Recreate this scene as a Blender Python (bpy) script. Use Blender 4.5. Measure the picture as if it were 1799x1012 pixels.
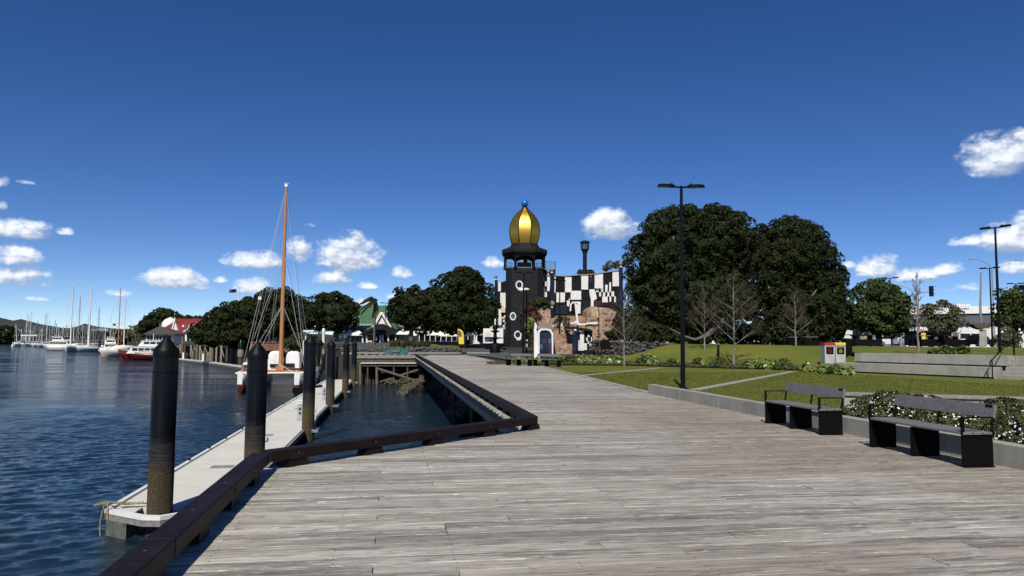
import bpy, math, random
import numpy as np
from mathutils import Vector, Matrix
R = math.radians
for o in list(bpy.data.objects): bpy.data.objects.remove(o)
S = bpy.context.scene
COL = S.collection
random.seed(7); RNG = np.random.default_rng(11)

# ------------------------------------------------------------------ camera
FPX, CX, CY = 1299.0, 899.5, 506.0          # focal length and centre, in pixels of the photograph
TH, PITCH, ROLL, EYE = R(9.2), R(4.18), R(0.45), 1.62
_f = Vector((math.sin(TH)*math.cos(PITCH), math.cos(TH)*math.cos(PITCH), math.sin(PITCH)))
_r0 = Vector((math.cos(TH), -math.sin(TH), 0)); _u0 = _r0.cross(_f)
_r = math.cos(ROLL)*_r0 + math.sin(ROLL)*_u0; _u = -math.sin(ROLL)*_r0 + math.cos(ROLL)*_u0
FD = Vector((math.sin(TH), math.cos(TH), 0)); EYEV = Vector((0, 0, EYE))
cam_d = bpy.data.cameras.new('camera'); cam = bpy.data.objects.new('camera', cam_d); COL.objects.link(cam)
cam.matrix_world = Matrix(((_r.x, _u.x, -_f.x, 0), (_r.y, _u.y, -_f.y, 0), (_r.z, _u.z, -_f.z, EYE), (0, 0, 0, 1)))
cam_d.sensor_width = 36; cam_d.lens = 36*FPX/1799; cam_d.clip_start = .05; cam_d.clip_end = 9000
S.camera = cam

# ------------------------------------------------------------------ world, sun, exposure
SUN_EL, SUN_HEAD = 46.0, 199.0              # elevation; compass heading of the sun, clockwise from +Y
W = bpy.data.worlds.new('World'); S.world = W; W.use_nodes = True
NT = W.node_tree; NT.nodes.clear()
def wn(t, **k):
    n = NT.nodes.new(t)
    for a, b in k.items(): setattr(n, a, b)
    return n
def fmath(nt, op, a, b=None, c=None, clamp=False):
    n = nt.nodes.new('ShaderNodeMath'); n.operation = op; n.use_clamp = clamp
    for i, v in enumerate((a, b, c)):
        if v is None: continue
        if isinstance(v, (int, float)): n.inputs[i].default_value = v
        else: nt.links.new(v, n.inputs[i])
    return n.outputs[0]
# cloud list: (px, py of the flat base's middle, half width px, height px, strength)
CLOUDS = [(30,415,50,24,1),(20,462,36,32,.95),(5,442,40,14,.8),(30,500,50,26,1),(112,412,16,11,.8),(46,324,17,8,.45),(-8,330,22,18,.6),(0,368,14,18,.6),
 (305,503,52,27,1.12),(345,508,30,10,.8),(440,468,50,22,1),(470,466,40,22,.9),(524,456,32,32,.95),(612,468,60,46,1.15),(585,498,34,24,.95),(647,507,22,12,.8),
 (440,515,38,22,.95),(388,496,16,10,.8),(708,487,24,18,.85),(1072,414,50,38,1.2),(1025,406,14,6,.4),(868,470,28,18,.55),(540,399,24,9,.3),(628,366,20,8,.25),
 (690,527,24,14,.6),(1765,296,62,46,1.12),(1722,290,36,16,.9),(1785,436,50,34,1.1),(1700,430,32,16,.75),(1800,400,30,24,.9),(1545,486,36,28,1),(1595,492,48,20,.95),(1660,482,32,18,.75),
 (1790,478,32,18,.8),(1490,470,16,10,.55),(1280,386,22,14,.6),(640,536,30,12,.6),(60,528,22,8,.4),(210,520,26,12,.4),(1690,512,42,16,.4),(760,545,40,10,.35)]
def px_dir(px, py): return (_f + (px-CX)/FPX*_r - (py-CY)/FPX*_u).normalized()
G = bpy.data.node_groups.new('cloud_field', 'ShaderNodeTree')
G.interface.new_socket('Vector', in_out='INPUT', socket_type='NodeSocketVector')
G.interface.new_socket('Density', in_out='OUTPUT', socket_type='NodeSocketFloat')
gi = G.nodes.new('NodeGroupInput'); go = G.nodes.new('NodeGroupOutput')
def gm(*a, **k): return fmath(G, *a, **k)
sp = G.nodes.new('ShaderNodeSeparateXYZ'); G.links.new(gi.outputs[0], sp.inputs[0]); AZ, EL = sp.outputs[0], sp.outputs[1]
def gnoise(scale, detail, rough, zoff):
    m = G.nodes.new('ShaderNodeVectorMath'); m.operation = 'MULTIPLY_ADD'; G.links.new(gi.outputs[0], m.inputs[0])
    m.inputs[1].default_value = (1, 1.5, 1); m.inputs[2].default_value = (zoff, 0, zoff)
    n = G.nodes.new('ShaderNodeTexNoise'); n.inputs['Scale'].default_value = scale; n.inputs['Detail'].default_value = detail; n.inputs['Roughness'].default_value = rough
    G.links.new(m.outputs[0], n.inputs['Vector']); return n.outputs[0]
n1 = gnoise(26, 7, .6, 0); n2 = gnoise(85, 6, .62, 3.3)
tex = gm('ADD', gm('MULTIPLY', gm('SUBTRACT', n1, .5), 2.6), gm('MULTIPLY', gm('SUBTRACT', n2, .5), 1.0))
acc = None
for (px, py, w, h, s) in CLOUDS:
    d = px_dir(px, py); az0 = math.atan2(d.x, d.y); el0 = math.asin(d.z); aw = w/FPX*1.04; ah = h/FPX*1.06
    dx = gm('MULTIPLY', gm('SUBTRACT', AZ, az0), 1/aw)
    dyr = gm('SUBTRACT', EL, el0 + ah*.25)
    dy = gm('MAXIMUM', gm('MULTIPLY', dyr, 1/(ah*.95)), gm('MULTIPLY', dyr, -1/(ah*.48)))
    e = gm('SUBTRACT', s, gm('ADD', gm('MULTIPLY', dx, dx), gm('MULTIPLY', dy, dy)))
    acc = e if acc is None else gm('MAXIMUM', acc, e)
# the cloud bands go on all round, outside the picture too
n3 = gnoise(5.0, 5, .55, 9.1)
far = gm('MULTIPLY', gm('SUBTRACT', n3, .57), 7.0)
band = gm('SUBTRACT', 1, gm('MULTIPLY', gm('ABSOLUTE', gm('SUBTRACT', EL, .17)), 7.5))
off = gm('MULTIPLY', gm('SUBTRACT', gm('ABSOLUTE', gm('SUBTRACT', AZ, TH)), R(37)), 12, clamp=True)
farc = gm('SUBTRACT', gm('MULTIPLY', gm('MINIMUM', far, gm('MULTIPLY', band, 1.2)), off), gm('MULTIPLY', gm('SUBTRACT', 1, off), 2))
acc = gm('MAXIMUM', acc, farc)
dens = gm('ADD', gm('MAXIMUM', acc, -1.5), tex)
G.links.new(dens, go.inputs[0])
tc = wn('ShaderNodeTexCoord'); sx = wn('ShaderNodeSeparateXYZ'); NT.links.new(tc.outputs['Generated'], sx.inputs[0])
az = fmath(NT, 'ARCTAN2', sx.outputs[0], sx.outputs[1]); el = fmath(NT, 'ARCSINE', sx.outputs[2])
cv = wn('ShaderNodeCombineXYZ'); NT.links.new(az, cv.inputs[0]); NT.links.new(el, cv.inputs[1])
cv2 = wn('ShaderNodeCombineXYZ'); NT.links.new(fmath(NT, 'SUBTRACT', az, .004), cv2.inputs[0]); NT.links.new(fmath(NT, 'ADD', el, .009), cv2.inputs[1])
g1 = wn('ShaderNodeGroup', node_tree=G); g2 = wn('ShaderNodeGroup', node_tree=G)
NT.links.new(cv.outputs[0], g1.inputs[0]); NT.links.new(cv2.outputs[0], g2.inputs[0])
def wmap(v, a, b, c=0, d=1, smooth=True):
    n = wn('ShaderNodeMapRange'); n.interpolation_type = 'SMOOTHSTEP' if smooth else 'LINEAR'
    NT.links.new(v, n.inputs[0])
    for i, k in enumerate((a, b, c, d)): n.inputs[1+i].default_value = k
    return n.outputs[0]
alpha = wmap(g1.outputs[0], 0.0, .95, 0, .98)
light = wmap(fmath(NT, 'SUBTRACT', g1.outputs[0], g2.outputs[0]), -.5, .75, .0, 1)
above = wmap(el, -.005, .02)
alpha = fmath(NT, 'MULTIPLY', alpha, above)
SKY_STR = .107
sky = wn('ShaderNodeTexSky', sky_type='NISHITA', sun_disc=False); sky.sun_elevation = R(SUN_EL); sky.sun_rotation = R(SUN_HEAD)
sky.altitude = 0; sky.air_density = .5; sky.dust_density = 0; sky.ozone_density = 1.5
hsv = wn('ShaderNodeHueSaturation'); hsv.inputs['Saturation'].default_value = 1.28; hsv.inputs['Hue'].default_value = .51
NT.links.new(sky.outputs[0], hsv.inputs['Color'])
cc = wn('ShaderNodeMixRGB'); cc.inputs[1].default_value = (3.4, 4.3, 6.0, 1); cc.inputs[2].default_value = (9.3, 9.7, 10.2, 1); NT.links.new(light, cc.inputs[0])
mx = wn('ShaderNodeMixRGB'); NT.links.new(alpha, mx.inputs[0]); NT.links.new(hsv.outputs[0], mx.inputs[1]); NT.links.new(cc.outputs[0], mx.inputs[2])
bg = wn('ShaderNodeBackground'); bg.inputs[1].default_value = SKY_STR; NT.links.new(mx.outputs[0], bg.inputs[0])
wo = wn('ShaderNodeOutputWorld'); NT.links.new(bg.outputs[0], wo.inputs[0])

sd = bpy.data.lights.new('sun', 'SUN'); sd.energy = 4.9; sd.angle = R(.5); sd.color = (1, .94, .83)
sun = bpy.data.objects.new('sun', sd); COL.objects.link(sun)
hd = R(SUN_HEAD+180)
sun.rotation_euler = Vector((math.sin(hd)*math.cos(R(SUN_EL)), math.cos(hd)*math.cos(R(SUN_EL)), -math.sin(R(SUN_EL)))).to_track_quat('-Z', 'Y').to_euler()
S.view_settings.view_transform = 'Standard'; S.view_settings.look = 'None'; S.view_settings.gamma = 1; S.view_settings.exposure = 0; S.view_settings.use_curve_mapping = False
S.cycles.max_bounces = 6; S.cycles.transparent_max_bounces = 6; S.cycles.caustics_reflective = False; S.cycles.caustics_refractive = False

# ------------------------------------------------------------------ places
def ray(px, py): return _f + (px-CX)/FPX*_r - (py-CY)/FPX*_u
def P(px, py, z=0.0):                        # where a line of sight meets height z
    v = ray(px, py); t = (z-EYE)/v.z; return EYEV + v*t
def D(px, py, d):                            # ... and where it is d metres ahead
    v = ray(px, py); return EYEV + v*(d/v.dot(FD))
def hor(px, d, z):                           # picture row of height z at distance d
    py = 600.0
    for _ in range(4):
        q = D(px, py, d); py += (q.z-z)*FPX/d
    return py
def base(px, d, z):                          # point at height z, distance d, in picture column px
    q = D(px, hor(px, d, z), d); return Vector((q.x, q.y, z))
def cf(x, d, z=0): return Vector((x*math.cos(TH)+d*math.sin(TH), -x*math.sin(TH)+d*math.cos(TH), z))   # camera-frame metres to world
def tocf(X, Y): return X*math.cos(TH)-Y*math.sin(TH), X*math.sin(TH)+Y*math.cos(TH)
def ss(t): t = max(0.0, min(1.0, t)); return t*t*(3-2*t)
def interp(x, pts):
    if x <= pts[0][0]: return pts[0][1]
    for (a, b), (c, d) in zip(pts, pts[1:]):
        if x <= c: return b+(d-b)*(x-a)/(c-a)
    return pts[-1][1]
BED = [(-5, 53), (8.2, 53.4), (17.8, 46.7), (19.6, 44.8), (24, 37), (31, 25)]
def H(X, Y):                                 # ground height
    x, d = tocf(X, Y)
    left = 1.4*ss((d-88)/30)
    q = d-interp(x, BED)
    A = 1.5*ss(q/15); B = 0.0 if q < .9 else 1.12+.38*ss((q-4)/26)
    k = ss((x-21.4)/.5); right = (1-k)*A+k*B
    w = ss((x-5)/8)
    return (1-w)*left+w*right
def HG(X, Y):                                # what lies under the lawns: kept clear of the terrace blocks
    x, d = tocf(X, Y); q = d-interp(x, BED)
    return H(X, Y) if x < 16 or q > 4.5 or d > 80 else min(H(X, Y), 0.0)
def Hc(px, d, n=3):
    z = 0
    for _ in range(n):
        q = base(px, d, z); z = H(q.x, q.y)
    return z
WATER = -3.05

# ------------------------------------------------------------------ materials
MATS = {}
def newmat(name):
    m = bpy.data.materials.new(name); m.use_nodes = True; MATS[name] = m
    nt = m.node_tree; b = nt.nodes['Principled BSDF']; return m, nt, b
def node(nt, t, **k):
    n = nt.nodes.new(t)
    for a, b in k.items(): setattr(n, a, b)
    return n
def noise(nt, vec, scale, detail=4, rough=.55, dist=0):
    n = node(nt, 'ShaderNodeTexNoise'); n.inputs['Scale'].default_value = scale; n.inputs['Detail'].default_value = detail
    n.inputs['Roughness'].default_value = rough; n.inputs['Distortion'].default_value = dist
    if vec is not None: nt.links.new(vec, n.inputs['Vector'])
    return n.outputs[0]
def mapr(nt, v, a, b, c=0, d=1):
    n = node(nt, 'ShaderNodeMapRange'); nt.links.new(v, n.inputs[0])
    for i, k in enumerate((a, b, c, d)): n.inputs[1+i].default_value = k
    return n.outputs[0]
def mixc(nt, f, a, b, mode='MIX'):
    n = node(nt, 'ShaderNodeMixRGB', blend_type=mode)
    for i, v in enumerate((f, a, b)):
        if isinstance(v, (int, float)): n.inputs[i].default_value = v
        elif isinstance(v, tuple): n.inputs[i].default_value = v if len(v) == 4 else (*v, 1)
        else: nt.links.new(v, n.inputs[i])
    return n.outputs[0]
def vec(nt, scale=(1, 1, 1), loc=(0, 0, 0), src='Object'):
    t = node(nt, 'ShaderNodeTexCoord'); m = node(nt, 'ShaderNodeMapping'); m.inputs['Scale'].default_value = scale; m.inputs['Location'].default_value = loc
    nt.links.new(t.outputs[src], m.inputs[0]); return m.outputs[0]
def bump(nt, b, h, strength=.3, dist=.02):
    n = node(nt, 'ShaderNodeBump'); n.inputs['Strength'].default_value = strength; n.inputs['Distance'].default_value = dist
    nt.links.new(h, n.inputs['Height']); nt.links.new(n.outputs[0], b.inputs['Normal']); return n
def hexc(c): return c if len(c) == 4 else (*c, 1)
def simple(name, c1, c2=None, rough=.6, scale=8, metal=0, spec=.5, bmp=.0, bdist=.01, stretch=(1, 1, 1), detail=4, coat=0, lo=.35, hi=.65):
    m, nt, b = newmat(name)
    b.inputs['Roughness'].default_value = rough; b.inputs['Metallic'].default_value = metal
    if coat: b.inputs['Coat Weight'].default_value = coat
    b.inputs['Specular IOR Level'].default_value = spec if max(c1) > .03 or spec != .5 else .14
    if c2 is None: c2 = tuple(x*.8 for x in c1)
    v = vec(nt, stretch); n = noise(nt, v, scale, detail)
    nt.links.new(mixc(nt, mapr(nt, n, lo, hi), hexc(c1), hexc(c2)), b.inputs['Base Color'])
    if bmp: bump(nt, b, noise(nt, v, scale*3, 4), bmp, bdist)
    return m
def geo_rnd(nt):                             # per-piece random number written on the mesh
    a = node(nt, 'ShaderNodeAttribute'); a.attribute_name = 'rnd'; return a.outputs['Fac']

# weathered deck timber: grain runs along X
m, nt, b = newmat('deck_wood')
rnd = geo_rnd(nt)
tcn = node(nt, 'ShaderNodeTexCoord'); sep = node(nt, 'ShaderNodeSeparateXYZ'); nt.links.new(tcn.outputs['Object'], sep.inputs[0])
cmb = node(nt, 'ShaderNodeCombineXYZ'); nt.links.new(fmath(nt, 'ADD', sep.outputs[0], fmath(nt, 'MULTIPLY', rnd, 91.0)), cmb.inputs[0])
nt.links.new(fmath(nt, 'MULTIPLY', sep.outputs[1], 9.0), cmb.inputs[1]); nt.links.new(fmath(nt, 'MULTIPLY', rnd, 37.0), cmb.inputs[2])
gv = cmb.outputs[0]
mpf = node(nt, 'ShaderNodeMapping'); mpf.inputs['Scale'].default_value = (.35, 1.0, 1); nt.links.new(gv, mpf.inputs[0])
g_fine = noise(nt, mpf.outputs[0], 7, 9, .75, 1.0)
mp = node(nt, 'ShaderNodeMapping'); mp.inputs['Scale'].default_value = (1.2, 1.0, 1); nt.links.new(gv, mp.inputs[0])
g_wide = noise(nt, mp.outputs[0], 1.5, 7, .68, 1.2)
mpk = node(nt, 'ShaderNodeMapping'); mpk.inputs['Scale'].default_value = (1.0, .42, 1); nt.links.new(gv, mpk.inputs[0])
vor = node(nt, 'ShaderNodeTexVoronoi'); vor.inputs['Scale'].default_value = 1.35; nt.links.new(mpk.outputs[0], vor.inputs['Vector'])
bands = noise(nt, vec(nt, (.16, 1.5, 1)), 1.0, 4, .65)
knot = mapr(nt, fmath(nt, 'ADD', vor.outputs['Distance'], fmath(nt, 'MULTIPLY', g_wide, .18)), .13, .26, 1, 0)
mpa = node(nt, 'ShaderNodeMapping'); mpa.inputs['Scale'].default_value = (.45, .85, 1); nt.links.new(gv, mpa.inputs[0])
gA = noise(nt, mpa.outputs[0], 2.2, 7, .7, .9)
fA = fmath(nt, 'ADD', mapr(nt, gA, .34, .66), fmath(nt, 'MULTIPLY', fmath(nt, 'SUBTRACT', rnd, .5), .75), clamp=True)
tone = mixc(nt, fA, (.17, .155, .13), (.62, .58, .505))
tone = mixc(nt, fmath(nt, 'MULTIPLY', mapr(nt, g_wide, .50, .64), .45), tone, (.62, .595, .54))
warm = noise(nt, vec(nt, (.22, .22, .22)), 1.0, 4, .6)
xr = mapr(nt, sep.outputs[0], -1, 6.5, .08, .8)  # browner wear to the right; sunlit paleness on the left is painted in too
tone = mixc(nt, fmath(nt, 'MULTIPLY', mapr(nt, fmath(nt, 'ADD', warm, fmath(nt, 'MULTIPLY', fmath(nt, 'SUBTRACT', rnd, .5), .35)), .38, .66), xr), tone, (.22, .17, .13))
tone = mixc(nt, fmath(nt, 'MULTIPLY', mapr(nt, g_fine, .50, .64), .62), tone, (.11, .10, .09))
st = noise(nt, mp.outputs[0], .8, 6, .75, 2.0)
tone = mixc(nt, fmath(nt, 'MULTIPLY', mapr(nt, st, .53, .62), .72), tone, (.105, .092, .08))
hl = noise(nt, mp.outputs[0], 3.1, 5, .7, 1.0)
tone = mixc(nt, fmath(nt, 'MULTIPLY', mapr(nt, hl, .57, .70), .8), tone, (.78, .76, .71))
tone = mixc(nt, fmath(nt, 'MULTIPLY', knot, .5), tone, (.15, .13, .11)); tone = mixc(nt, fmath(nt, 'MULTIPLY', mapr(nt, bands, .50, .66), .5), tone, (.17, .145, .12))
nt.links.new(tone, b.inputs['Base Color']); b.inputs['Roughness'].default_value = .62; b.inputs['Specular IOR Level'].default_value = .4
bump(nt, b, fmath(nt, 'ADD', g_fine, fmath(nt, 'MULTIPLY', knot, .5)), .75, .012)

# water
m, nt, b = newmat('water_surface')
b.inputs['Base Color'].default_value = (.008, .021, .030, 1); b.inputs['IOR'].default_value = 1.33
v1 = vec(nt, (.6, 1.15, 1)); w1 = noise(nt, v1, 2.1, 7, .66, .7); w2 = noise(nt, vec(nt, (.14, .25, 1)), 1.3, 3, .5, .3); w3 = noise(nt, v1, 9, 4, .65); w4 = noise(nt, vec(nt, (.38, .9, 1)), 1.0, 4, .6, .5)
strk = noise(nt, vec(nt, (.02, .11, 1)), 1.0, 5, .65)
nt.links.new(mapr(nt, strk, .42, .60, .04, .13), b.inputs['Roughness'])
calm = mapr(nt, noise(nt, vec(nt, (.012, .03, 1)), 1.0, 3, .55), .36, .62, .55, 1.15)
ys = node(nt, 'ShaderNodeSeparateXYZ'); nt.links.new(vec(nt), ys.inputs[0]); farw = mapr(nt, ys.outputs[1], 22, 150, .12, .95)
hh = fmath(nt, 'MULTIPLY', fmath(nt, 'ADD', fmath(nt, 'ADD', w1, fmath(nt, 'MULTIPLY', w2, 1.5)), fmath(nt, 'ADD', fmath(nt, 'MULTIPLY', w3, .16), fmath(nt, 'MULTIPLY', w4, 1.3))), calm)
bump(nt, b, fmath(nt, 'MULTIPLY', hh, farw), 1.0, .55)

# grass
def grassmat(name, a, c, s=.25):
    m, nt, b = newmat(name); v = vec(nt)
    n1 = noise(nt, v, s, 4, .6); n2 = noise(nt, v, 14, 5, .75); n3 = noise(nt, v, 1.7, 4, .65)
    col = mixc(nt, mapr(nt, n1, .38, .62), a, c)
    col = mixc(nt, fmath(nt, 'MULTIPLY', mapr(nt, n3, .42, .68), .7), col, (.135, .105, .035))
    col = mixc(nt, fmath(nt, 'MULTIPLY', mapr(nt, n2, .45, .72), .45), col, tuple(x*.35 for x in a))
    nt.links.new(col, b.inputs['Base Color']); b.inputs['Roughness'].default_value = .85; b.inputs['Specular IOR Level'].default_value = .15
    bump(nt, b, n2, .9, .05)
grassmat('grass', (.105, .155, .018), (.165, .178, .03))
grassmat('blade', (.09, .125, .018), (.165, .16, .038), 1.0)

def leafmat(name, a, c, rough=.5, spec=.4, scale=.6, trans=0):
    m, nt, b = newmat(name); g = node(nt, 'ShaderNodeNewGeometry')
    n1 = noise(nt, vec(nt), scale, 3, .6)
    ri = geo_rnd(nt)
    f = fmath(nt, 'ADD', fmath(nt, 'MULTIPLY', n1, .7), fmath(nt, 'MULTIPLY', ri, .5), clamp=True)
    nt.links.new(mixc(nt, mapr(nt, f, .3, .9), a, c), b.inputs['Base Color'])
    b.inputs['Roughness'].default_value = rough; b.inputs['Specular IOR Level'].default_value = spec
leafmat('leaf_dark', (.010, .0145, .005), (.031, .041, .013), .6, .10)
leafmat('leaf_mid', (.020, .032, .009), (.064, .084, .024), .6, .12)
leafmat('leaf_bright', (.06, .10, .018), (.17, .21, .045), .4, .4)
leafmat('leaf_olive', (.05, .055, .022), (.11, .105, .05), .6, .2)
leafmat('leaf_red', (.045, .022, .016), (.09, .045, .03), .7, .2)
leafmat('leaf_palm', (.022, .026, .010), (.075, .075, .03), .6, .15)
simple('bark', (.14, .12, .10), (.07, .06, .05), .9, 6, bmp=.6, bdist=.03, stretch=(1, 1, .2))
simple('bark_pale', (.25, .225, .19), (.13, .115, .095), .85, 7, bmp=.4, bdist=.02, stretch=(1, 1, .3))
simple('twig', (.10, .075, .06), (.055, .042, .036), .9, 9)
# timber stained dark
m, nt, b = newmat('dark_timber'); v = vec(nt, (1, 1, 1)); n1 = noise(nt, v, 3, 6, .65, .8); n2 = noise(nt, v, 22, 5, .7)
col = mixc(nt, mapr(nt, n1, .35, .65), (.005, .003, .0028), (.017, .008, .0065)); col = mixc(nt, fmath(nt, 'MULTIPLY', mapr(nt, n2, .62, .72), .6), col, (.10, .075, .06))
nt.links.new(col, b.inputs['Base Color']); b.inputs['Roughness'].default_value = .6; b.inputs['Specular IOR Level'].default_value = .2; bump(nt, b, n2, .35, .006)
def woodmat(name, a, c, st, dark=.5):
    m, nt, b = newmat(name); v = vec(nt, st); n1 = noise(nt, v, 6, 7, .7, 1.0)
    nt.links.new(mixc(nt, mapr(nt, n1, .3, .7), a, c), b.inputs['Base Color']); b.inputs['Roughness'].default_value = .75; bump(nt, b, n1, .5, .01)
woodmat('bench_wood', (.07, .07, .073), (.21, .21, .215), (5, .45, 5))
woodmat('grey_wood', (.30, .29, .27), (.13, .12, .11), (1, 1, 1))
woodmat('old_timber', (.125, .098, .068), (.035, .027, .02), (1, 1, .25))
woodmat('pile_wood', (.22, .165, .10), (.08, .058, .036), (2, 2, .2))
simple('joist_wood', (.12, .13, .115), (.06, .065, .06), .8, 5, bmp=.4)
# concrete
def concrete(name, a, c, s=1.2, stain=.4):
    m, nt, b = newmat(name); v = vec(nt); n1 = noise(nt, v, s, 6, .62); n2 = noise(nt, vec(nt, (1, 1, .12)), 7, 5, .6); n3 = noise(nt, v, 60, 4, .7)
    col = mixc(nt, mapr(nt, n1, .35, .65), a, c)
    col = mixc(nt, fmath(nt, 'MULTIPLY', mapr(nt, n2, .52, .72), stain), col, tuple(x*.35 for x in a))
    col = mixc(nt, fmath(nt, 'MULTIPLY', mapr(nt, n3, .35, .65), .25), col, tuple(x*.6 for x in a))
    nt.links.new(col, b.inputs['Base Color']); b.inputs['Roughness'].default_value = .85; bump(nt, b, n3, .25, .006)
concrete('concrete', (.37, .36, .315), (.27, .262, .23))
concrete('concrete_light', (.68, .66, .59), (.58, .565, .51), .6, .10)
concrete('concrete_path', (.34, .34, .31), (.27, .265, .245), 2)
simple('asphalt', (.075, .077, .082), (.055, .057, .06), .9, .6, bmp=.3, bdist=.01)
simple('ground_mix', (.035, .033, .028), (.02, .02, .016), .95, .2)
simple('mulch', (.045, .022, .015), (.022, .012, .009), .95, 9, bmp=.8, bdist=.04)
simple('rock', (.11, .105, .10), (.045, .042, .04), .85, 3, bmp=.6, bdist=.06)
simple('rock_light', (.10, .085, .055), (.04, .034, .022), .85, 3, bmp=.6, bdist=.06)
simple('mud', (.016, .013, .009), (.008, .007, .005), .6, 2, bmp=.6, bdist=.05)
simple('steel_black', (.0035, .0035, .004), (.006, .006, .0065), .45, 3)
simple('bench_black', (.0015, .0015, .0018), (.003, .003, .003), .6, 3)
simple('white_paint', (.78, .77, .74), (.68, .67, .63), .5, 2)
simple('white_gel', (.80, .79, .76), (.70, .69, .66), .25, 1.5, coat=.3)
simple('cream', (.70, .64, .50), (.60, .54, .42), .5, 2)
simple('hatch_grey', (.26, .26, .25), (.20, .20, .19), .6, 9)
simple('alu', (.55, .56, .58), (.42, .43, .45), .35, 4, metal=.7)
simple('grey_paint', (.30, .31, .32), (.24, .25, .26), .6, 3)
simple('slate_grey', (.115, .125, .14), (.095, .105, .12), .6, 1.2, stretch=(1, 1, .1))
simple('black_roof', (.010, .010, .011), (.017, .017, .018), .7, 3)
simple('red_roof', (.28, .028, .022), (.22, .022, .018), .5, 1.0)
simple('green_roof', (.085, .17, .085), (.065, .14, .07), .5, 1.0)
simple('shingle', (.075, .07, .06), (.04, .038, .034), .9, 5, bmp=.5, bdist=.03)
simple('red_hull', (.12, .010, .012), (.09, .008, .009), .35, 2, coat=.3)
simple('red', (.45, .03, .03), (.36, .02, .02), .5, 3)
simple('yellow', (.75, .60, .07), (.65, .52, .06), .5, 3)
simple('orange', (.7, .22, .08), (.6, .16, .05), .5, 3)
simple('teal', (.03, .17, .19), (.02, .12, .14), .4, 2)
simple('blue_deep', (.008, .010, .030), (.014, .019, .060), .3, 9, coat=.4)
simple('blue_frame', (.015, .027, .09), (.010, .016, .05), .35, 4)
simple('blue_ball', (.01, .17, .52), (.01, .14, .44), .25, 2, coat=.3)
simple('mast_wood', (.50, .23, .09), (.36, .15, .06), .4, 4, stretch=(1, 1, .1), coat=.2)
simple('rope_mat', (.36, .29, .17), (.18, .13, .07), .9, 30, bmp=.6, bdist=.01)
simple('wire', (.62, .62, .60), (.5, .5, .5), .4, 3)
simple('dark_glass', (.012, .016, .02), (.02, .026, .032), .08, 2)
simple('glass_blue', (.05, .09, .12), (.09, .13, .16), .08, 2)
simple('tower_black', (.011, .0115, .014), (.020, .0205, .024), .6, 3, bmp=.4, bdist=.03)
simple('tile_black', (.006, .006, .0065), (.012, .012, .0125), .5, 3, bmp=.3)
simple('tile_white', (.76, .75, .73), (.66, .65, .63), .45, 2, bmp=.2)
simple('stone_ball', (.26, .24, .21), (.16, .15, .14), .7, 6)
simple('tent', (.82, .81, .78), (.74, .73, .70), .7, 1.0)
simple('tan_brick', (.20, .10, .06), (.14, .07, .04), .8, 1.5)
simple('bin_grey', (.50, .49, .48), (.30, .29, .29), .7, 5, stretch=(1, 1, .25))
simple('petal', (.85, .84, .80), (.78, .77, .72), .6, 3)
# gold leaf
m, nt, b = newmat('gold'); b.inputs['Base Color'].default_value = (.80, .48, .08, 1); b.inputs['Metallic'].default_value = 1; b.inputs['Roughness'].default_value = .42
bump(nt, b, noise(nt, vec(nt, (1, 1, 1)), 14, 4), .35, .03)
# black plastic pile sleeve above tide-marked lower part; z is the real height, so the marks stay with the tide
m, nt, b = newmat('pile_shell'); g = node(nt, 'ShaderNodeNewGeometry'); s3 = node(nt, 'ShaderNodeSeparateXYZ'); nt.links.new(g.outputs['Position'], s3.inputs[0])
v = vec(nt, (1, 1, 1)); nz = noise(nt, vec(nt, (1, 1, 5)), 2.2, 5, .6); sp_ = noise(nt, v, 42, 4, .75)
zz = fmath(nt, 'ADD', s3.outputs[2], fmath(nt, 'MULTIPLY', fmath(nt, 'SUBTRACT', nz, .5), .5))
c0 = mixc(nt, mapr(nt, noise(nt, vec(nt, (2, 2, .25)), 3, 5, .7), .4, .75), (.002, .0024, .0032), (.008, .009, .011))
band = mixc(nt, mapr(nt, noise(nt, vec(nt, (.6, .6, 9)), 2.5, 5, .7), .35, .65), (.010, .010, .010), (.045, .042, .036))
barn = mixc(nt, mapr(nt, sp_, .42, .6), (.022, .016, .009), (.125, .095, .055))
c = mixc(nt, mapr(nt, zz, -.65, -.95), c0, band); c = mixc(nt, mapr(nt, zz, -1.30, -1.55), c, barn)
nt.links.new(c, b.inputs['Base Color'])
nt.links.new(mapr(nt, zz, -.9, -1.4, .33, .95), b.inputs['Roughness'])
bump(nt, b, fmath(nt, 'MULTIPLY', sp_, mapr(nt, zz, -1.2, -1.5, .03, 1)), .9, .03); b.inputs['Specular IOR Level'].default_value = .3
# brick and rubble for the art centre
m, nt, b = newmat('brick_rubble'); bk = node(nt, 'ShaderNodeTexBrick'); bk.inputs['Scale'].default_value = 1.0
bk.inputs['Brick Width'].default_value = .32; bk.inputs['Row Height'].default_value = .11; bk.inputs['Mortar Size'].default_value = .018
bk.inputs['Color1'].default_value = (.22, .075, .04, 1); bk.inputs['Color2'].default_value = (.40, .22, .13, 1); bk.inputs['Mortar'].default_value = (.36, .31, .25, 1)
t_ = node(nt, 'ShaderNodeTexCoord'); s_ = node(nt, 'ShaderNodeSeparateXYZ'); nt.links.new(t_.outputs['Object'], s_.inputs[0]); c_ = node(nt, 'ShaderNodeCombineXYZ')
wob = noise(nt, t_.outputs['Object'], .8, 3)
nt.links.new(fmath(nt, 'ADD', s_.outputs[0], s_.outputs[1]), c_.inputs[0]); nt.links.new(fmath(nt, 'ADD', s_.outputs[2], fmath(nt, 'MULTIPLY', wob, .6)), c_.inputs[1]); nt.links.new(c_.outputs[0], bk.inputs['Vector'])
n1 = noise(nt, t_.outputs['Object'], .45, 5, .6); n2 = noise(nt, t_.outputs['Object'], 3.2, 4, .7)
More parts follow.
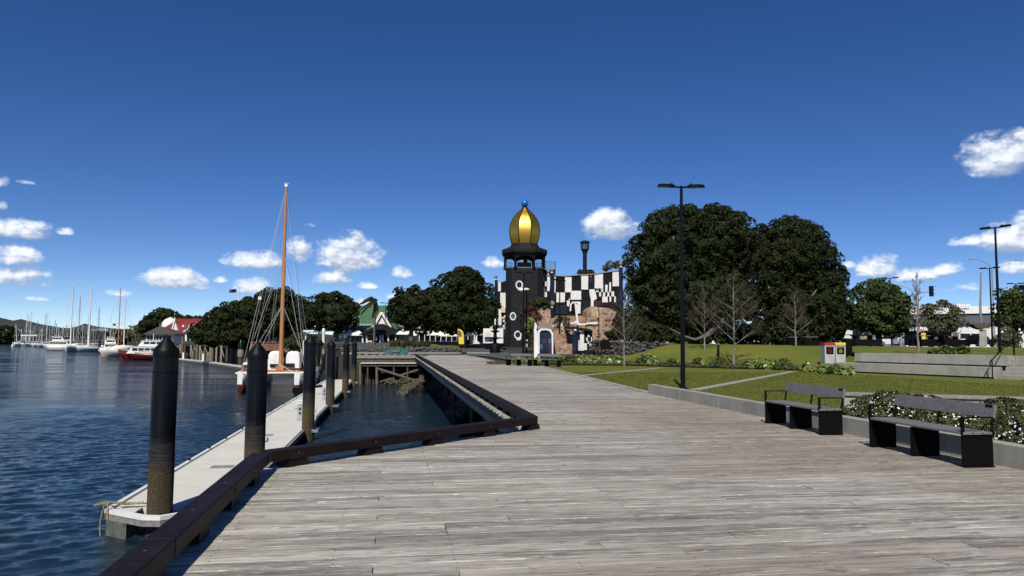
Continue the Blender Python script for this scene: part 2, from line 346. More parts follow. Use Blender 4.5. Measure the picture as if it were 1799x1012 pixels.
col = mixc(nt, mapr(nt, n1, .42, .56), bk.outputs[0], (.42, .31, .21)); col = mixc(nt, fmath(nt, 'MULTIPLY', mapr(nt, n2, .48, .60), .8), col, (.17, .06, .035)); col = mixc(nt, fmath(nt, 'MULTIPLY', mapr(nt, noise(nt, t_.outputs['Object'], 1.1, 5, .7), .54, .62), .75), col, (.50, .43, .33))
col = mixc(nt, fmath(nt, 'MULTIPLY', mapr(nt, noise(nt, t_.outputs['Object'], 6, 3, .6), .55, .65), .6), col, (.07, .04, .03))
nt.links.new(col, b.inputs['Base Color']); b.inputs['Roughness'].default_value = .9; bump(nt, b, n2, .9, .08)
# boulder wall
m, nt, b = newmat('stone_wall'); vo = node(nt, 'ShaderNodeTexVoronoi'); vo.inputs['Scale'].default_value = 4.2; nt.links.new(vec(nt), vo.inputs['Vector'])
vo2 = node(nt, 'ShaderNodeTexVoronoi', feature='DISTANCE_TO_EDGE'); vo2.inputs['Scale'].default_value = 4.2; nt.links.new(vec(nt), vo2.inputs['Vector'])
col = mixc(nt, mapr(nt, vo.outputs['Color'], .1, .9), (.035, .028, .025), (.12, .095, .08)); col = mixc(nt, mapr(nt, vo2.outputs['Distance'], 0, .08, 1, 0), col, (.012, .01, .009))
nt.links.new(col, b.inputs['Base Color']); b.inputs['Roughness'].default_value = .9; bump(nt, b, mapr(nt, vo2.outputs['Distance'], 0, .12), 1, .08)
# hills: bush tones with the blue of distance haze put into the colour
m, nt, b = newmat('hill_bush_haze'); v = vec(nt); n1 = noise(nt, v, .012, 6, .6); n2 = noise(nt, v, .09, 5, .7)
col = mixc(nt, mapr(nt, n1, .42, .6), (.022, .034, .036), (.05, .058, .045)); col = mixc(nt, fmath(nt, 'MULTIPLY', mapr(nt, n2, .45, .6), .6), col, (.014, .022, .022))
nt.links.new(col, b.inputs['Base Color']); b.inputs['Roughness'].default_value = .95; bump(nt, b, n2, 1, 8)

# ------------------------------------------------------------------ mesh building
class MB:
    def __init__(s): s.v = []; s.f = []; s.sm = []; s.mi = []; s.rn = []; s.m = 0; s.r = 0.0
    def face(s, idx, smooth=False): s.f.append(tuple(idx)); s.sm.append(smooth); s.mi.append(s.m); s.rn.append(s.r)
    def add(s, pts, faces, smooth=False):
        o = len(s.v); s.v.extend([tuple(p) for p in pts])
        for f in faces: s.face([o+i for i in f], smooth)
        return s
    def box(s, x0, x1, y0, y1, z0, z1, M=None):
        p = [(x0,y0,z0),(x1,y0,z0),(x1,y1,z0),(x0,y1,z0),(x0,y0,z1),(x1,y0,z1),(x1,y1,z1),(x0,y1,z1)]
        if M is not None: p = [M @ Vector(q) for q in p]
        return s.add(p, [(0,3,2,1),(4,5,6,7),(0,1,5,4),(1,2,6,5),(2,3,7,6),(3,0,4,7)])
    def bbox(s, x0, x1, y0, y1, z0, z1, c=.01, M=None):   # box with chamfered long and short top/side edges
        xs, ys = (x0, x1), (y0, y1)
        ring = [(x0+c,y0),(x1-c,y0),(x1,y0+c),(x1,y1-c),(x1-c,y1),(x0+c,y1),(x0,y1-c),(x0,y0+c)]
        ins = [(x0+2*c,y0+c),(x1-2*c,y0+c),(x1-c,y0+2*c),(x1-c,y1-2*c),(x1-2*c,y1-c),(x0+2*c,y1-c),(x0+c,y1-2*c),(x0+c,y0+2*c)]
        p = [(x,y,z0) for x,y in ring]+[(x,y,z1-c) for x,y in ring]+[(x,y,z1) for x,y in ins]
        if M is not None: p = [M @ Vector(q) for q in p]
        fs = [tuple(range(7,-1,-1)), tuple(range(16,24))]
        for k in range(8):
            n = (k+1) % 8; fs += [(k,n,8+n,8+k),(8+k,8+n,16+n,16+k)]
        return s.add(p, fs)
    def prism(s, poly, z0, z1, M=None):                   # poly in xy, extruded in z
        n = len(poly); p = [(x,y,z0) for x,y in poly]+[(x,y,z1) for x,y in poly]
        if M is not None: p = [M @ Vector(q) for q in p]
        return s.add(p, [tuple(range(n-1,-1,-1)), tuple(range(n,2*n))]+[(k,(k+1)%n,n+(k+1)%n,n+k) for k in range(n)])
    def slab(s, poly, y0, y1):                            # poly in xz, thickness in y (front y0)
        n = len(poly); p = [(x,y0,z) for x,z in poly]+[(x,y1,z) for x,z in poly]
        return s.add(p, [tuple(range(n)), tuple(range(2*n-1,n-1,-1))]+[(k,n+k,n+(k+1)%n,(k+1)%n) for k in range(n)])
    def tube(s, pts, rad, n=8, caps=True, smooth=True):
        pts = [Vector(p) for p in pts]
        if isinstance(rad, (int, float)): rad = [rad]*len(pts)
        o = len(s.v); prev = None
        for i, p in enumerate(pts):
            t = (pts[min(i+1, len(pts)-1)]-pts[max(i-1, 0)])
            t = t.normalized() if t.length > 1e-9 else Vector((0, 0, 1))
            if prev is None: a = t.orthogonal().normalized()
            else:
                a = prev-t*prev.dot(t); a = a.normalized() if a.length > 1e-6 else t.orthogonal().normalized()
            prev = a; bb = t.cross(a)
            for k in range(n):
                an = 2*math.pi*k/n; s.v.append(tuple(p+(a*math.cos(an)+bb*math.sin(an))*rad[i]))
        for i in range(len(pts)-1):
            for k in range(n):
                k2 = (k+1) % n; s.face((o+i*n+k, o+i*n+k2, o+(i+1)*n+k2, o+(i+1)*n+k), smooth)
        if caps:
            for i, fl in ((0, True), (len(pts)-1, False)):
                c = len(s.v); s.v.extend(s.v[o+i*n:o+i*n+n]); r = list(range(c, c+n)); s.face(r[::-1] if fl else r)
        return s
    def lathe(s, prof, c=(0, 0, 0), n=16, smooth=True, ph=0.0, sx=1, sy=1):
        o = len(s.v)
        for r, z in prof:
            for k in range(n):
                an = 2*math.pi*k/n+ph; s.v.append((c[0]+r*math.cos(an)*sx, c[1]+r*math.sin(an)*sy, c[2]+z))
        for i in range(len(prof)-1):
            for k in range(n):
                k2 = (k+1) % n; s.face((o+i*n+k, o+i*n+k2, o+(i+1)*n+k2, o+(i+1)*n+k), smooth)
        for i, fl in ((0, True), (len(prof)-1, False)):
            if prof[i][0] > 1e-4:
                q = len(s.v); s.v.extend(s.v[o+i*n:o+i*n+n]); r = list(range(q, q+n)); s.face(r[::-1] if fl else r)
        return s
    def ball(s, c, r, n=12, m=8, sz=1.0):
        return s.lathe([(max(1e-5, r*math.sin(math.pi*i/m)), -r*sz*math.cos(math.pi*i/m)) for i in range(m+1)], c, n)
    def loft(s, secs, smooth=True, caps=True):            # sections of equal point count, open loops closed round
        n = len(secs[0]); o = len(s.v)
        for q in secs: s.v.extend([tuple(p) for p in q])
        for i in range(len(secs)-1):
            for k in range(n):
                k2 = (k+1) % n; s.face((o+i*n+k, o+(i+1)*n+k, o+(i+1)*n+k2, o+i*n+k2), smooth)
        if caps: s.face(range(o, o+n)); s.face(range(o+(len(secs)-1)*n+n-1, o+(len(secs)-1)*n-1, -1))
        return s
    def mesh(s, name, mats, rnd=False):
        me = bpy.data.meshes.new(name); me.from_pydata(s.v, [], s.f)
        for q in (mats if isinstance(mats, (list, tuple)) else [mats]): me.materials.append(MATS[q])
        me.polygons.foreach_set('use_smooth', s.sm)
        if isinstance(mats, (list, tuple)) and len(mats) > 1: me.polygons.foreach_set('material_index', s.mi)
        if rnd: me.attributes.new('rnd', 'FLOAT', 'FACE').data.foreach_set('value', s.rn)
        me.update(); return me
    def build(s, name, mats, parent=None, rnd=False, loc=None, kind=None, label=None, rz=0):
        o = bpy.data.objects.new(name, s.mesh(name, mats, rnd)); COL.objects.link(o)
        if parent is not None: o.parent = parent
        if loc is not None: o.location = loc
        if rz: o.rotation_euler.z = rz
        if kind: o['kind'] = kind
        if label: o['label'] = label
        return o
def tag(o, label=None, cat=None, group=None, kind=None):
    if label: o['label'] = label
    if cat: o['category'] = cat
    if group: o['group'] = group
    if kind: o['kind'] = kind
    return o
def thing(name, loc, label, cat, group=None, rz=0.0):
    o = bpy.data.objects.new(name, None); COL.objects.link(o); o.empty_display_size = .3
    o.location = loc; o.rotation_euler = (0, 0, rz); return tag(o, label, cat, group)
def struct(name, loc=(0, 0, 0)):
    o = bpy.data.objects.new(name, None); COL.objects.link(o); o.location = loc; o['kind'] = 'structure'; return o
def copy_tree(src, loc, rz=None, label=None, group=None):
    def cp(o, par):
        c = o.copy(); COL.objects.link(c)
        if par is not None: c.parent = par
        for ch in list(o.children): cp(ch, c)
        return c
    r = cp(src, None); r.location = loc
    if rz is not None: r.rotation_euler.z = rz
    if label: r['label'] = label
    if group: r['group'] = group
    return r
class PF:                                    # a thing whose parts are drawn up in its own frame: x right, y away, z up
    def __init__(s, name, px, d, z, label, cat, group=None):
        s.d = d; s.b = base(px, d, z); s.o = thing(name, s.b, label, cat, group, -TH)
    def L(s, px, py, t=0.0):
        q = D(px, py, s.d+t)-s.b; return Vector((q.x*math.cos(TH)-q.y*math.sin(TH), q.x*math.sin(TH)+q.y*math.cos(TH), q.z))
    def xz(s, pts, t=0.0): return [(q.x, q.z) for q in (s.L(a, b, t) for a, b in pts)]
    def plate(s, name, pts, t0, t1, mat, parent=None, **k):      # a slab of real thickness in the facade
        return MB().slab(s.xz(pts, t0), t0, t1).build(name, mat, parent or s.o, **k)
    def rect(s, name, x0, y0, x1, y1, t0, t1, mat, parent=None, **k):
        return s.plate(name, [(x0, y1), (x1, y1), (x1, y0), (x0, y0)], t0, t1, mat, parent, **k)
    def at(s, px, z, t=0.0):                 # local point in column px at world height z
        return s.L(px, hor(px, s.d+t, z), t)

# ================================================================== the large structure
# water: one sheet out to the far bank and past it
def graded(a, b, step, uni, gr):
    out = [a]; sgn = 1 if b > a else -1
    while (b-out[-1])*sgn > 0: out.append(out[-1]+sgn*step); step = step if abs(out[-1]-a) < uni else step*gr
    return np.array(out)
wx = np.concatenate([graded(2.6, -420, .085, 20, 1.026)[::-1], np.arange(2.9, 9, .4)]); wy = graded(7.0, 620, .082, 30, 1.018)
GX, GY = np.meshgrid(wx, wy); sp_ = np.maximum(np.gradient(wx)[None, :], np.gradient(wy)[:, None]); wr = np.random.default_rng(44); Z = np.zeros_like(GX)
for k in range(110):
    lam = .23*(5.5**wr.random()); th_ = R(90+20)+wr.normal()*.50; kk = 2*math.pi/lam; amp = .0036*lam**.85*wr.uniform(.5, 1.3)
    vis = np.clip((lam/sp_-2.2)/1.6, 0, 1); Z += vis*amp*np.sin(kk*(GX*math.cos(th_)+GY*math.sin(th_))+wr.uniform(0, 6.28))
gust = .75+.35*np.sin(GX*.11+1.3*np.sin(GY*.07))*np.sin(GY*.09+.8*np.sin(GX*.05)); lee = np.where(GX > -3.9, .55, 1.0); Z *= gust*lee
edge_ = np.clip(np.minimum(np.minimum(GX-wx[0], wx[-1]-GX)/.8, np.minimum(GY-wy[0], wy[-1]-GY)/.8), 0, 1); Z = WATER+Z*edge_
nv = len(wx); me = bpy.data.meshes.new('water'); me.vertices.add(GX.size); me.vertices.foreach_set('co', np.stack([GX, GY, Z], -1).astype(np.float32).ravel())
ii = (np.arange(len(wy)-1)[:, None]*nv+np.arange(nv-1)[None, :]).ravel(); F = np.stack([ii, ii+1, ii+nv+1, ii+nv], 1).astype(np.int32); nf = len(F)
me.loops.add(nf*4); me.loops.foreach_set('vertex_index', F.ravel()); me.polygons.add(nf); me.polygons.foreach_set('loop_start', np.arange(0, nf*4, 4, dtype=np.int32)); me.polygons.foreach_set('use_smooth', np.ones(nf, bool))
me.materials.append(MATS['water_surface']); me.update(calc_edges=True); o = bpy.data.objects.new('water', me); COL.objects.link(o); o['kind'] = 'structure'
wb = MB(); a0, a1, c0_, c1_ = float(wx[0]), float(wx[-1]), float(wy[0]), float(wy[-1])
for x0, x1, y0, y1 in ((-3000, 60, -600, c0_), (-3000, 60, c1_, 2500), (-3000, a0, c0_, c1_), (a1, 60, c0_, c1_)): wb.add([(x0, y0, WATER), (x1, y0, WATER), (x1, y1, WATER), (x0, y1, WATER)], [(0, 1, 2, 3)])
wb.build('water', 'water_surface', kind='structure')

# ground
QUAY = [(-1200, 560), (-300, 600), (0, 640), (60, 600), (150, 420), (240, 276), (300, 192), (418, 149), (500, 133), (560, 112), (628, 90), (760, 86)]
def toe(Y): return interp(Y, [(30, 6), (42, 5), (48, 4.4), (62, 3.6), (68, 3.3), (83, 3.0)])
def nonuni(a, b, s, g=1.0, far=None):
    out = [a]
    while out[-1] < b: out.append(out[-1]+s); s *= g
    return out
gx = nonuni(-6, 14, 1.0)+nonuni(16, 70, 2.0)+[75, 90, 120, 170, 260, 400, 700, 1500, 4000]
gy = [-400, -60, -20]+nonuni(-5, 82, 2.0)+[83.0, 83.3]+nonuni(85, 135, 2.0)+[140, 150, 170, 200, 260, 400, 700, 1500, 5000]
g = MB(); W_ = len(gx)
for Y in gy:
    for X in gx:
        if X < 8.3 and Y < 83.2: z = max(-6.0, min(-.62, -3.6+(X-toe(Y))*.8))
        else: z = HG(X, Y)-.12
        g.v.append((X, Y, z))
for j in range(len(gy)-1):
    for i in range(W_-1): g.face((j*W_+i, j*W_+i+1, (j+1)*W_+i+1, (j+1)*W_+i), True)
g.build('ground', 'ground_mix', kind='structure')
g = MB(); cols = list(range(-1200, 0, 100))+list(range(0, 765, 20)); rows = [0, 0, 1, 4, 8, 14, 22, 32, 50, 80, 140, 300, 900, 3000]
for c in cols:
    ds = interp(c, QUAY)
    for k, r_ in enumerate(rows):
        x = (c-CX)/FPX*(ds+r_); q = cf(x, ds+r_); z = -6 if k == 0 else H(q.x, q.y)-.17
        if c < 250 and k > 0: z = min(z, .3+min(r_, 40)*.02)
        g.v.append((q.x, q.y, z))
n = len(rows)
for i in range(len(cols)-1):
    for j in range(n-1): g.face((i*n+j, (i+1)*n+j, (i+1)*n+j+1, i*n+j+1))
g.build('riverbank_land', 'ground_mix', kind='structure')

# road and paved forecourt beyond the boardwalk
g = MB(); xs = nonuni(-66, 15, 1.5); ys = nonuni(52, 128, 1.5); idx = {}
def rv(i, j):
    if (i, j) not in idx: idx[(i, j)] = len(g.v); g.v.append((xs[i], ys[j] if abs(ys[j]-83) > .8 else 83.25, H(xs[i], ys[j])))
    return idx[(i, j)]
for j in range(len(ys)-1):
    for i in range(len(xs)-1):
        Xc, Yc = xs[i]+.75, ys[j]+.75; x, d = tocf(Xc, Yc); pxc = CX+x/d*FPX
        if (ys[j] > 82.5 and d > interp(pxc, QUAY)+1.5) or (Xc > 9.8 and x < 6.5 and Yc > 55):
            g.face((rv(i, j), rv(i+1, j), rv(i+1, j+1), rv(i, j+1)), True)
g.build('road', 'asphalt', kind='structure')

# far hills: a real ridge with depth
def ridge(name, prof, d0, depth, mat, seed):
    g = MB(); rr = random.Random(seed); pxs = list(range(prof[0][0], prof[-1][0]+1, 14)); rws = [(-1, 0), (-.55, .38), (-.25, .75), (0, 1), (.4, .8), (1.2, .3), (2, 0)]
    for p_ in pxs:
        hpx = interp(p_, prof)
        for f, k in rws:
            d = d0+f*depth; top = D(p_, hpx+rr.uniform(-.8, .8), d0).z
            x = (p_-CX)/FPX*d*(1 if f <= 0 else d0/d*1.05); q = cf(x, d); g.v.append((q.x, q.y, k*top+(1-k)*-4+(rr.uniform(-1, 1)*d0/600 if 0 < k < 1 else 0)))
    n = len(rws)
    for i in range(len(pxs)-1):
        for j in range(n-1): g.face((i*n+j, (i+1)*n+j, (i+1)*n+j+1, i*n+j+1), True)
    return g.build(name, mat, kind='structure')
ridge('hills', [(-900, 540), (-300, 552), (-60, 556), (4, 558), (22, 563), (36, 560), (60, 566), (80, 572), (100, 575), (130, 576), (150, 569), (172, 574), (200, 577), (240, 580), (330, 580), (480, 584), (700, 592), (900, 598)], 2300, 500, 'hill_bush_haze', 3)
ridge('hills', [(-900, 560), (-60, 572), (0, 573), (60, 577), (120, 582), (200, 584), (260, 586), (420, 590), (600, 596)], 1250, 260, 'hill_bush_haze', 4)
# pale houses dotted over the far hillside: each a gabled block
rr = random.Random(5)
for k, (px, py) in enumerate([(14, 578), (28, 581), (52, 584), (75, 585), (98, 583), (133, 583), (168, 581), (178, 579), (186, 583), (193, 580), (204, 584), (214, 582), (226, 585), (236, 583), (88, 587), (43, 587)]):
    q = D(px, py, 1120); w = rr.uniform(7, 13)
    t = thing('hillside_house', (q.x, q.y, q.z-3), 'tiny pale house on the far hillside above the masts', 'house', 'pale houses on the far hillside', rr.uniform(-.6, .6))
    MB().box(-w/2, w/2, -4, 4, -6, 3.0).build('wall', 'white_paint', t)
    MB().slab([(-w/2-.5, 3), (w/2+.5, 3), (w/2-2, 5.2), (-w/2+2, 5.2)], -4.4, 4.4).build('roof', rr.choice(['grey_paint', 'shingle', 'grey_paint']), t)

# ------------------------------------------------------------------ boardwalk
bw = struct('boardwalk')
S45 = 4.19/4.0
def XL(Y):
    if Y < 9.62: return -1.72
    if Y < 13.95: return max(-1.72, -1.46+(Y-9.71)*S45-.35)
    return 2.44
def XR(Y): return interp(Y, [(23.2, 8.2), (23.25, 8.26), (50.9, 10.1), (52.2, 10.25), (62.4, 8.8), (83.2, 9.2)]) if Y > 23.2 else 8.2
PITCHY = .2; BW = .188
jr = random.Random(21); far_b = MB(); n_ind = 0; rows_info = []
def plank(mb, xa0, xa1, xb0, xb1, y0, y1, zt, c=.0045, zb=-.045):
    def xl(y): return xa0+(xa1-xa0)*(y-y0)/(y1-y0)
    def xr(y): return xb0+(xb1-xb0)*(y-y0)/(y1-y0)
    pr = [(y0, zb), (y0, zt-c), (y0+c, zt), (y1-c, zt), (y1, zt-c), (y1, zb)]
    mb.add([(xl(y), y, z) for y, z in pr]+[(xr(y), y, z) for y, z in pr], [(5,4,3,2,1,0), (6,7,8,9,10,11), (0,1,7,6), (1,2,8,7), (2,3,9,8), (3,4,10,9), (4,5,11,10)])
k = 0; Y = -3.0
while Y < 83.0:
    y0, y1 = Y, Y+BW; base_j = [0, 2.4, 1.2, 3.6][k % 4] if jr.random() < .7 else jr.choice([.6, 1.8, 3.0, 4.2])
    ind = 4.1 < Y and n_ind < 292
    jag = jr.uniform(-.03, .03) if Y > 13.95 else 0
    cuts = [x for x in (-1.3+base_j+4.8*q-4.8 for q in range(5)) if XL(y0)+.5 < x < XR(y0)-.5]
    xs_ = [(XL(y0)+jag, XL(y1)+jag)]+[(x, x) for x in cuts]+[(XR(y0), XR(y1))]
    for a, b_ in zip(xs_, xs_[1:]):
        zt = jr.uniform(-.007, .001); gap = .004
        mb = MB() if ind else far_b; mb.r = jr.random()
        yo = jr.uniform(-.0015, .0015)
        aa = (a[0]+gap, a[1]+gap); bb = (b_[0]-gap, b_[1]-gap)
        plank(mb, aa[0], aa[1], bb[0], bb[1], y0+yo, y1+yo, zt)
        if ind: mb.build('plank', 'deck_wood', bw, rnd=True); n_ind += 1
    Y += PITCHY; k += 1
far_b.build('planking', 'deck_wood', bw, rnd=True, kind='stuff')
# screw heads, two to a board over each joist
sc = MB(); k = 0; Y = -3.0
while Y < 17:
    if Y > 4:
        x = -1.3
        while x < 8:
            if x > XL(Y)+.3:
                for yy in ((Y+.035, Y+.155) if jr.random() < .8 else (Y+.155,)):
                    cx_, cy_ = x+jr.uniform(-.012, .012), yy+jr.uniform(-.01, .01)
                    sc.add([(cx_+.006*math.cos(a), cy_+.006*math.sin(a), .0022) for a in (0, 1.05, 2.09, 3.14, 4.19, 5.24)], [(0,1,2,3,4,5)])
            x += .9
    Y += PITCHY
sc.build('screw_heads', 'bench_black', bw, kind='stuff')
# joists, fascia and supports
fb = MB()
fb.box(2.56, 2.62, 13.9, 83.0, -.30, -.049)
fb.build('fascia_board', 'joist_wood', bw)
fb = MB(); fb.box(2.66, 2.90, 14.2, 83.0, -.56, -.303); fb.build('bearer', 'grey_wood', bw)
fb = MB(); fb.box(-1.66, -1.60, -3, 9.9, -.30, -.049); fb.build('fascia_board', 'joist_wood', bw)
fb = MB()
for x in nonuni(3.3, 8.1, .6): fb.box(x-.03, x+.03, 14.5, 82.8, -.25, -.05)
for x in nonuni(-1.3, 8.1, .6): fb.box(x-.03, x+.03, -3, min(14.2, 9.9 + max(0, (x+1.3)*.9)), -.25, -.05)
fb.build('joist', 'joist_wood', bw, kind='stuff')
for y in nonuni(16.5, 81, 6.4):
    MB().tube([(4.6, y, -.30), (4.6, y, -5.5)], .17, 10).build('support_pile', 'old_timber', bw)
Mb = Matrix.Translation((-1.46, 9.71, 0)) @ Matrix.Rotation(math.atan2(4.0, 4.19), 4, 'Z')
LB = math.hypot(4.19, 4.0)
MB().box(.1, LB-.1, .12, .17, -.30, -.049, Mb).build('fascia_board', 'joist_wood', bw)

# low timber edge beams round the boardwalk
def edge_beam(label, M, L, segs, first_block, step, w=.22, zb=.105, zt=.235, blk=.36):
    t = thing('edge_beam', M.to_translation(), label, 'edge beam', 'timber edge beams round the boardwalk'); Ml = Matrix.Translation(-M.to_translation()) @ M
    rr_ = random.Random(int(L*10)); x = 0
    for s_ in range(segs):
        x1 = L*(s_+1)/segs
        dz = rr_.uniform(-.003, .003); MB().bbox(x+.002, x1-.002, 0, w, zb+dz, zt+dz, .012, Ml).build('beam', 'dark_timber', t)
        x = x1
    x = first_block
    while x < L-.15:
        sl = .05
        MB().slab([(x, .003), (x+blk, .003), (x+blk-sl, zb-.004), (x+sl, zb-.004)], .015, w-.02).build('block', 'dark_timber', t).matrix_basis = Ml
        x += step
    # bolts on the inner face and lag heads on top
    bt = MB(); x = first_block+blk/2
    while x < L-.1:
        c_ = Ml @ Vector((x, -.004, (zb+zt)/2)); c2 = Ml @ Vector((x, .0, (zb+zt)/2)); bt.tube([c2, c_], .014, 6)
        c_ = Ml @ Vector((x, w/2, zt+.003)); c2 = Ml @ Vector((x, w/2, zt-.002)); bt.tube([c2, c_], .012, 8)
        x += step
    bt.build('bolt_heads', 'old_timber', t, kind='stuff')
    return t
edge_beam('long dark timber edge beam at near left, between boardwalk and pontoon', Matrix.Translation((-1.46, -2.5, 0)) @ Matrix.Rotation(math.pi/2, 4, 'Z'), 12.12, 6, .4, 1.2)
edge_beam('dark brown timber edge beam crossing diagonally above the water to the inner corner', Matrix.Translation((-1.46, 9.71, 0)) @ Matrix.Rotation(math.atan2(4.0, 4.19), 4, 'Z'), LB, 2, .25, 1.32)
edge_beam('very long dark timber edge beam running away from the inner corner to the road', Matrix.Translation((2.75, 13.80, 0)) @ Matrix.Rotation(math.pi/2, 4, 'Z'), 69.0, 14, .35, 1.2)

# riprap at the foot of the bank under the boardwalk
rk = MB(); rr = random.Random(8)
def rock(mb, c, r, seed, flat=.75):
    q = random.Random(seed); n, m = 6, 4; base_ = len(mb.v)
    for i in range(m+1):
        for k in range(n):
            a = 2*math.pi*(k+.5*(i % 2))/n; ph = math.pi*i/m; rad = r*q.uniform(.75, 1.15)
            mb.v.append((c[0]+rad*math.sin(ph)*math.cos(a), c[1]+rad*math.sin(ph)*math.sin(a), c[2]+rad*flat*math.cos(ph)))
    for i in range(m):
        for k in range(n):
            k2 = (k+1) % n; mb.face((base_+i*n+k, base_+(i+1)*n+k, base_+(i+1)*n+k2, base_+i*n+k2))
RC = [P(785, 728, -3.05), P(700, 688, -3.05), P(690, 672, -3.05)]
for k in range(420):
    c_ = RC[k % 3]; Yk = rr.gauss(c_.y, 2.0); w_ = rr.random()**1.2*2.4; Xk = c_.x+w_
    rock(rk, (Xk, Yk, -3.35+w_*.65+rr.uniform(0, .12)), rr.uniform(.16, .38), k)
rk.build('riprap_rocks', 'rock_light', kind='stuff')

# ------------------------------------------------------------------ kerb wall, lawns, paths, terraces
kw = thing('kerb_wall', (8.31, 3, 0), 'long low pale concrete kerb wall between boardwalk and lawn, behind the benches', 'kerb wall')
y = -6.0
for k in range(12):
    y1 = min(y+2.6, 20.18); a = y; y = y1
    if y1-a < .2: break
    MB().bbox(-.11, .11, a+.004, y1-.004, -.35, .30, .008).build('panel', 'concrete', kw)
lw = MB(); pts = [(8.425, -40), (8.425, 23.15), (8.5, 23.3), (9.2, 33), (10.25, 50.4)]
bedf = [cf(x, interp(x, BED)) for x in (2.0, 8.2, 17.8, 19.6, 24, 31, 60)]
bedf[-1] = Vector((90, 5, 0))
poly = pts+[(q.x, q.y) for q in bedf]+[(90, -40)]
lw.prism(poly, -.3, -.02); lw.build('lawn', 'grass', kind='structure')
# flush concrete mowing strips
def strip(name, a, b_, w, z0, z1, mat='concrete_path'):
    a = Vector(a); b_ = Vector(b_); dr = (b_-a).normalized(); nn = Vector((-dr.y, dr.x))*w/2
    return MB().prism([tuple(a-nn), tuple(b_-nn), tuple(b_+nn), tuple(a+nn)], z0, z1).build(name, mat, kind='structure')
p0, p1 = P(1222, 684), P(1392, 652.5); strip('path', (p0.x, p0.y), (p1.x, p1.y), .42, -.03, -.006)
p0, p1 = P(1016, 660), P(1162, 645.8); strip('path', (p0.x, p0.y), (p1.x, p1.y), .42, -.03, -.006)
strip('edging_strip', (8.42, 23.35), (10.22, 50.5), .24, -.1, .006, 'concrete')
# beds and the rising lawn behind
def sheet(name, xs_, qs, mat, zo, kind='structure', sm=True):
    g = MB()
    for x in xs_:
        for q_ in qs:
            d = interp(x, BED)+q_; p = cf(x, d); g.v.append((p.x, p.y, H(p.x, p.y)+zo))
    n = len(qs)
    for i in range(len(xs_)-1):
        for j in range(n-1): g.face((i*n+j, (i+1)*n+j, (i+1)*n+j+1, i*n+j+1), sm)
    return g.build(name, mat, kind=kind)
sheet('planting_bed', [1.9+i*.6 for i in range(31)], [0, .4, .9, 1.5, 2.1, 2.7, 3.3], 'mulch', .03)
sheet('lawn', [8.6+i*.45 for i in range(30)], [2.75+i*.75 for i in range(40)], 'grass', .055)
sheet('lawn', [21.95+i*.3 for i in range(6)]+[23.6+i*1.0 for i in range(8)]+[33, 40, 50, 65, 90], [3.9, 4.4, 5]+[6+i*1.2 for i in range(24)], 'grass', -.0)
# terraces: two tiers of long concrete blocks, steps, handrail
W0, W1 = P(1469, 652.6), P(1744, 664.6); wd = (W1-W0); WL = wd.length; wa = math.atan2(wd.y, wd.x)
TZ = .545
tr = thing('seating_terrace', W0, 'two-tier pale concrete seating terrace with steps at the edge of the lawn', 'terrace', rz=wa)
def tb(x0, x1, y0, y1, z0, z1, name='block', mat='concrete'): return MB().bbox(x0, x1, y0, y1, z0, z1, .008).build(name, mat, tr)
tb(0, WL*.47-.006, 0, .95, -.25, TZ); tb(WL*.47+.006, WL+.0, 0, .95, -.25, TZ)
tb(-.05, WL+.05, -.03, .03, -.26, .055, 'painted_shadow_bar', 'bench_black')  # solid black bar paints the shadow line at the foot of the lower tier
x1u = WL+.25
tb(.55, x1u*.52, 1.0, 1.9, -.2, 1.13); tb(x1u*.52+.012, x1u, 1.0, 1.9, -.2, 1.13)
tb(.6, x1u-.05, .955, .997, TZ-.1, TZ+.075, 'painted_shadow_bar', 'bench_black')  # solid black bar paints the shadow line between the tiers
for k in range(6):
    tb(WL+.28, WL+5, -.0+k*.33, 3.0, -.2+k*.19, .0+k*.19+.175, 'step')
# diagonal concrete seat with a timber top, behind the flowers
a = P(1484.5, 691.5, .44); b_ = P(1795, 700, .44); dv = b_-a; sa = math.atan2(dv.y, dv.x); SL = dv.length+4
st_ = thing('seat_wall', (a.x, a.y, 0), 'long concrete seat wall with weathered timber top behind the white flowers', 'seat wall', rz=sa)
MB().bbox(-.02, SL, .05, .46, -.1, .385, .01).build('wall', 'concrete', st_)
for k in range(3):
    MB().bbox(-.06, SL+.1, 0+.175*k, .165+.175*k, .39, .455, .01).build('slat', 'grey_wood', st_)

# ------------------------------------------------------------------ pontoon and its piles
pn = thing('pontoon', (-5.35, 19.2, -2.5), 'long pale concrete floating pontoon beside the boardwalk', 'pontoon')
px0, px1, py1 = -1.38, 1.36, 62.0
def cbox(*a, name='deck', mat='concrete_light', c=.01): return MB().bbox(*a, c).build(name, mat, pn)
y = .55; 
for k in range(11):
    y1 = min(y+6.0, py1)
    if y1-y > .1: cbox(px0+.14, px1-.02, y+.006, y1-.006, -.22, 0, name='deck_slab')
    y = y1
# near end: shallow point round the pile, with an open well
end = [(px0, .55), (px0, .25), (-.27, -.62), (.15, -.70), (.75, -.20), (px1, .30), (px1, .55)]
inner = [(px0+.13, .52), (px0+.13, .32), (-.22, -.47), (.12, -.55), (.66, -.10), (px1-.13, .36), (px1-.13, .52)]
lip = MB()
for i in range(len(end)-1):
    a_, b2, c2, d2 = end[i], end[i+1], inner[i+1], inner[i]
    lip.prism([a_, b2, c2, d2], -.06, .035)
lip.build('rubber_lip', 'white_paint', pn)
wl = MB()
for i in range(len(end)-1):
    a_, b2 = end[i], end[i+1]; a3 = (a_[0]*.97, a_[1]+.05); b3 = (b2[0]*.97, b2[1]+.05)
    wl.prism([a_, b2, b3, a3], -.20, -.075)
wl.build('waler', 'grey_wood', pn)
MB().prism([(px0+.14, .54), (px0+.14, .34), (-.62, -.02), (-.62, .54)], -.06, -.004).build('corner_plate', 'concrete_light', pn)
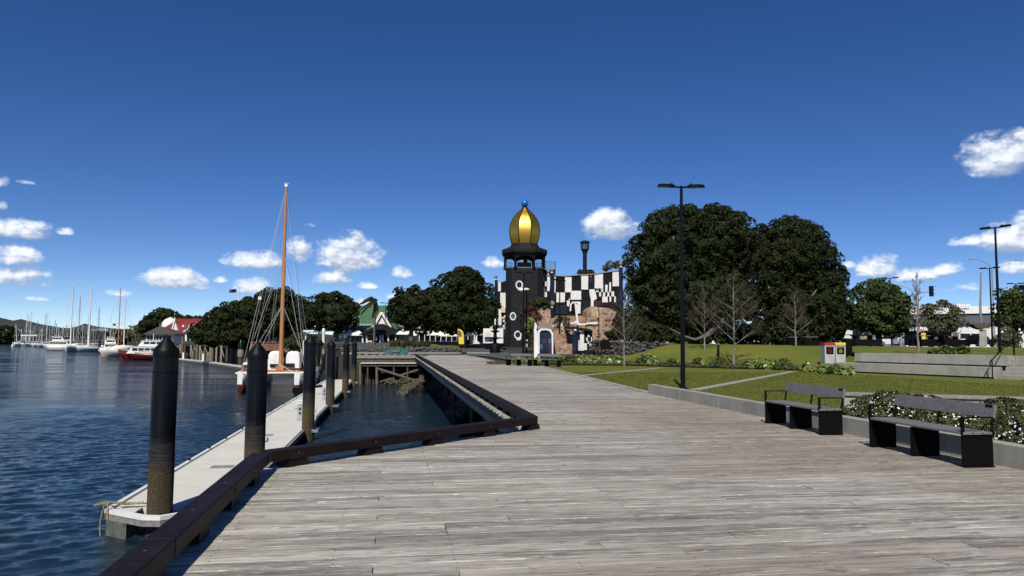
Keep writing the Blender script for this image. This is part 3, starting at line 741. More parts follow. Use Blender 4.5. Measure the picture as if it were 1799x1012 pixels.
MB().prism([(.14, .54), (.14, .18), (.62, .02), (px1-.14, .44), (px1-.14, .54)], -.06, -.004).build('corner_plate', 'concrete_light', pn)
MB().box(px0, px0+.12, .56, py1, -.20, .045).build('edge_rail', 'white_paint', pn)
MB().box(px0+.125, px0+.16, .56, py1, -.15, .012).build('edge_angle', 'alu', pn)
MB().box(px1, px1+.09, .56, py1, -.22, -.03).build('waler', 'grey_wood', pn)
MB().box(px0-.03, px0-.003, .5, py1, -.30, -.09).build('waler', 'grey_wood', pn)
y = .9
fl = MB()
while y < py1-2: fl.box(px0+.15, -.55, y, y+2.3, -.85, -.222); fl.box(.6, px1-.1, y, y+2.3, -.85, -.222); y += 3.0
fl.prism([(px0+.1, .4), (px0+.1, .1), (-.7, -.3), (-.5, .4)], -.8, -.2)
fl.build('float', 'joist_wood', pn)
for y in (4.6, 7.6, 10.4, 13.2, 16.6, 20.6, 25, 30, 36, 42, 48):
    MB().tube([(px0+.06, y-.12, .10), (px0+.06, y+.12, .10)], .024, 8).box(px0+.03, px0+.09, y-.04, y+.04, .045, .09).build('cleat', 'steel_black', pn)
for y in (6.4, 14.6, 27.5, 40): 
    h = MB().box(-.35, .35, y-.28, y+.28, .001, .006).build('hatch', 'hatch_grey', pn)
    MB().box(-.12, .12, y-.1, y+.1, .007, .012).build('handle', 'grey_paint', h)
PILE_Y = [22.55, 36.1, 49.6, 63.2, 77.0]
def pile(loc, ztop, label, r=.285, grp='tall dark mooring piles of the pontoon', bracket=True):
    t = thing('mooring_pile', (loc[0], loc[1], -6), label, 'mooring pile', grp); h = ztop+6; ch = r*1.45
    MB().lathe([(r, 0), (r, h-ch-.05)], n=28).build('shaft', 'pile_shell', t)
    MB().lathe([(r*1.045, h-ch-.12), (r*1.05, h-ch+.02), (r*1.0, h-ch+.06), (r*.18, h-.06), (r*.08, h-.01), (.001, h)], n=28).build('cap', 'steel_black', t)
    MB().lathe([(r*1.03, h-ch-.5), (r*1.03, h-ch-.46)], n=28).build('seam_band', 'steel_black', t)
    return t
pl = []
pile((-5.36, 19.02), 1.73, 'nearest and thickest dark mooring pile, standing through the pontoon end')
labs = ['dark mooring pile second nearest, half hidden by the timber edge beam corner', 'dark mooring pile in the middle of the row beside the white pedestal and ladder',
        'dark mooring pile fourth in the row, right of the catamaran', 'dark mooring pile second from the far end of the pontoon', 'small dark mooring pile at the far end of the pontoon near the old wharf']
for k, Yp in enumerate(PILE_Y):
    pile((-3.80+[-.04, .02, -.06, .1, .1][k], Yp), [1.60, 1.93, 1.72, 1.62, 1.68][k], labs[k], r=[.285, .285, .28, .27, .26][k])
    b1 = MB().box(1.45, 2.05, Yp-19-.42, Yp-19-.33, -.16, -.02).box(1.45, 2.05, Yp-19+.33, Yp-19+.42, -.16, -.02).box(1.96, 2.05, Yp-19-.33, Yp-19+.33, -.16, -.02)
    b1.build('pile_bracket', 'alu', pn)
pile((-7.55, 80.5), 1.62, 'slim dark mooring pile behind and left of the far pontoon row', r=.2)
# service pedestals
def pedestal(y, label):
    t = thing('service_pedestal', (-4.55, y, -2.5), label, 'service pedestal', 'power and water pedestals on the pontoon', rz=-.05)
    MB().bbox(-.13, .13, -.11, .11, 0, .82, .015).build('body', 'alu', t)
    for k in range(3): MB().bbox(-.14, .14, -.12, .12, .85+k*.075, .90+k*.075, .01).build('louvre', 'white_paint', t)
    MB().box(-.1, .1, -.09, .09, .82, 1.0).build('lamp_core', 'steel_black', t)
    for z in (.62, .40): MB().tube([(-.0, -.112, z), (-.0, -.15, z)], .055, 14).build('socket', 'steel_black', t)
    MB().box(-.18, .18, -.16, .16, 0, .02).build('foot', 'alu', t)
    MB().box(.132, .30, -.05, .05, .52, .56).box(.26, .30, -.05, .05, .56, .68).build('hose_hook', 'blue_ball', t)
pedestal(27.6, 'nearest grey service pedestal with two round sockets on the pontoon')
pedestal(39.6, 'second grey service pedestal on the pontoon, just behind the middle mooring pile')
pedestal(53.5, 'farthest service pedestal on the pontoon, behind the fourth pile')
t = thing('boarding_ladder', (-3.90, 40.6, -2.5), 'white boarding ladder on the pontoon edge past the middle mooring pile', 'ladder')
MB().tube([(0, -.3, -.8), (0, -.3, .85), (-.15, -.3, 1.0), (-.5, -.3, 1.0)], .03, 8).build('stile', 'white_paint', t)
MB().tube([(0, .3, -.8), (0, .3, .85), (-.15, .3, 1.0), (-.5, .3, 1.0)], .03, 8).build('stile', 'white_paint', t)
for z in (-.5, -.2, .1): MB().tube([(0, -.3, z), (0, .3, z)], .02, 6).build('rung', 'white_paint', t)
# rope on the pontoon corner
rp = MB(); rr = random.Random(4)
c0 = Vector((-6.69, 19.6, -2.42))
def wav(n, f): return [f(i/(n-1)) for i in range(n)]
rp.tube(wav(24, lambda u: c0+Vector((.20*math.cos(6.28*u)-.14, .10*math.sin(6.28*u), .05+.03*math.sin(9*u)))), .017, 6)
rp.tube(wav(24, lambda u: c0+Vector((.18*math.cos(6.28*u)+.16, .09*math.sin(6.28*u)+.05, .06+.03*math.cos(9*u)))), .017, 6)
for k in range(5):
    rp.tube(wav(14, lambda u, k=k: c0+Vector((.22+u*.85, .12+.05*math.sin(u*11+k*1.7), .0+.035*abs(math.sin(u*9+k))))), .014, 5)
rp.tube(wav(16, lambda u: c0+Vector((.0-.08*math.sin(u*3.1), -.26-.05*u, .10-.95*u))), .018, 6)
rp.tube(wav(16, lambda u: c0+Vector((.05+.10*u, -.24-.12*u, .10-1.0*u+.05*math.sin(u*14)))), .020, 6)
rp.tube(wav(8, lambda u: c0+Vector((.10-.08*u, -.04-.22*u, .06+.04*math.sin(3.1*u)))), .02, 6)
for k in range(7):
    rp.ball(c0+Vector((rr.uniform(.3, .75), .12+rr.uniform(-.05, .05), .03)), .035, 6, 4)
tag(rp.build('mooring_rope', 'rope_mat'), 'tan mooring rope knotted on the pontoon corner and trailing into the water', 'rope')

# ================================================================== trees and plants
def quad_mesh(name, V, nf, mat, rnd, extra=None, mats=None, mi=None):
    """V: (4*nf, 3) quad corners"""
    if extra is not None:
        V = np.concatenate([V, extra.reshape(-1, 3)]); ne = len(extra)//4; rnd = np.concatenate([rnd, np.full(ne, .2)]); nf += ne
    me = bpy.data.meshes.new(name); me.vertices.add(len(V)); me.vertices.foreach_set('co', V.astype(np.float32).ravel())
    me.loops.add(nf*4); me.loops.foreach_set('vertex_index', np.arange(nf*4, dtype=np.int32))
    me.polygons.add(nf); me.polygons.foreach_set('loop_start', np.arange(0, nf*4, 4, dtype=np.int32))
    me.attributes.new('rnd', 'FLOAT', 'FACE').data.foreach_set('value', rnd.astype(np.float32))
    me.materials.append(MATS[mat]); me.update(calc_edges=True); me.validate(); return me
def unit(a): return a/np.maximum(1e-9, np.linalg.norm(a, axis=1, keepdims=True))
def leaf_quads(C, N, size, aspect, rng):
    T = unit(np.cross(N, rng.normal(size=C.shape))); B = np.cross(N, T); s = size[:, None]
    V = np.stack([C-T*s, C-B*s*aspect+N*s*.15, C+T*s, C+B*s*aspect+N*s*.15], axis=1); return V.reshape(-1, 3)
def ellip_quads(c, r, n=14, m=9, rng=None, jag=.1):
    out = []; jit = rng.uniform(1-jag, 1+jag, size=(m+1, n))
    def pt(i, k): ph = math.pi*i/m; a = 2*math.pi*k/n; j = jit[i, k % n]; return (c[0]+r[0]*math.sin(ph)*math.cos(a)*j, c[1]+r[1]*math.sin(ph)*math.sin(a)*j, c[2]+r[2]*math.cos(ph)*j)
    for i in range(m):
        for k in range(n): out += [pt(i, k), pt(i, k+1), pt(i+1, k+1), pt(i+1, k)]
    return np.array(out)
def crown_mesh(name, lobes, seed, clump, leaf, per, mat, gap=.12, core=.66, dens=1.6, aspect=.55, cover=1.0, squash=.8):
    """lobes: (centre, radii) ellipsoids; foliage grows as many small leafy domes over them"""
    rng = np.random.default_rng(seed); Cs = []; Ns = []; Sz = []; Rn = []; ex = []
    L = [(np.array(c), np.array(r)) for c, r in lobes]
    for c, r in L:
        area = 4*math.pi*((r[0]*r[1])**1.6/3+(r[0]*r[2])**1.6/3+(r[1]*r[2])**1.6/3)**(1/1.6)
        n = int(area/(clump**2*1.15)*cover)+6
        u = unit(rng.normal(size=(n, 3))); cc = c+u*r*rng.uniform(.80, 1.04, (n, 1))
        keep = rng.random(n) > gap
        for c2, r2 in L:
            if c2 is c: continue
            keep &= (np.linalg.norm((cc-c2)/r2, axis=1) > .70)
        cc = cc[keep]; u = u[keep]; nn = unit(u/r)
        if core: ex.append(ellip_quads(c, r*core, rng=rng))
        if len(cc) == 0: continue
        k = len(cc); rad = clump*rng.uniform(.55, 1.25, k); tone = rng.random(k)
        m = int(per*dens)
        cr = np.repeat(cc, m, 0); rr_ = np.repeat(rad, m); dr = unit(np.repeat(nn, m, 0)*.55+np.array([0, 0, .35])+rng.normal(size=(k*m, 3))*.75)
        pos = cr+dr*(rr_*rng.uniform(.55, 1.05, k*m)**.5)[:, None]*np.array([1, 1, squash])
        Cs.append(pos); Ns.append(unit(dr+rng.normal(size=dr.shape)*.55)); Sz.append(leaf*rng.uniform(.6, 1.3, k*m)); Rn.append(np.clip(np.repeat(tone, m)*.6+rng.random(k*m)*.4, 0, 1))
    C = np.concatenate(Cs); N = np.concatenate(Ns); Z = np.concatenate(Sz); Q = np.concatenate(Rn)
    return quad_mesh(name, leaf_quads(C, N, Z, aspect, rng), len(C), mat, Q, np.concatenate(ex) if ex else None)
def obj(name, me, parent=None, kind=None, loc=None):
    o = bpy.data.objects.new(name, me); COL.objects.link(o)
    if parent is not None: o.parent = parent
    if kind: o['kind'] = kind
    if loc is not None: o.location = loc
    return o
def broad_tree(label, px, d, lobes, seed, clump=1.0, leaf=.22, per=42, mat='leaf_dark', group=None, trunk=.45, limbs=6, dy=.8, zb=None, bark='bark', gap=.12, cover=1.0, name='broadleaf_tree', core=.68, trunk_px=None):
    """lobes in photograph pixels: (cx, cy, rx, ry[, depth shift m])"""
    z = Hc(px, d) if zb is None else zb
    f = PF(name, px, d, z, label, 'tree', group); rng = random.Random(seed); LL = []
    for lb in lobes:
        cx, cy, rx, ry = lb[:4]; t = lb[4] if len(lb) > 4 else 0
        c = f.L(cx, cy, t); s = (d+t)/FPX; LL.append(((c.x, c.y, c.z), (rx*s, rx*s*dy, ry*s)))
    obj('crown', crown_mesh('crown', LL, seed, clump, leaf, per, mat, gap=gap, cover=cover, core=core), f.o)
    tb_ = MB(); low = min(c[2]-r[2] for c, r in LL); fork = max(.8, min(low+.6, 3.0)); x0 = 0
    tb_.tube([(0, 0, -.5), (0, 0, .15), (rng.uniform(-.1, .1), 0, fork)], [trunk*1.35, trunk*1.0, trunk*.82], 9)
    tb_.build('trunk', bark, f.o)
    lm = MB()
    for i in range(limbs):
        c, r = LL[i % len(LL)]; e = Vector(c)+Vector((rng.uniform(-.6, .6)*r[0], rng.uniform(-.9, .1)*r[1], rng.uniform(-.2, .6)*r[2]))
        m1 = Vector((0, 0, fork-.2)).lerp(e, .45)+Vector((rng.uniform(-.4, .4), rng.uniform(-.4, .4), rng.uniform(-.3, .5)))
        lm.tube([(0, 0, fork-.2), m1, e], [trunk*.6, trunk*.38, trunk*.1], 6)
    lm.build('limb', bark, f.o)
    return f
g1 = 'big dark pohutukawa trees around the park'
BT1 = broad_tree('largest broad dark tree behind the tall lamp post, left of its twin', 1215, 76, [(1212, 440, 78, 60), (1165, 470, 62, 82), (1262, 430, 64, 64, 2), (1290, 470, 44, 76, 3), (1235, 410, 62, 44), (1178, 408, 42, 38, 1), (1225, 530, 92, 62, -1), (1140, 545, 42, 56), (1290, 420, 26, 38, 2), (1210, 400, 34, 34)], 31, .80, .155, 46, group=g1, trunk=.9, limbs=12, bark='bark_pale', gap=.10)
BT2 = broad_tree('second large dark tree with a rounded peak, just right of the largest tree', 1392, 80, [(1395, 455, 66, 66), (1430, 500, 50, 68), (1360, 490, 50, 76), (1395, 545, 80, 52), (1390, 420, 40, 32), (1448, 535, 30, 60, -2), (1340, 440, 30, 40, 1)], 32, .80, .155, 46, group=g1, trunk=.7, limbs=12, bark='bark_pale', gap=.16)
g2 = 'dark rounded trees along the waterfront'
broad_tree('large dark round tree immediately left of the black tower', 812, 104, [(806, 515, 44, 40), (775, 540, 32, 38), (840, 540, 28, 42), (808, 555, 56, 26), (815, 500, 28, 25)], 33, .95, .24, 40, group=g2, trunk=.5, limbs=8)
broad_tree('smaller dark tree at the left shoulder of the tree beside the tower', 722, 108, [(722, 540, 34, 32), (708, 556, 22, 22), (740, 555, 26, 26)], 34, .95, .25, 40, group=g2, trunk=.35)
broad_tree('dark tree directly right of the catamaran mast, in front of the green roof', 590, 118, [(585, 548, 36, 32), (562, 552, 26, 28), (606, 556, 18, 26)], 35, 1.0, .26, 38, group=g2, trunk=.4)
broad_tree('dark tree behind the catamaran mast with the highest top of its group', 490, 128, [(488, 555, 42, 38), (462, 560, 32, 34), (470, 530, 16, 18), (522, 556, 28, 30), (500, 530, 22, 18)], 36, 1.05, .28, 36, group=g2, trunk=.5)
broad_tree('dark tree sloping down toward the red roof, behind the old wharf', 415, 138, [(425, 562, 38, 34), (392, 572, 34, 28), (362, 582, 22, 18), (440, 548, 26, 22), (400, 590, 50, 16)], 37, 1.1, .30, 36, group=g2, trunk=.5)
g3 = 'distant trees behind the marina'
broad_tree('distant dark tree left of the red roofed building, tallest there', 283, 240, [(282, 562, 20, 16), (296, 560, 14, 13), (266, 574, 18, 14), (310, 570, 12, 14)], 38, 1.6, .5, 26, group=g3, trunk=.5)
broad_tree('distant low tree just visible over the ridge of the red roof', 340, 230, [(340, 566, 16, 8), (325, 570, 14, 10)], 39, 1.5, .5, 24, group=g3, trunk=.4, limbs=3)
broad_tree('distant olive tree mass low behind the moored wooden yacht', 236, 300, [(236, 588, 20, 12), (255, 586, 16, 12), (218, 592, 14, 9)], 40, 1.9, .6, 24, 'leaf_olive', g3, .4, 3)
broad_tree('low bank of dark trees at far left edge across the water', 4, 560, [(-40, 590, 40, 16), (4, 590, 22, 13), (22, 596, 12, 9), (-90, 588, 40, 20)], 41, 4, 1.3, 22, group=g3, trunk=.6, limbs=3)
broad_tree('long low bank of distant trees behind the far marina masts', 110, 640, [(50, 594, 26, 7), (90, 593, 26, 8), (130, 594, 26, 7), (170, 593, 26, 8), (205, 593, 20, 8)], 42, 4, 1.3, 20, group=g3, trunk=.6, limbs=3)
g4 = 'street trees beyond the raised lawn'
broad_tree('rounded green tree right of the two giant trees, in front of the street', 1545, 72, [(1538, 520, 28, 20), (1560, 535, 34, 26), (1522, 535, 26, 22), (1545, 560, 40, 24), (1575, 560, 18, 26), (1500, 560, 16, 14, 2)], 43, .8, .17, 44, 'leaf_mid', g4, .3, 9, gap=.2)
broad_tree('thin open tree with small crown in front of the white warehouse', 1650, 66, [(1652, 548, 24, 16), (1670, 562, 20, 14), (1634, 558, 18, 16), (1650, 570, 26, 10)], 44, .55, .14, 26, 'leaf_olive', g4, .12, 8, gap=.45, core=0, name='young_tree')
broad_tree('leafy tree cut by the right edge of the picture', 1785, 62, [(1785, 530, 24, 24), (1772, 550, 16, 22), (1798, 555, 26, 28), (1815, 535, 30, 30)], 45, .7, .16, 44, 'leaf_mid', g4, .2, 7, gap=.2)
broad_tree('low bushy tree far behind the right-hand giant tree', 1490, 110, [(1490, 556, 16, 20), (1500, 575, 20, 14)], 46, .9, .26, 34, 'leaf_mid', g4, .3, 4)

# shrubs without a visible trunk
def bush(label, px, d, lobes, seed, clump, leaf, per, mat, group=None, name='shrub', z=None, cat='shrub', gap=.1, dy=.8, core=.66, aspect=.55):
    z = Hc(px, d) if z is None else z
    f = PF(name, px, d, z, label, cat, group); LL = []
    for lb in lobes:
        cx, cy, rx, ry = lb[:4]; t = lb[4] if len(lb) > 4 else 0; c = f.L(cx, cy, t); s = (d+t)/FPX; LL.append(((c.x, c.y, c.z), (rx*s, rx*s*dy, ry*s)))
    obj('foliage', crown_mesh('foliage', LL, seed, clump, leaf, per, mat, gap=gap, core=core, aspect=aspect), f.o)
    st = MB(); c = LL[0][0]; st.tube([(c[0], c[1], -.1), (c[0]+.03, c[1], max(.2, c[2]))], [.03, .015], 5); st.build('stem', 'twig', f.o)
    return f
bush('reddish brown bare-looking shrub climbing beside the black tower', 932, 96, [(930, 575, 13, 26), (925, 550, 9, 18), (936, 560, 10, 22)], 51, .5, .12, 30, 'leaf_red', gap=.25)
bush('dark green rooftop plants above the brick corner by the tower', 950, 98, [(948, 532, 12, 7), (956, 537, 8, 6), (940, 537, 6, 5)], 52, .45, .12, 34, 'leaf_mid', z=6.0, name='roof_plants')
bush('round bright green bush low beside the white arched kiosk', 933, 78, [(933, 571, 7, 11), (929, 577, 6, 9)], 53, .35, .1, 34, 'leaf_bright')
bush('small rooftop shrub at the foot of the tall black chimney', 1030, 118, [(1021, 480, 5, 4), (1036, 480, 7, 4)], 54, .35, .12, 22, 'leaf_mid', z=11.0, name='roof_plants', core=.5)
bush('feathery rooftop shrub near the right end of the checkered wall', 1077, 118, [(1074, 467, 9, 6), (1086, 466, 7, 6), (1066, 471, 6, 4)], 55, .35, .11, 20, 'leaf_olive', z=12.0, name='roof_plants', core=.4, gap=.4)
bush('green shrub in front of old wharf sheds, right of the catamaran', 540, 105, [(524, 600, 14, 12), (548, 603, 12, 9), (510, 604, 8, 8)], 56, .6, .16, 36, 'leaf_mid')
bush('bright leafy shrub standing on the old wharf edge', 383, 140, [(383, 590, 13, 6), (375, 594, 8, 5)], 57, .7, .2, 30, 'leaf_bright', z=1.6)
bush('dark weedy shrub beside the right edge street pole', 1768, 58, [(1768, 590, 9, 14), (1778, 598, 10, 9), (1760, 600, 8, 6)], 58, .35, .1, 30, 'leaf_olive')
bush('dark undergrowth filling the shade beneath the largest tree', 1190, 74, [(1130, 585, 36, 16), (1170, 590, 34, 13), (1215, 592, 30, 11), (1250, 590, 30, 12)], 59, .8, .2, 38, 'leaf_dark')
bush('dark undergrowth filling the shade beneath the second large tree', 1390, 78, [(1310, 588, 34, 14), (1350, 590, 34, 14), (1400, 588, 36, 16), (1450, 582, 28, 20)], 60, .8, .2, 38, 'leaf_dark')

bush('dark trailing vines over the brick wall below the checkered windows', 990, 96, [(985, 560, 8, 4), (996, 566, 6, 6), (978, 570, 5, 8)], 61, .3, .09, 24, 'leaf_olive', gap=.4, core=0, name='climbing_vines')
bush('dark bushy growth at the right end of the brick wall by the giant tree', 1086, 88, [(1088, 575, 10, 20), (1080, 590, 12, 10), (1094, 555, 7, 14)], 62, .5, .12, 34, 'leaf_dark', gap=.15)

# bare winter trees
def bare_tree(label, px, d, ytop, spread, seed, zb=None, group='bare young trees on the lawn', first=.24, mat='bark_pale', lean=0, r0=.065):
    z = Hc(px, d) if zb is None else zb
    f = PF('bare_tree', px, d, z, label, 'tree', group); top = f.L(px, ytop).z; rr = random.Random(seed)
    tp = [Vector((0, 0, -.2))]; n = 9
    for i in range(1, n+1):
        u = i/n; tp.append(Vector((lean*u+rr.uniform(-.04, .04), rr.uniform(-.04, .04), top*u)))
    rd = [r0*(1-.9*i/n)+.006 for i in range(n+1)]; rd[0] = r0*1.3
    MB().tube(tp, rd, 8).build('trunk', mat, f.o)
    def along(u):
        k = min(n-1, int(u*n)); return tp[k].lerp(tp[k+1], u*n-k), rd[k]*(1-(u*n-k))+rd[k+1]*(u*n-k)
    tw = MB(); bm = MB()
    sp_ = spread*d/FPX
    def grow(p, dr, ln, r, lvl):
        k = 4; pts = [p]; q = p.copy(); v = dr.copy()
        for i in range(k):
            v = (v+Vector((rr.uniform(-.16, .16), rr.uniform(-.16, .16), rr.uniform(-.05, .17)))).normalized(); q = q+v*ln/k; pts.append(q.copy())
        (bm if lvl == 0 else tw).tube(pts, [r*(1-.8*i/k)+.0015 for i in range(k+1)], 5 if lvl == 0 else 3, caps=False)
        if lvl < 3:
            for j in range([9, 5, 3][lvl]):
                u = rr.uniform(.22, .98); kk = min(k-1, int(u*k)); s_ = pts[kk].lerp(pts[kk+1], u*k-kk)
                side = v.cross(Vector((rr.uniform(-1, 1), rr.uniform(-1, 1), rr.uniform(-1, 1)))).normalized()
                grow(s_, (v*.75+side*rr.uniform(.4, .75)+Vector((0, 0, .15))).normalized(), ln*rr.uniform(.32, .52), r*.45, lvl+1)
    nb = 17
    for i in range(nb):
        u = first+(.93-first)*i/(nb-1); p, r = along(u); a = i*2.4+rr.uniform(-.4, .4); up = .45+.65*u
        ln = sp_*(1.15-u*.85)*rr.uniform(.8, 1.15)
        grow(p, Vector((math.cos(a), math.sin(a), up)).normalized(), ln, max(.008, r*.5), 0)
    bm.build('branch', mat, f.o); tw.build('twigs', 'twig', f.o)
    return f
bare_tree('bare pale tree nearest the art centre, at the left end of the planting bed', 1097, 53, 515, 46, 71)
bare_tree('tallest bare tree with wide fan of branches, centred before the giant trees', 1290, 50.5, 486, 66, 72, r0=.085)
bare_tree('thin bare tree just left of the tallest bare tree', 1238, 58, 520, 44, 73)
bare_tree('bare tree standing on the lawn in front of the second giant tree', 1398, 55, 515, 42, 74)
bare_tree('upright bare tree growing behind the middle of the concrete terrace', 1614, 44, 478, 26, 75, first=.3)
bare_tree('small bare sapling in front of the white warehouse wall', 1680, 80, 565, 12, 76, first=.2, r0=.05)

# great pale buttress root of the largest tree
f = PF('fallen_limb', 1235, 66, Hc(1235, 66), 'bare limb curving low beneath the largest tree', 'tree limb')
MB().tube([f.L(1178, 578, 3), f.L(1190, 584, 2), f.L(1205, 592, 1), f.L(1222, 597, 0), f.L(1240, 590, 0), f.L(1252, 578, 1)], [.06, .08, .10, .15, .2, .12], 9).build('limb', 'bark', f.o)

# palm
f = PF('palm_tree', 657, 112, Hc(657, 112), 'windblown palm with drooping fronds in front of the green roof', 'palm tree')
tp = f.L(658, 529); MB().tube([(0, 0, -.2), (.05, 0, tp.z*.5), (tp.x, 0, tp.z)], [.22, .15, .13], 8).build('trunk', 'bark', f.o)
rr = random.Random(12)
for k in range(18):
    a = k*2.4; ln = rr.uniform(1.7, 2.5); el_ = rr.uniform(-.1, 1.2); pts = []
    for i in range(7):
        u = i/6; r_ = ln*u*math.cos(el_)*.75; z = tp.z+ln*(math.sin(el_)*u*1.15-.95*u*u)
        pts.append(Vector((tp.x+r_*math.cos(a)-1.1*u*u, r_*math.sin(a), z)))
    fr = MB(); fr.tube(pts, [.03*(1-u/7) for u in range(7)], 4)
    for i in range(40):
        u = .06+.92*i/40; q = min(5, int(u*6)); p = pts[q].lerp(pts[q+1], u*6-q); dr = (pts[q+1]-pts[q]).normalized(); sd_ = dr.cross(Vector((0, 0, 1))).normalized()
        for s_ in (-1, 1):
            e = p+sd_*s_*.30+dr*.2+Vector((-.05, 0, -.36)); fr.add([p-dr*.10, p+dr*.10, e], [(0, 1, 2)])
    fr.build('frond', 'leaf_palm', f.o)
# flax clumps on the traffic island
def grass_clump(label, px, d, w, h, seed, n=420, mat='leaf_olive', group='flax clumps on the traffic island', z=None):
    f = PF('flax_clump', px, d, Hc(px, d) if z is None else z, label, 'flax plant', group); rr = random.Random(seed); g = MB()
    for k in range(n):
        a = rr.uniform(0, 6.28); r_ = rr.random()**.5*w*.55; b0 = Vector((r_*math.cos(a), r_*math.sin(a)*.7, 0)); ln = h*rr.uniform(.7, 1.15); out = rr.uniform(.2, 1.0)
        dv = Vector((math.cos(a), math.sin(a), 0)); sd_ = Vector((-dv.y, dv.x, 0))*.03; g.r = rr.random()
        p1 = b0+dv*out*ln*.35+Vector((0, 0, ln*.75)); p2 = b0+dv*out*ln*.95+Vector((0, 0, ln*(1.0-out*.45)))
        g.add([b0-sd_, b0+sd_, p1+sd_, p2, p1-sd_], [(0, 1, 2, 4), (4, 2, 3)])
    g.build('blades', mat, f.o, rnd=True); return f
grass_clump('left grassy flax clump behind the teal boat', 704, 97, 2.6, 1.7, 1)
grass_clump('right grassy flax clump, widest, left of the yellow banner', 734, 97, 2.8, 1.6, 2)
grass_clump('small flax tuft at the left foot of the pair', 690, 96, 1.4, .9, 3)

# big-leaved plants along the bed: each clump a plant of its own
def rosette(label, px, py, d, r, h, seed, n=90, mat='leaf_bright', group='large-leaved green plants in the long bed', ls=.13):
    f = PF('leafy_plant', px, d, Hc(px, d)+.02, label, 'plant', group); rng = np.random.default_rng(seed)
    u = unit(rng.normal(size=(n, 3))); u[:, 2] = np.abs(u[:, 2]); C = u*np.array([r, r*.8, h])*rng.uniform(.65, 1.0, (n, 1))+np.array([0, 0, .06])
    N = unit(u*.6+np.array([0, -.35, .55])+rng.normal(size=(n, 3))*.35); V = leaf_quads(C, N, ls*rng.uniform(.6, 1.3, n), .8, rng)
    obj('leaves', quad_mesh('leaves', V, n, mat, rng.random(n), ellip_quads((0, 0, .05), (r*.7, r*.55, h*.7), 8, 5, rng)), f.o)
    return f
where = ['at the far left end of the long bed', 'behind the left pair of far benches', 'between the two far benches', 'behind the right far bench', 'right of the far benches', 'below the checkered kiosk', 'in front of the checkered kiosk panel', 'left of the first bare tree', 'by the first bare tree', 'right of the first bare tree',
         'midway to the tall lamp post', 'just left of the tall lamp post', 'right of the tall lamp post', 'before the thin bare tree', 'left of the tallest bare tree', 'right of the tallest bare tree', 'half way along the bed', 'before the lawn bare tree', 'right of the lawn bare tree', 'just left of the rubbish bins', 'in front of the red bin', 'at the terrace end of the bed']
pxs = [908, 915, 938, 962, 985, 1005, 1025, 1045, 1068, 1088, 1128, 1150, 1185, 1232, 1262, 1318, 1345, 1372, 1418, 1452, 1470, 1484]
rr = random.Random(77)
for k, px in enumerate(pxs):
    for j in range(3 if 4 <= k <= 11 else 2):
        q0 = 1.0+j*.8; x_ = (px-CX)/FPX*51; d = interp(x_, BED)+q0; pj = px+rr.uniform(-7, 7)
        sz = rr.uniform(.42, .62)*(1.1 if 3 < k < 12 or k in (16, 17) else .85)
        rosette(('front ', 'middle ', 'rear ')[j]+rr.choice(['green broad-leaved clump ', 'bright leafy clump ', 'glossy-leaved clump '])+where[k], pj, 0, d, sz, sz*1.05, 100+k*5+j, mat='leaf_bright' if rr.random() < .7 else 'leaf_mid')
for k, (px, w_) in enumerate([(1662, 1.0), (1690, .9), (1640, .5)]):
    rosette(['dark leafy plant on the raised lawn above the terrace middle', 'dark leafy plant above the terrace, right of its neighbour', 'small tuft on top edge of terrace'][k], px, 0, 42.5, w_*.55, .42*w_, 300+k, 70, 'leaf_mid', 'leafy plants above the terrace', .14)
# low ground cover in the bed
rng = np.random.default_rng(9); n = 16000
xs_ = rng.uniform(-1.8, 19, n); qs = rng.uniform(.15, 3.0, n); C = np.array([tuple(cf(x, interp(x, BED)+q)) for x, q in zip(xs_, qs)]); C[:, 2] = [H(a, b)+.05+rr.random()*.12 for a, b in C[:, :2]]
N = unit(rng.normal(size=(n, 3))*.7+np.array([0, -.3, 1])); obj('ground_cover', quad_mesh('ground_cover', leaf_quads(C, N, rng.uniform(.03, .07, n), .6, rng), n, 'leaf_olive', rng.random(n)), kind='stuff')

# white-flowered bushes behind the kerb wall
def daisy(label, X, Y, rx, ry, h, seed):
    f = thing('flowering_bush', (X, Y, -.05), label, 'flowering bush', 'white flowering bushes behind the benches')
    rng = np.random.default_rng(seed)
    lob = [((0, 0, h*.42), (rx, ry, h*.52))]+[((rng.uniform(-.5, .5)*rx, rng.uniform(-.7, .7)*ry, h*rng.uniform(.35, .6)), (rx*.5, ry*.42, h*.42)) for _ in range(5)]
    obj('foliage', crown_mesh('foliage', lob, seed, .10, .030, 30, 'leaf_olive2', gap=.05, core=.80, aspect=.5), f)
    C = []; N = []
    for c, r in lob:
        n = int(900*r[0]*r[1]*1.6)+120; u = unit(rng.normal(size=(n, 3))); u[:, 2] = np.abs(u[:, 2])*.9-.1; u = unit(u)
        p = np.array(c)+u*np.array(r)*rng.uniform(1.0, 1.1, (n, 1)); ok = np.ones(n, bool)
        for c2, r2 in lob:
            if c2 is not c: ok &= np.linalg.norm((p-np.array(c2))/np.array(r2), axis=1) > .98
        C.append(p[ok]); N.append(u[ok])
    C = np.concatenate(C); N = np.concatenate(N); C = C[C[:, 2] > .05]; N = N[:len(C)]
    fl = MB(); cen = MB()
    for c, nn in zip(C, unit(N+rng.normal(size=N.shape)*.4)):
        w = Vector(nn); a = w.orthogonal().normalized(); b2 = w.cross(a); r_ = rng.uniform(.009, .017)
        cc_ = Vector(c); fl.add([cc_-w*.004]+[cc_+(a*math.cos(t*1.2566)+b2*math.sin(t*1.2566))*r_ for t in range(5)], [(0, 1, 2), (0, 2, 3), (0, 3, 4), (0, 4, 5), (0, 5, 1)])
    fl.build('blossoms', 'petal', f, kind='stuff')
leafmat('leaf_olive2', (.030, .040, .012), (.090, .098, .036), .6, .25, 3)
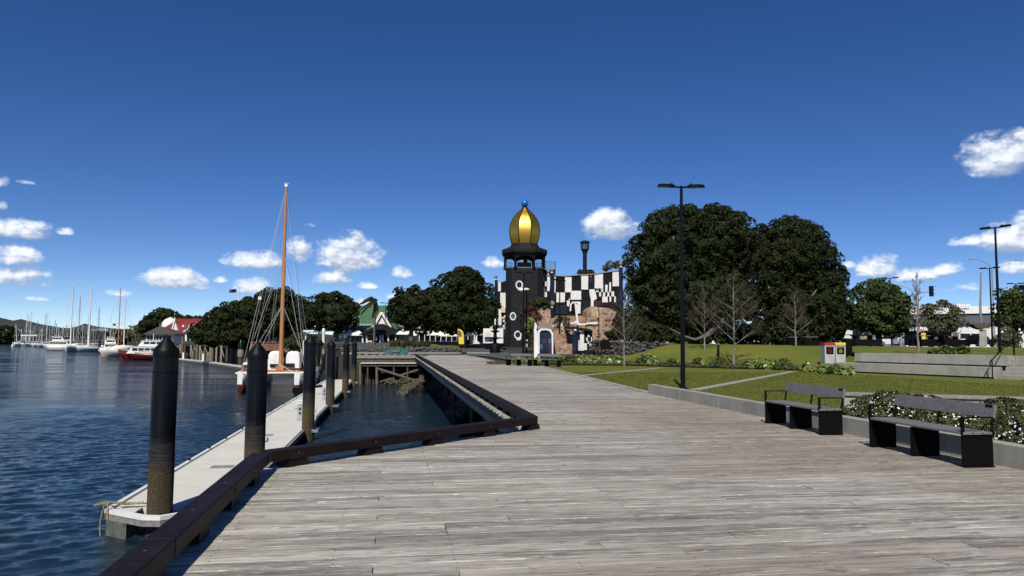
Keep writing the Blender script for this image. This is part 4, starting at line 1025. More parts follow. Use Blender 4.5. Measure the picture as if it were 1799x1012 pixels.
daisy('white-flowered bush left of the nearer bench, beside the far bench end', 9.35, 12.15, .75, .85, .78, 401)
daisy('white-flowered bush behind the left half of the nearer bench', 9.2, 10.6, .72, .9, .74, 402)
daisy('white-flowered bush behind the middle of the nearer bench', 9.3, 9.2, .8, .9, .72, 403)
daisy('white-flowered bush at the right end of the nearer bench', 9.25, 7.75, .8, .9, .84, 404)
daisy('white-flowered bush at the right edge of the picture', 9.5, 6.2, .9, .95, .92, 405)
daisy('small white-flowered bush against the end of the concrete seat wall', 9.6, 13.5, .6, .6, .62, 406)
daisy('white-flowered bush behind the rest, against the timber-topped seat wall', 10.6, 11.2, .8, .8, .7, 407)
daisy('tall white-flowered bush far right before the seat wall', 10.6, 8.3, .8, .9, .85, 408)

# grass blades on the nearer lawn
rng = np.random.default_rng(3); n = 90000
X = 8.5+rng.random(n)**1.3*17; Y = rng.uniform(9, 40, n); keep = (Y > 9) & ~((X < 11.5) & (Y < 14)); X = X[keep]; Y = Y[keep]
x_, d_ = X*math.cos(TH)-Y*math.sin(TH), X*math.sin(TH)+Y*math.cos(TH); keep = (np.abs(x_/d_) < .74); keep &= d_ < np.array([interp(q, BED) for q in x_])-.5
# keep the blades clear of the flush strips
def near_line(X, Y, a, b_, w):
    a = np.array([a.x, a.y]); b_ = np.array([b_.x, b_.y]); t = b_-a; L = np.linalg.norm(t); t = t/L; r_ = np.stack([X, Y], 1)-a
    al = r_@t; pe = np.abs(r_[:, 0]*t[1]-r_[:, 1]*t[0]); return (pe < w) & (al > -.3) & (al < L+.3)
keep &= ~near_line(X, Y, P(1222, 684), P(1392, 652.5), .22); keep &= ~near_line(X, Y, P(1016, 660), P(1162, 645.8), .22)
lx = np.interp(Y, [3, 23.2, 33, 50], [8.45, 8.6, 9.3, 10.4]); keep &= X > lx
X = X[keep]; Y = Y[keep]; n = len(X); a = rng.uniform(0, 6.28, n); h = rng.uniform(.02, .05, n); w = .006+.0006*Y*.5
B0 = np.stack([X, Y, np.full(n, -.022)], 1); dx = np.stack([np.cos(a)*w, np.sin(a)*w, np.zeros(n)], 1); tip = B0+np.stack([rng.normal(size=n)*.015, rng.normal(size=n)*.015, h], 1)
V = np.stack([B0-dx, B0+dx, tip+dx*.2, tip-dx*.2], 1).reshape(-1, 3); obj('grass', quad_mesh('grass', V, n, 'blade', rng.random(n)), kind='stuff')

# ================================================================== park furniture
def make_bench(label, loc, rz, L=2.0):
    t = thing('park_bench', loc, label, 'bench', 'black steel and timber benches', rz)
    h = L/2; xs_ = (-h+.03, -.02, h-.03)
    for x in xs_:                                          # three steel plates that carry seat and back
        MB().box(x-.006, x+.006, -.225, .225, 0, .425).box(x-.035, x+.035, -.225, .225, 0, .012).box(x-.03, x-.006, -.225, -.213, .012, .42).box(x-.03, x-.006, .213, .225, .012, .42).build('leg', 'bench_black', t)
    for x in xs_:
        MB().tube([(x, .20, .41), (x, .235, .60), (x, .285, .83)], .018, 6).box(x-.025, x+.025, .195, .235, .40, .45).build('back_post', 'bench_black', t)
    for x in (xs_[0], xs_[2]):
        MB().box(x-.02, x+.02, -.235, -.205, .40, .66).box(x-.022, x+.022, -.235, .255, .645, .662).build('armrest', 'bench_black', t)
    for k in range(3):
        MB().bbox(-h, h, -.235+k*.15, -.235+k*.15+.138, .43, .462, .006).build('seat_slat', 'bench_wood', t)
    Mx = Matrix.Translation((0, .262, .735)) @ Matrix.Rotation(R(-11), 4, 'X')
    br = MB().bbox(-h, h, -.022, .018, -.09, .09, .006, Mx).build('backrest', 'bench_wood', t)
    MB().box(h-.16, h-.04, -.026, -.0215, .045, .085, Mx).build('plaque', 'bench_black', br)
    return t
make_bench('nearer black steel and grey timber bench, in front of the white flowers', (7.78, 9.87, .004), -math.pi/2)
make_bench('second black bench with grey timber seat, where lawn meets the flowers', (7.84, 13.33, .004), -math.pi/2)
b_ = base(912, 51.2, 0); make_bench('left one of the two small far benches at the end of the boardwalk', (b_.x, b_.y, .004), -TH-.72, 2.0)
b_ = base(961, 50.4, 0); make_bench('right one of the two small far benches at the end of the boardwalk', (b_.x, b_.y, .004), -TH-.66, 2.0)

def head(mb_, x0, s, tilt=.02):
    pr = []
    for k in range(12):
        a = 2*math.pi*k/12; pr.append((x0+s*(.31+.33*math.cos(a)*(1.0)), .13*math.sin(a)))
    mb_.prism(pr, -.05, .035); mb_.prism([(x0+(px_-x0)*.86+.045*s, y_*.7) for px_, y_ in pr], .035, .065)
    mb_.box(min(x0, x0+s*.1), max(x0, x0+s*.1), -.04, .04, -.03, .04)
def lamp_post(label, px, d, h, rz=-TH, group='tall black double-headed lamp posts', two=True, r=.085, z=None):
    z = Hc(px, d) if z is None else z; b_ = base(px, d, z); t = thing('lamp_post', b_, label, 'lamp post', group, rz)
    MB().tube([(0, 0, 0), (0, 0, h*.5), (0, 0, h)], [r, r*.85, r*.62], 14).build('pole', 'steel_black', t)
    MB().lathe([(r*1.9, 0), (r*1.9, .03), (r*1.1, .05)], n=12).box(-r*1.02, -r*.6, -.05, .05, .35, .75).build('base_plate', 'steel_black', t)
    for s in ((-1, 1) if two else (1,)):
        MB().tube([(0, 0, h-.05), (s*.26, 0, h-.03)], .035, 8).build('arm', 'steel_black', t)
        m = MB(); head(m, s*.24, s); o = m.build('lamp_head', 'steel_black', t); o.location = (0, 0, h-.02); o.rotation_euler.y = -s*.03
        l = MB().prism([(s*.42, -.06), (s*.78, -.06), (s*.78, .06), (s*.42, .06)] if s > 0 else [(s*.78, -.06), (s*.42, -.06), (s*.42, .06), (s*.78, .06)], -.06, -.051).build('lens', 'alu', o)
        MB().box(s*.36-.03, s*.36+.03, -.03, .03, .066, .11).build('sensor', 'steel_black', o)
    return t
lamp_post('tall black lamp post nearest, standing on the lawn edge with two heads', 1200, 26.8, 7.38, -TH+.06)
lamp_post('second tallest lamp post, behind the concrete terrace at right', 1757, 42.7, 7.3, -TH-1.05)
lamp_post('slimmer lamp post just left of the right-hand tall post', 1744, 68, 7.3, -TH-.9)
lamp_post('small far lamp post rising above the rounded green tree', 1567, 80, 7.4, -TH-.6)
lamp_post('far lamp post at the right edge above the leafy tree', 1789, 86, 7.4, -TH-.5)
lamp_post('lamp post standing in front of the black tower', 919, 60.5, 7.3, -TH+.25, z=0)
lamp_post('thin lamp post in front of the checkered wall, left of the dark chimney', 983, 64, 7.0, -TH+.9, z=0, r=.07)
lamp_post('slim lamp post before the brick wall with yellow banner', 1052, 84, 6.6, -TH+1.1, r=.06)
lamp_post('thin double lamp post in front of the dark cafe roof', 676, 118, 6.3, -TH, r=.06)
lamp_post('thin black pole beside the palm trunk', 659, 108, 6.0, -TH+1.5, r=.05)
# camera post
f = PF('camera_post', 924.5, 62, 0, 'black post carrying a white security camera before the tower', 'camera post')
MB().tube([(0, 0, 0), (0, 0, f.L(924, 509).z)], .07, 10).build('pole', 'steel_black', f.o)
zc = f.L(924, 509).z; MB().box(-.5, .2, -.05, .05, zc, zc+.1).ball((-.45, -.06, zc-.05), .13).box(-.2, .1, -.1, .1, zc-.02, zc+.14).build('camera', 'white_paint', f.o)
MB().box(-.1, .08, -.1, -.06, 1.2, 1.5).box(-.04, .1, -.11, -.07, 1.7, 1.85).build('sticker', 'white_paint', f.o)
# bollard light on the far lawn
f = PF('bollard', 1262, 55, Hc(1262, 55), 'short black bollard on the lawn beside the tallest bare tree', 'bollard')
MB().lathe([(.09, 0), (.09, 1.1), (.07, 1.15)], n=12).build('post', 'steel_black', f.o); MB().lathe([(.1, .95), (.1, 1.02)], n=12).build('collar', 'grey_paint', f.o)

# litter bins
def litter_bin(px0, px1, label, cap, sign, ring, txt):
    f = PF('litter_bin', (px0+px1)/2, 47, .36, label, 'litter bin', 'litter bins by the terrace')
    a = f.L(px0, 606.5); b2 = f.L(px1, 606.5); w = (b2.x-a.x)/2-.012; zt = f.L((px0+px1)/2, 606).z; zc = f.L((px0+px1)/2, 602).z
    MB().bbox(-w, w, -.02, .62, -.35, zt-.01, .015).build('body', 'bin_grey', f.o)
    MB().bbox(-w-.01, w+.01, -.05, .65, zt-.005, zc, .02).build('lid', cap, f.o)
    s = MB().box(-w*.72, w*.72, -.034, -.021, zt-.58, zt-.10).build('sign_panel', 'steel_black', f.o)
    zc_ = zt-.38
    r_ = MB()
    if ring:
        r_.tube([(.11*math.cos(k*.3927), -.04, zc_+.11*math.sin(k*.3927)) for k in range(17)], .010, 5, caps=False).tube([(-.03, -.04, zc_+.05), (.03, -.04, zc_-.01), (0, -.04, zc_-.06)], .012, 5)
    else:
        tri = [(0, .11), (.11, -.08), (-.11, -.08)]
        for k in range(3):
            p, q = Vector(tri[k]), Vector(tri[(k+1) % 3]); u_ = p.lerp(q, .14); v_ = p.lerp(q, .72); r_.tube([(u_.x, -.04, zc_+u_.y), (v_.x, -.04, zc_+v_.y)], .018, 5)
            n_ = Vector((-(q-p).normalized().y, (q-p).normalized().x))*.045; w_ = p.lerp(q, .92); r_.add([(v_.x+n_.x, -.042, zc_+v_.y+n_.y), (v_.x-n_.x, -.042, zc_+v_.y-n_.y), (w_.x, -.042, zc_+w_.y)], [(0, 1, 2)])
    r_.build('symbol', ring or 'yellow', s)
    cu = bpy.data.curves.new('lettering', 'FONT'); cu.body = txt; cu.size = .085; cu.align_x = 'CENTER'; cu.extrude = .002; cu.materials.append(MATS[ring or 'yellow'])
    tmp = bpy.data.objects.new('lettering', cu); COL.objects.link(tmp); bpy.context.view_layer.update(); me_ = bpy.data.meshes.new_from_object(tmp.evaluated_get(bpy.context.evaluated_depsgraph_get())); bpy.data.objects.remove(tmp)
    o = bpy.data.objects.new('lettering', me_); COL.objects.link(o); o.parent = s; o.location = (0, -.038, zt-.20); o.rotation_euler.x = math.pi/2
litter_bin(1449, 1467.5, 'grey litter bin with red lid and black sign', 'red', 1, 'red', 'RUBBISH')
litter_bin(1468, 1486.5, 'grey recycling bin with yellow lid and recycling sign', 'yellow', 1, None, 'RECYCLE')
f = PF('screen_panel', 1492, 47.6, .3, 'tall black panel standing right of the yellow lidded bin', 'panel')
f.rect('panel', 1487.5, 595, 1497.5, 636, 0, .5, 'steel_black'); f.rect('cap', 1487, 594, 1498, 595, -.02, .52, 'grey_paint')

# handrails on the terrace steps
Mt = Matrix.Translation(W0) @ Matrix.Rotation(wa, 4, 'Z')
def handrail(x, label):
    t = thing('handrail', Mt @ Vector((x, 0, 0)), label, 'handrail', 'black handrails on the terrace steps', wa)
    MB().tube([(0, -.35, .0), (0, -.35, .92)], .03, 8).build('post', 'steel_black', t)
    MB().tube([(0, 1.75, 1.0), (0, 1.75, 2.05)], .045, 8).build('post', 'steel_black', t)
    pts = [(0, -.42, .62), (0, -.52, .64), (0, -.55, .74), (0, -.5, .86), (0, -.35, .93), (0, 1.75, 2.03), (0, 2.3, 2.06)]
    MB().tube(pts, .03, 8).build('rail', 'steel_black', t)
handrail(WL+.18, 'black handrail with curled end at the left side of the terrace steps')

# black picnic tables along the crest
def picnic(px0, px1, y0, y1, d, label, top=None):
    z = Hc((px0+px1)/2, d); f = PF('picnic_table', (px0+px1)/2, d, z, label, 'picnic table', 'black picnic tables on the crest of the lawn')
    zt = max(.42, f.L(px0, y0).z); a, b2 = f.L(px0, y0).x, f.L(px1, y0).x
    MB().bbox(a, b2, -.3, .15, .03, zt, .01).build('bench_block', 'steel_black', f.o)
    MB().bbox(a, b2, 1.3, 1.75, .03, zt, .01).build('bench_block', 'steel_black', f.o)
    MB().bbox(a*.9+.1, b2*.9-.1, .35, 1.1, .70+zt-.42, .76+zt-.42, .01).build('tabletop', 'slate_grey', f.o)
    for x in (a*.6, b2*.6): MB().bbox(x-.12, x+.12, .5, .95, .0, .70+zt-.42, .01).build('leg', 'steel_black', f.o)
    if top:
        c, e, yt = top; zz = f.L(c, yt).z; xa, xb = f.L(c, yt).x, f.L(e, yt).x
        MB().bbox(xa, xb, .1, 1.3, zz-.05, zz, .01).build('canopy', 'steel_black', f.o); MB().tube([((xa+xb)/2, .7, .7), ((xa+xb)/2, .7, zz)], .05, 8).build('post', 'steel_black', f.o)
picnic(1413, 1443, 598, 606, 66, 'black picnic table below the second giant tree, left of the bins')
picnic(1386, 1408, 598, 606, 70, 'black picnic table in the shade, farthest left on the crest')
picnic(1499, 1545, 596, 606, 60, 'long black picnic table right of the bins under a flat top', (1493, 1536, 587.5))
picnic(1616, 1651, 596, 606.5, 62, 'black picnic table beside the yellow sign', None)
picnic(1656, 1695, 596.5, 607, 61, 'black picnic table under a thin flat canopy near the stone sculpture', (1651, 1677, 586))

# stone boat sculpture
f = PF('stone_sculpture', 1727, 75, Hc(1727, 75), 'stone boat shape balanced on an upright rough stone block', 'sculpture')
MB().loft([[f.L(1720, 608, t)for t in (0, .7)]+[f.L(1734.5, 608, t) for t in (.7, 0)], [f.L(1721, 592, t) for t in (0, .65)]+[f.L(1733.8, 592, t) for t in (.65, 0)], [f.L(1719.5, 580, t) for t in (.05, .6)]+[f.L(1733, 579, t) for t in (.6, .05)]], smooth=False).build('block', 'concrete', f.o)
MB().slab(f.xz([(1708.5, 570), (1713, 575), (1724, 579), (1729, 577), (1737, 577), (1739, 568), (1722, 567.5), (1712, 568)]), -.15, .75).build('boat_stone', 'old_timber', f.o)
f = PF('mast_pole', 1725, 84, Hc(1725, 84), 'slender pale pole rising behind the stone boat sculpture', 'pole')
MB().tube([(0, 0, 0), (0, 0, f.L(1724, 540).z), (f.L(1723.5, 478).x, 0, f.L(1723.5, 478).z)], [.16, .12, .06], 8).build('pole', 'grey_wood', f.o)

# white warehouse
f = PF('warehouse', 1740, 125, 1.4, 'large white warehouse with shallow pale roof and grey fascia', 'warehouse')
def P8(name, pts, t0, t1, mat, parent=None): return f.plate(name, pts, t0, t1, mat, parent)
f.rect('wall', 1592, 569, 1900, 612, 0, 30, 'white_paint')
f.plate('fascia', [(1592, 569.3), (1900, 570.5), (1900, 547), (1592, 551)], -.5, 29, 'slate_grey')
a_, b2, c_, e_ = f.L(1588, 549.5, -.8), f.L(1900, 546.2, -.8), f.L(1900, 537.5, 20), f.L(1588, 538.5, 20)
MB().add([a_, b2, c_, e_, a_+Vector((0, 0, -.25)), b2+Vector((0, 0, -.25)), c_+Vector((0, 0, -.25)), e_+Vector((0, 0, -.25))], [(0,1,2,3), (7,6,5,4), (0,4,5,1), (1,5,6,2), (2,6,7,3), (3,7,4,0)]).build('roof', 'tent', f.o)
rb = MB()
for k in range(24):
    u = k/23; p_ = a_.lerp(b2, u); q_ = e_.lerp(c_, u); rb.tube([p_+Vector((0, 0, .04)), q_+Vector((0, 0, .04))], .05, 4)
for k in range(6): f.rect('cladding_panel', 1600+k*34, 570.8+k*.1, 1632+k*34, 598, -.08, -.01, 'white_paint')
for k, w in enumerate([3.4, 3, 3.6, 3, 3.4, 3.2]): f.rect('roof_letter', 1681+k*4.1, 534.2, 1681+k*4.1+w*.85, 538.2, 18.5, 18.9, 'white_paint')
f.rect('roof_vent', 1697, 541, 1703, 543.2, 8, 10, 'grey_paint')
f.rect('door', 1800, 578, 1812, 606, -.1, -.02, 'grey_paint')
# low dark kiosk in front of it
f = PF('dark_kiosk', 1650, 92, Hc(1650, 92), 'low black flat-roofed kiosk with small windows beyond the lawn', 'kiosk')
f.rect('wall', 1626, 584, 1672, 607, 0, 5, 'steel_black'); f.rect('roof', 1622, 580.5, 1678, 583.8, -.6, 6, 'black_roof')
for a, c in ((1627, 1631.5), (1633, 1636), (1642, 1650), (1652, 1660)): f.rect('window', a, 592, c, 597, -.06, -.005, 'glass_blue')
for px, c in ((1647, 'white_paint'), (1668, 'orange')): f.rect('sign', px-1, 582.5+(0 if c != 'orange' else 7), px+2, 586+(0 if c != 'orange' else 7), -.15, -.03, c)

# toilets pavilion with blue pillar at right of giant trees
f = PF('tiled_pavilion', 1490, 92, Hc(1490, 92), 'small white curved-roof pavilion with a blue ceramic pillar behind the bins', 'pavilion')
f.plate('wall', [(1474, 606), (1500, 606), (1500, 574), (1486, 572), (1473, 576)], 0, 5, 'white_paint'); f.plate('roof', [(1470, 575.5), (1486, 571), (1503, 574.5), (1501, 569), (1490, 563), (1478, 566)], -.5, 5.5, 'tan_brick')
f.rect('doorway', 1478, 595, 1488, 606, -.06, -.01, 'bench_black')
pl_ = MB().lathe([(.30, 0), (.36, .8), (.28, 1.5), (.30, 2.6)], f.L(1506.5, 606, -1), 14); pl_.build('pillar', 'blue_deep', f.o)
MB().lathe([(.28, 0), (.22, .25), (.1, .35)], f.L(1506.5, 566.5, -1), 12).build('pillar_cap', 'white_paint', f.o)
f.plate('brick_base', [(1511, 606), (1528, 606), (1527, 592), (1518, 589), (1511, 593)], -.5, 1, 'brick_rubble')

# street lights beyond the park
def street_light(label, px, d, ytop, arms, mat='grey_paint'):
    f = PF('street_light', px, d, Hc(px, d), label, 'street light', 'grey curved-arm street lights over the road')
    zf = f.L(px, ytop).z; MB().tube([(0, 0, 0), (0, 0, zf-1.2)], [.11, .08], 8).build('pole', mat, f.o)
    for (ex, ey, r_) in arms:
        e = f.L(ex, ey); s = 1 if e.x > 0 else -1; w = abs(e.x)
        pts = [Vector((0, 0, zf-1.3)), Vector((s*w*.08, 0, zf-.75)), Vector((s*w*.25, 0, zf-.35)), Vector((s*w*.55, 0, zf+(e.z-zf)*.6)), Vector((e.x*.8, 0, e.z-.05))]
        MB().tube(pts, [.06, .055, .05, .045, .04], 6).build('arm', mat, f.o)
        MB().bbox(min(e.x*.78, e.x), max(e.x*.78, e.x), -.15, .15, e.z-.07, e.z+.07, .03).build('lamp_head', 'grey_paint', f.o)
street_light('double curved-arm street light whose pole hides behind the right tall lamp post', 1748, 105, 458, [(1702, 455, 0), (1796, 457, 0)])
street_light('double curved-arm street light above the traffic signal', 1616, 120, 492, [(1587, 495, 0), (1639, 489.5, 0)])
street_light('single curved-arm street light left of the traffic signal', 1609, 112, 505, [(1580, 503, 0)])
f = PF('traffic_signal', 1583, 88, Hc(1583, 88), 'black traffic signal hung on a long overhead mast arm', 'traffic signal')
e = f.L(1632, 512); s0 = f.L(1582, 524); MB().tube([(0, 0, 0), (s0.x, 0, s0.z-.3), (s0.x+.15, 0, s0.z)], [.14, .11, .09], 10).build('pole', 'grey_paint', f.o)
MB().tube([s0, f.L(1605, 517), e], [.09, .07, .05], 8).build('mast_arm', 'grey_paint', f.o)
hz = f.L(1635.5, 521); sg = MB().bbox(hz.x-.27, hz.x+.27, -.18, -.05, hz.z, hz.z+1.25, .04).build('signal_head', 'steel_black', f.o)
for k in range(3):
    MB().lathe([(.15, 0), (.16, .02)], (0, 0, 0), 14).build('lens', 'dark_glass', sg).matrix_basis = Matrix.Translation((hz.x, -.19, hz.z+.22+k*.4)) @ Matrix.Rotation(math.pi/2, 4, 'X')
    MB().box(hz.x+.05, hz.x+.42, -.36, -.19, hz.z+.36+k*.4, hz.z+.39+k*.4).build('visor', 'steel_black', sg)
f = PF('traffic_signal', 1607, 96, Hc(1607, 96), 'dark post-mounted traffic signal at the street beyond the lawn', 'traffic signal')
MB().tube([(0, 0, 0), (0, 0, 3.2)], .07, 8).build('pole', 'steel_black', f.o); MB().bbox(-.2, .2, -.15, .1, 2.4, 3.5, .03).build('signal_head', 'steel_black', f.o)
# yellow notice and orange flag
f = PF('street_sign', 1623, 90, Hc(1623, 90), 'tall yellow panel sign with an orange flag beside the road', 'sign')
MB().tube([(0, 0, 0), (0, 0, f.L(1623, 574).z)], .05, 8).build('post', 'grey_paint', f.o); f.rect('yellow_panel', 1618.5, 585, 1626.5, 597, -.1, -.04, 'yellow')
f.plate('flag', [(1612.5, 584), (1616, 579), (1620, 577.5), (1619, 582), (1615, 584)], -.05, 0, 'orange')

def car(label, px, d, color, L=4.3, h=1.5, side=True, rz=0.0, van=False, group='parked cars beyond the park'):
    b_ = base(px, d, Hc(px, d)); t = thing('parked_car', b_, label, 'car', group, -TH+rz); w = .86
    if van: top = [(-L/2+.1, .95), (-L/2+.25, h), (L/2-1.25, h), (L/2-.55, 1.0)]
    else: top = [(-L/2+.35, .95), (-L/2+.95, h), (L/2-1.9, h), (L/2-1.05, .95)]
    prof = [(-L/2, .28), (-L/2, .85), (-L/2+.08, .95), (L/2-.9, .93), (L/2-.08, .75), (L/2, .5), (L/2, .28)]
    MB().slab(prof, -w, w).build('body', color, t)
    n = MB(); q = top; n.loft([[(x, -w+.02, z) if i in (0, 3) else (x, -w+.16, z) for i, (x, z) in enumerate(q)], [(x, w-.02, z) if i in (0, 3) else (x, w-.16, z) for i, (x, z) in enumerate(q)]], smooth=False); n.build('cabin', color, t)
    g_ = MB()
    for s in (-1, 1):
        def pt(u, v): a = Vector((q[0][0], 0, q[0][1])).lerp(Vector((q[3][0], 0, q[3][1])), u); b3 = Vector((q[1][0], 0, q[1][1])).lerp(Vector((q[2][0], 0, q[2][1])), u); r_ = a.lerp(b3, v); r_.y = s*(w-.005-.13*v); return r_
        for u0, u1 in ((.06, .47), (.51, .92)): g_.add([pt(u0, .12), pt(u1, .12), pt(u1, .85), pt(u0, .85)], [(0, 1, 2, 3)])
    g_.build('window', 'dark_glass', t)
    for x in (-L/2+.85, L/2-.9):
        for s in (-1, 1):
            wh = MB().lathe([(.31, -.1), (.33, -.06), (.33, .06), (.31, .1)], n=16).build('wheel', 'steel_black', t); wh.matrix_basis = Matrix.Translation((x, s*(w-.08), .33)) @ Matrix.Rotation(math.pi/2, 4, 'X')
            MB().lathe([(.19, -.012), (.19, .0)], n=12).build('rim', 'alu', wh).matrix_basis = Matrix.Translation((0, 0, s*-.112))
    MB().box(L/2-.06, L/2+.01, -w+.1, -w+.45, .58, .72).build('headlight', 'white_paint', t); MB().box(L/2-.06, L/2+.01, w-.45, w-.1, .58, .72).build('headlight', 'white_paint', t)
    return t
car('white van parked left of the stone sculpture block', 1706, 104, 'white_gel', 4.6, 1.95, van=True)
car('dark parked car half hidden by the stone sculpture block', 1722, 98, 'steel_black', 4.2, 1.5, rz=.5)
car('white parked car between the two right-hand lamp posts', 1749, 106, 'white_gel', 4.4, 1.5, rz=.2)
car('silver parked car seen beneath the rounded green tree', 1597, 108, 'alu', 4.4, 1.5, rz=-.2)
car('white parked car far left of the silver one, under the trees', 1562, 112, 'white_gel', 4.4, 1.5)

# ================================================================== art centre
f = PF('art_centre', 925, 110, 1.3, 'black and white checkered art centre with black tower and golden onion dome', 'building')
def poly_ring(pts, z): return [(x, y, z) for x, y in pts]
# tower: chamfered square shaft
def oct_(cx, cy, a, c): return [(cx-a+c, cy-a), (cx+a-c, cy-a), (cx+a, cy-a+c), (cx+a, cy+a-c), (cx+a-c, cy+a), (cx-a+c, cy+a), (cx-a, cy+a-c), (cx-a, cy-a+c)]
tx = f.L(921, 500).x; zt = f.L(921, 470, -2.7).z; AT = 2.75
MB().prism(oct_(tx, 0, AT, .85), -1.2, zt).build('tower_shaft', 'tower_black', f.o)
MB().prism(oct_(tx, 0, AT+.12, .87), -1.2, .55).build('tower_plinth', 'black_roof', f.o)
MB().prism(oct_(tx, 0, AT+.06, .87), zt-.10, zt+.08).build('tower_coping', 'slate_grey', f.o)
# pavilion on top: eight columns, arched beam, skirted roof
zr = f.L(921, 448.5, -2.7).z; ze = f.L(921, 436.5, -3).z; AR = 3.35
cl = oct_(tx, 0, AT+.15, 1.55)
for x, y in cl: MB().tube([(x, y, zt-.0), (x, y, zr+.2)], [.17, .15], 10).lathe([(.26, 0), (.2, .2)], (x, y, zt), 10).build('column', 'bench_black', f.o)
for i in range(8):                                         # arched beam between columns
    a, b2 = Vector((*cl[i], 0)), Vector((*cl[(i+1) % 8], 0)); n_ = 10; arch = []
    nn = Vector((-(b2-a).normalized().y, (b2-a).normalized().x, 0))*.09
    for k in range(n_+1):
        u = k/n_; zz = zr-.05-.50*(abs(2*u-1)**3.0); p_ = a.lerp(b2, u); arch.append((p_, zz))
    m_ = MB()
    for k in range(n_):
        (p0_, z0_), (p1_, z1_) = arch[k], arch[k+1]
        m_.add([p0_-nn+Vector((0, 0, z0_)), p1_-nn+Vector((0, 0, z1_)), p1_-nn+Vector((0, 0, zr+.25)), p0_-nn+Vector((0, 0, zr+.25)), p0_+nn+Vector((0, 0, z0_)), p1_+nn+Vector((0, 0, z1_)), p1_+nn+Vector((0, 0, zr+.25)), p0_+nn+Vector((0, 0, zr+.25))], [(0,1,2,3), (7,6,5,4), (0,4,5,1), (3,2,6,7)])
    m_.build('arched_beam', 'bench_black', f.o)
o1 = oct_(tx, 0, AR-.25, 1.7); o2 = oct_(tx, 0, AR, 1.85); o3 = oct_(tx, 0, AR-.1, 1.8); o4 = oct_(tx, 0, 2.15, 1.25); zd = f.L(921, 426, -2).z; o5 = oct_(tx, 0, 1.92, 1.12)
MB().loft([poly_ring(o, z) for o, z in ((o1, zr+.1), (o2, zr+.45), (o2, ze-.12), (o3, ze), (o4, ze+.5), (o5, zd))], smooth=False).build('pavilion_roof', 'black_roof', f.o)
# onion dome in eight gilded segments with dark ribs
ztop = f.L(925, 364).z; Hd = ztop-zd
prof = [(1.98, 0), (2.12, .08), (2.28, .18), (2.37, .28), (2.38, .38), (2.30, .48), (2.14, .57), (1.86, .67), (1.50, .76), (1.05, .85), (.62, .92), (.30, 1.0)]
for s in range(8):
    a0, a1 = math.pi*2*s/8-math.pi/2-math.pi/8, math.pi*2*(s+1)/8-math.pi/2-math.pi/8; sg_ = MB(); N = 6
    for r_, z in prof:
        for k in range(N+1):
            a = a0+(a1-a0)*k/N; rr_ = r_*(.965*math.cos(math.pi/8)/math.cos(a-(a0+a1)/2)+.06); sg_.v.append((tx+rr_*math.cos(a), rr_*math.sin(a), zd+z*Hd))
    for i in range(len(prof)-1):
        for k in range(N): sg_.face((i*(N+1)+k, i*(N+1)+k+1, (i+1)*(N+1)+k+1, (i+1)*(N+1)+k), True)
    sg_.build('dome_segment', 'gold', f.o)
    MB().tube([(tx+r_*1.015*math.cos(a0), r_*1.015*math.sin(a0), zd+z*Hd) for r_, z in prof], .07, 6).build('dome_rib', 'bench_black', f.o)
MB().lathe([(.45, 0), (.28, .12), (.22, .3), (.42, .42), (.30, .52), (.1, .56)], (tx, 0, ztop-.05), 12).build('finial', 'bench_black', f.o)
zb_ = f.L(925, 357.3); MB().ball((tx, 0, zb_.z), .56, 18, 12).build('finial_ball', 'blue_ball', f.o)
# viewing balcony behind, rails
bb_ = [(tx-AT-.1, -AT-.1), (tx+AT+.1, -AT-.1), (tx+AT+.1, .5), (f.L(974, 470, 2).x, .6), (f.L(976, 470, 4).x, 4.2), (tx-1, 5), (tx-AT-.1, AT)]
MB().prism([(tx+AT-.3, .2), (bb_[3][0], .7), (bb_[4][0], 4.2), (tx, 4.6), (tx, .2)], 4.5, zt+.02).build('rear_shaft', 'tower_black', f.o)
def railing(pts, closed=False, h=1.15):
    m_ = MB(); n_ = len(pts); rng_ = range(n_ if closed else n_-1)
    for i in rng_:
        a, b2 = Vector((*pts[i], zt+.06)), Vector((*pts[(i+1) % n_], zt+.06)); L_ = (b2-a).length; k_ = max(1, int(L_/.16))
        m_.tube([a+Vector((0, 0, h)), b2+Vector((0, 0, h))], .03, 4); m_.tube([a+Vector((0, 0, .1)), b2+Vector((0, 0, .1))], .02, 4)
        for k in range(k_+1): p_ = a.lerp(b2, k/k_); m_.tube([p_, p_+Vector((0, 0, h*(1.0 if k % 4 else 1.18)))], .012 if k % 4 else .03, 3, caps=False)
    return m_
railing([(tx-AT+.1, -AT+.15), (tx+AT-.1, -AT+.15), (tx+AT-.1, .3), bb_[3], bb_[4]]).build('railing', 'steel_black', f.o)
railing([(tx-AT+.1, -AT+.15), (tx-AT+.1, AT-.2), (tx+AT, AT)]).build('railing', 'steel_black', f.o)
MB().box(tx-1.1, tx+1.0, -.6, .6, zt+.08, zt+1.0).build('lift_housing', 'tan_brick', f.o); MB().lathe([(.3, 0), (.34, .5), (.1, .95), (.06, 3.2)], (tx+.15, -.4, zt+1.0), 8).build('lantern', 'bench_black', f.o)
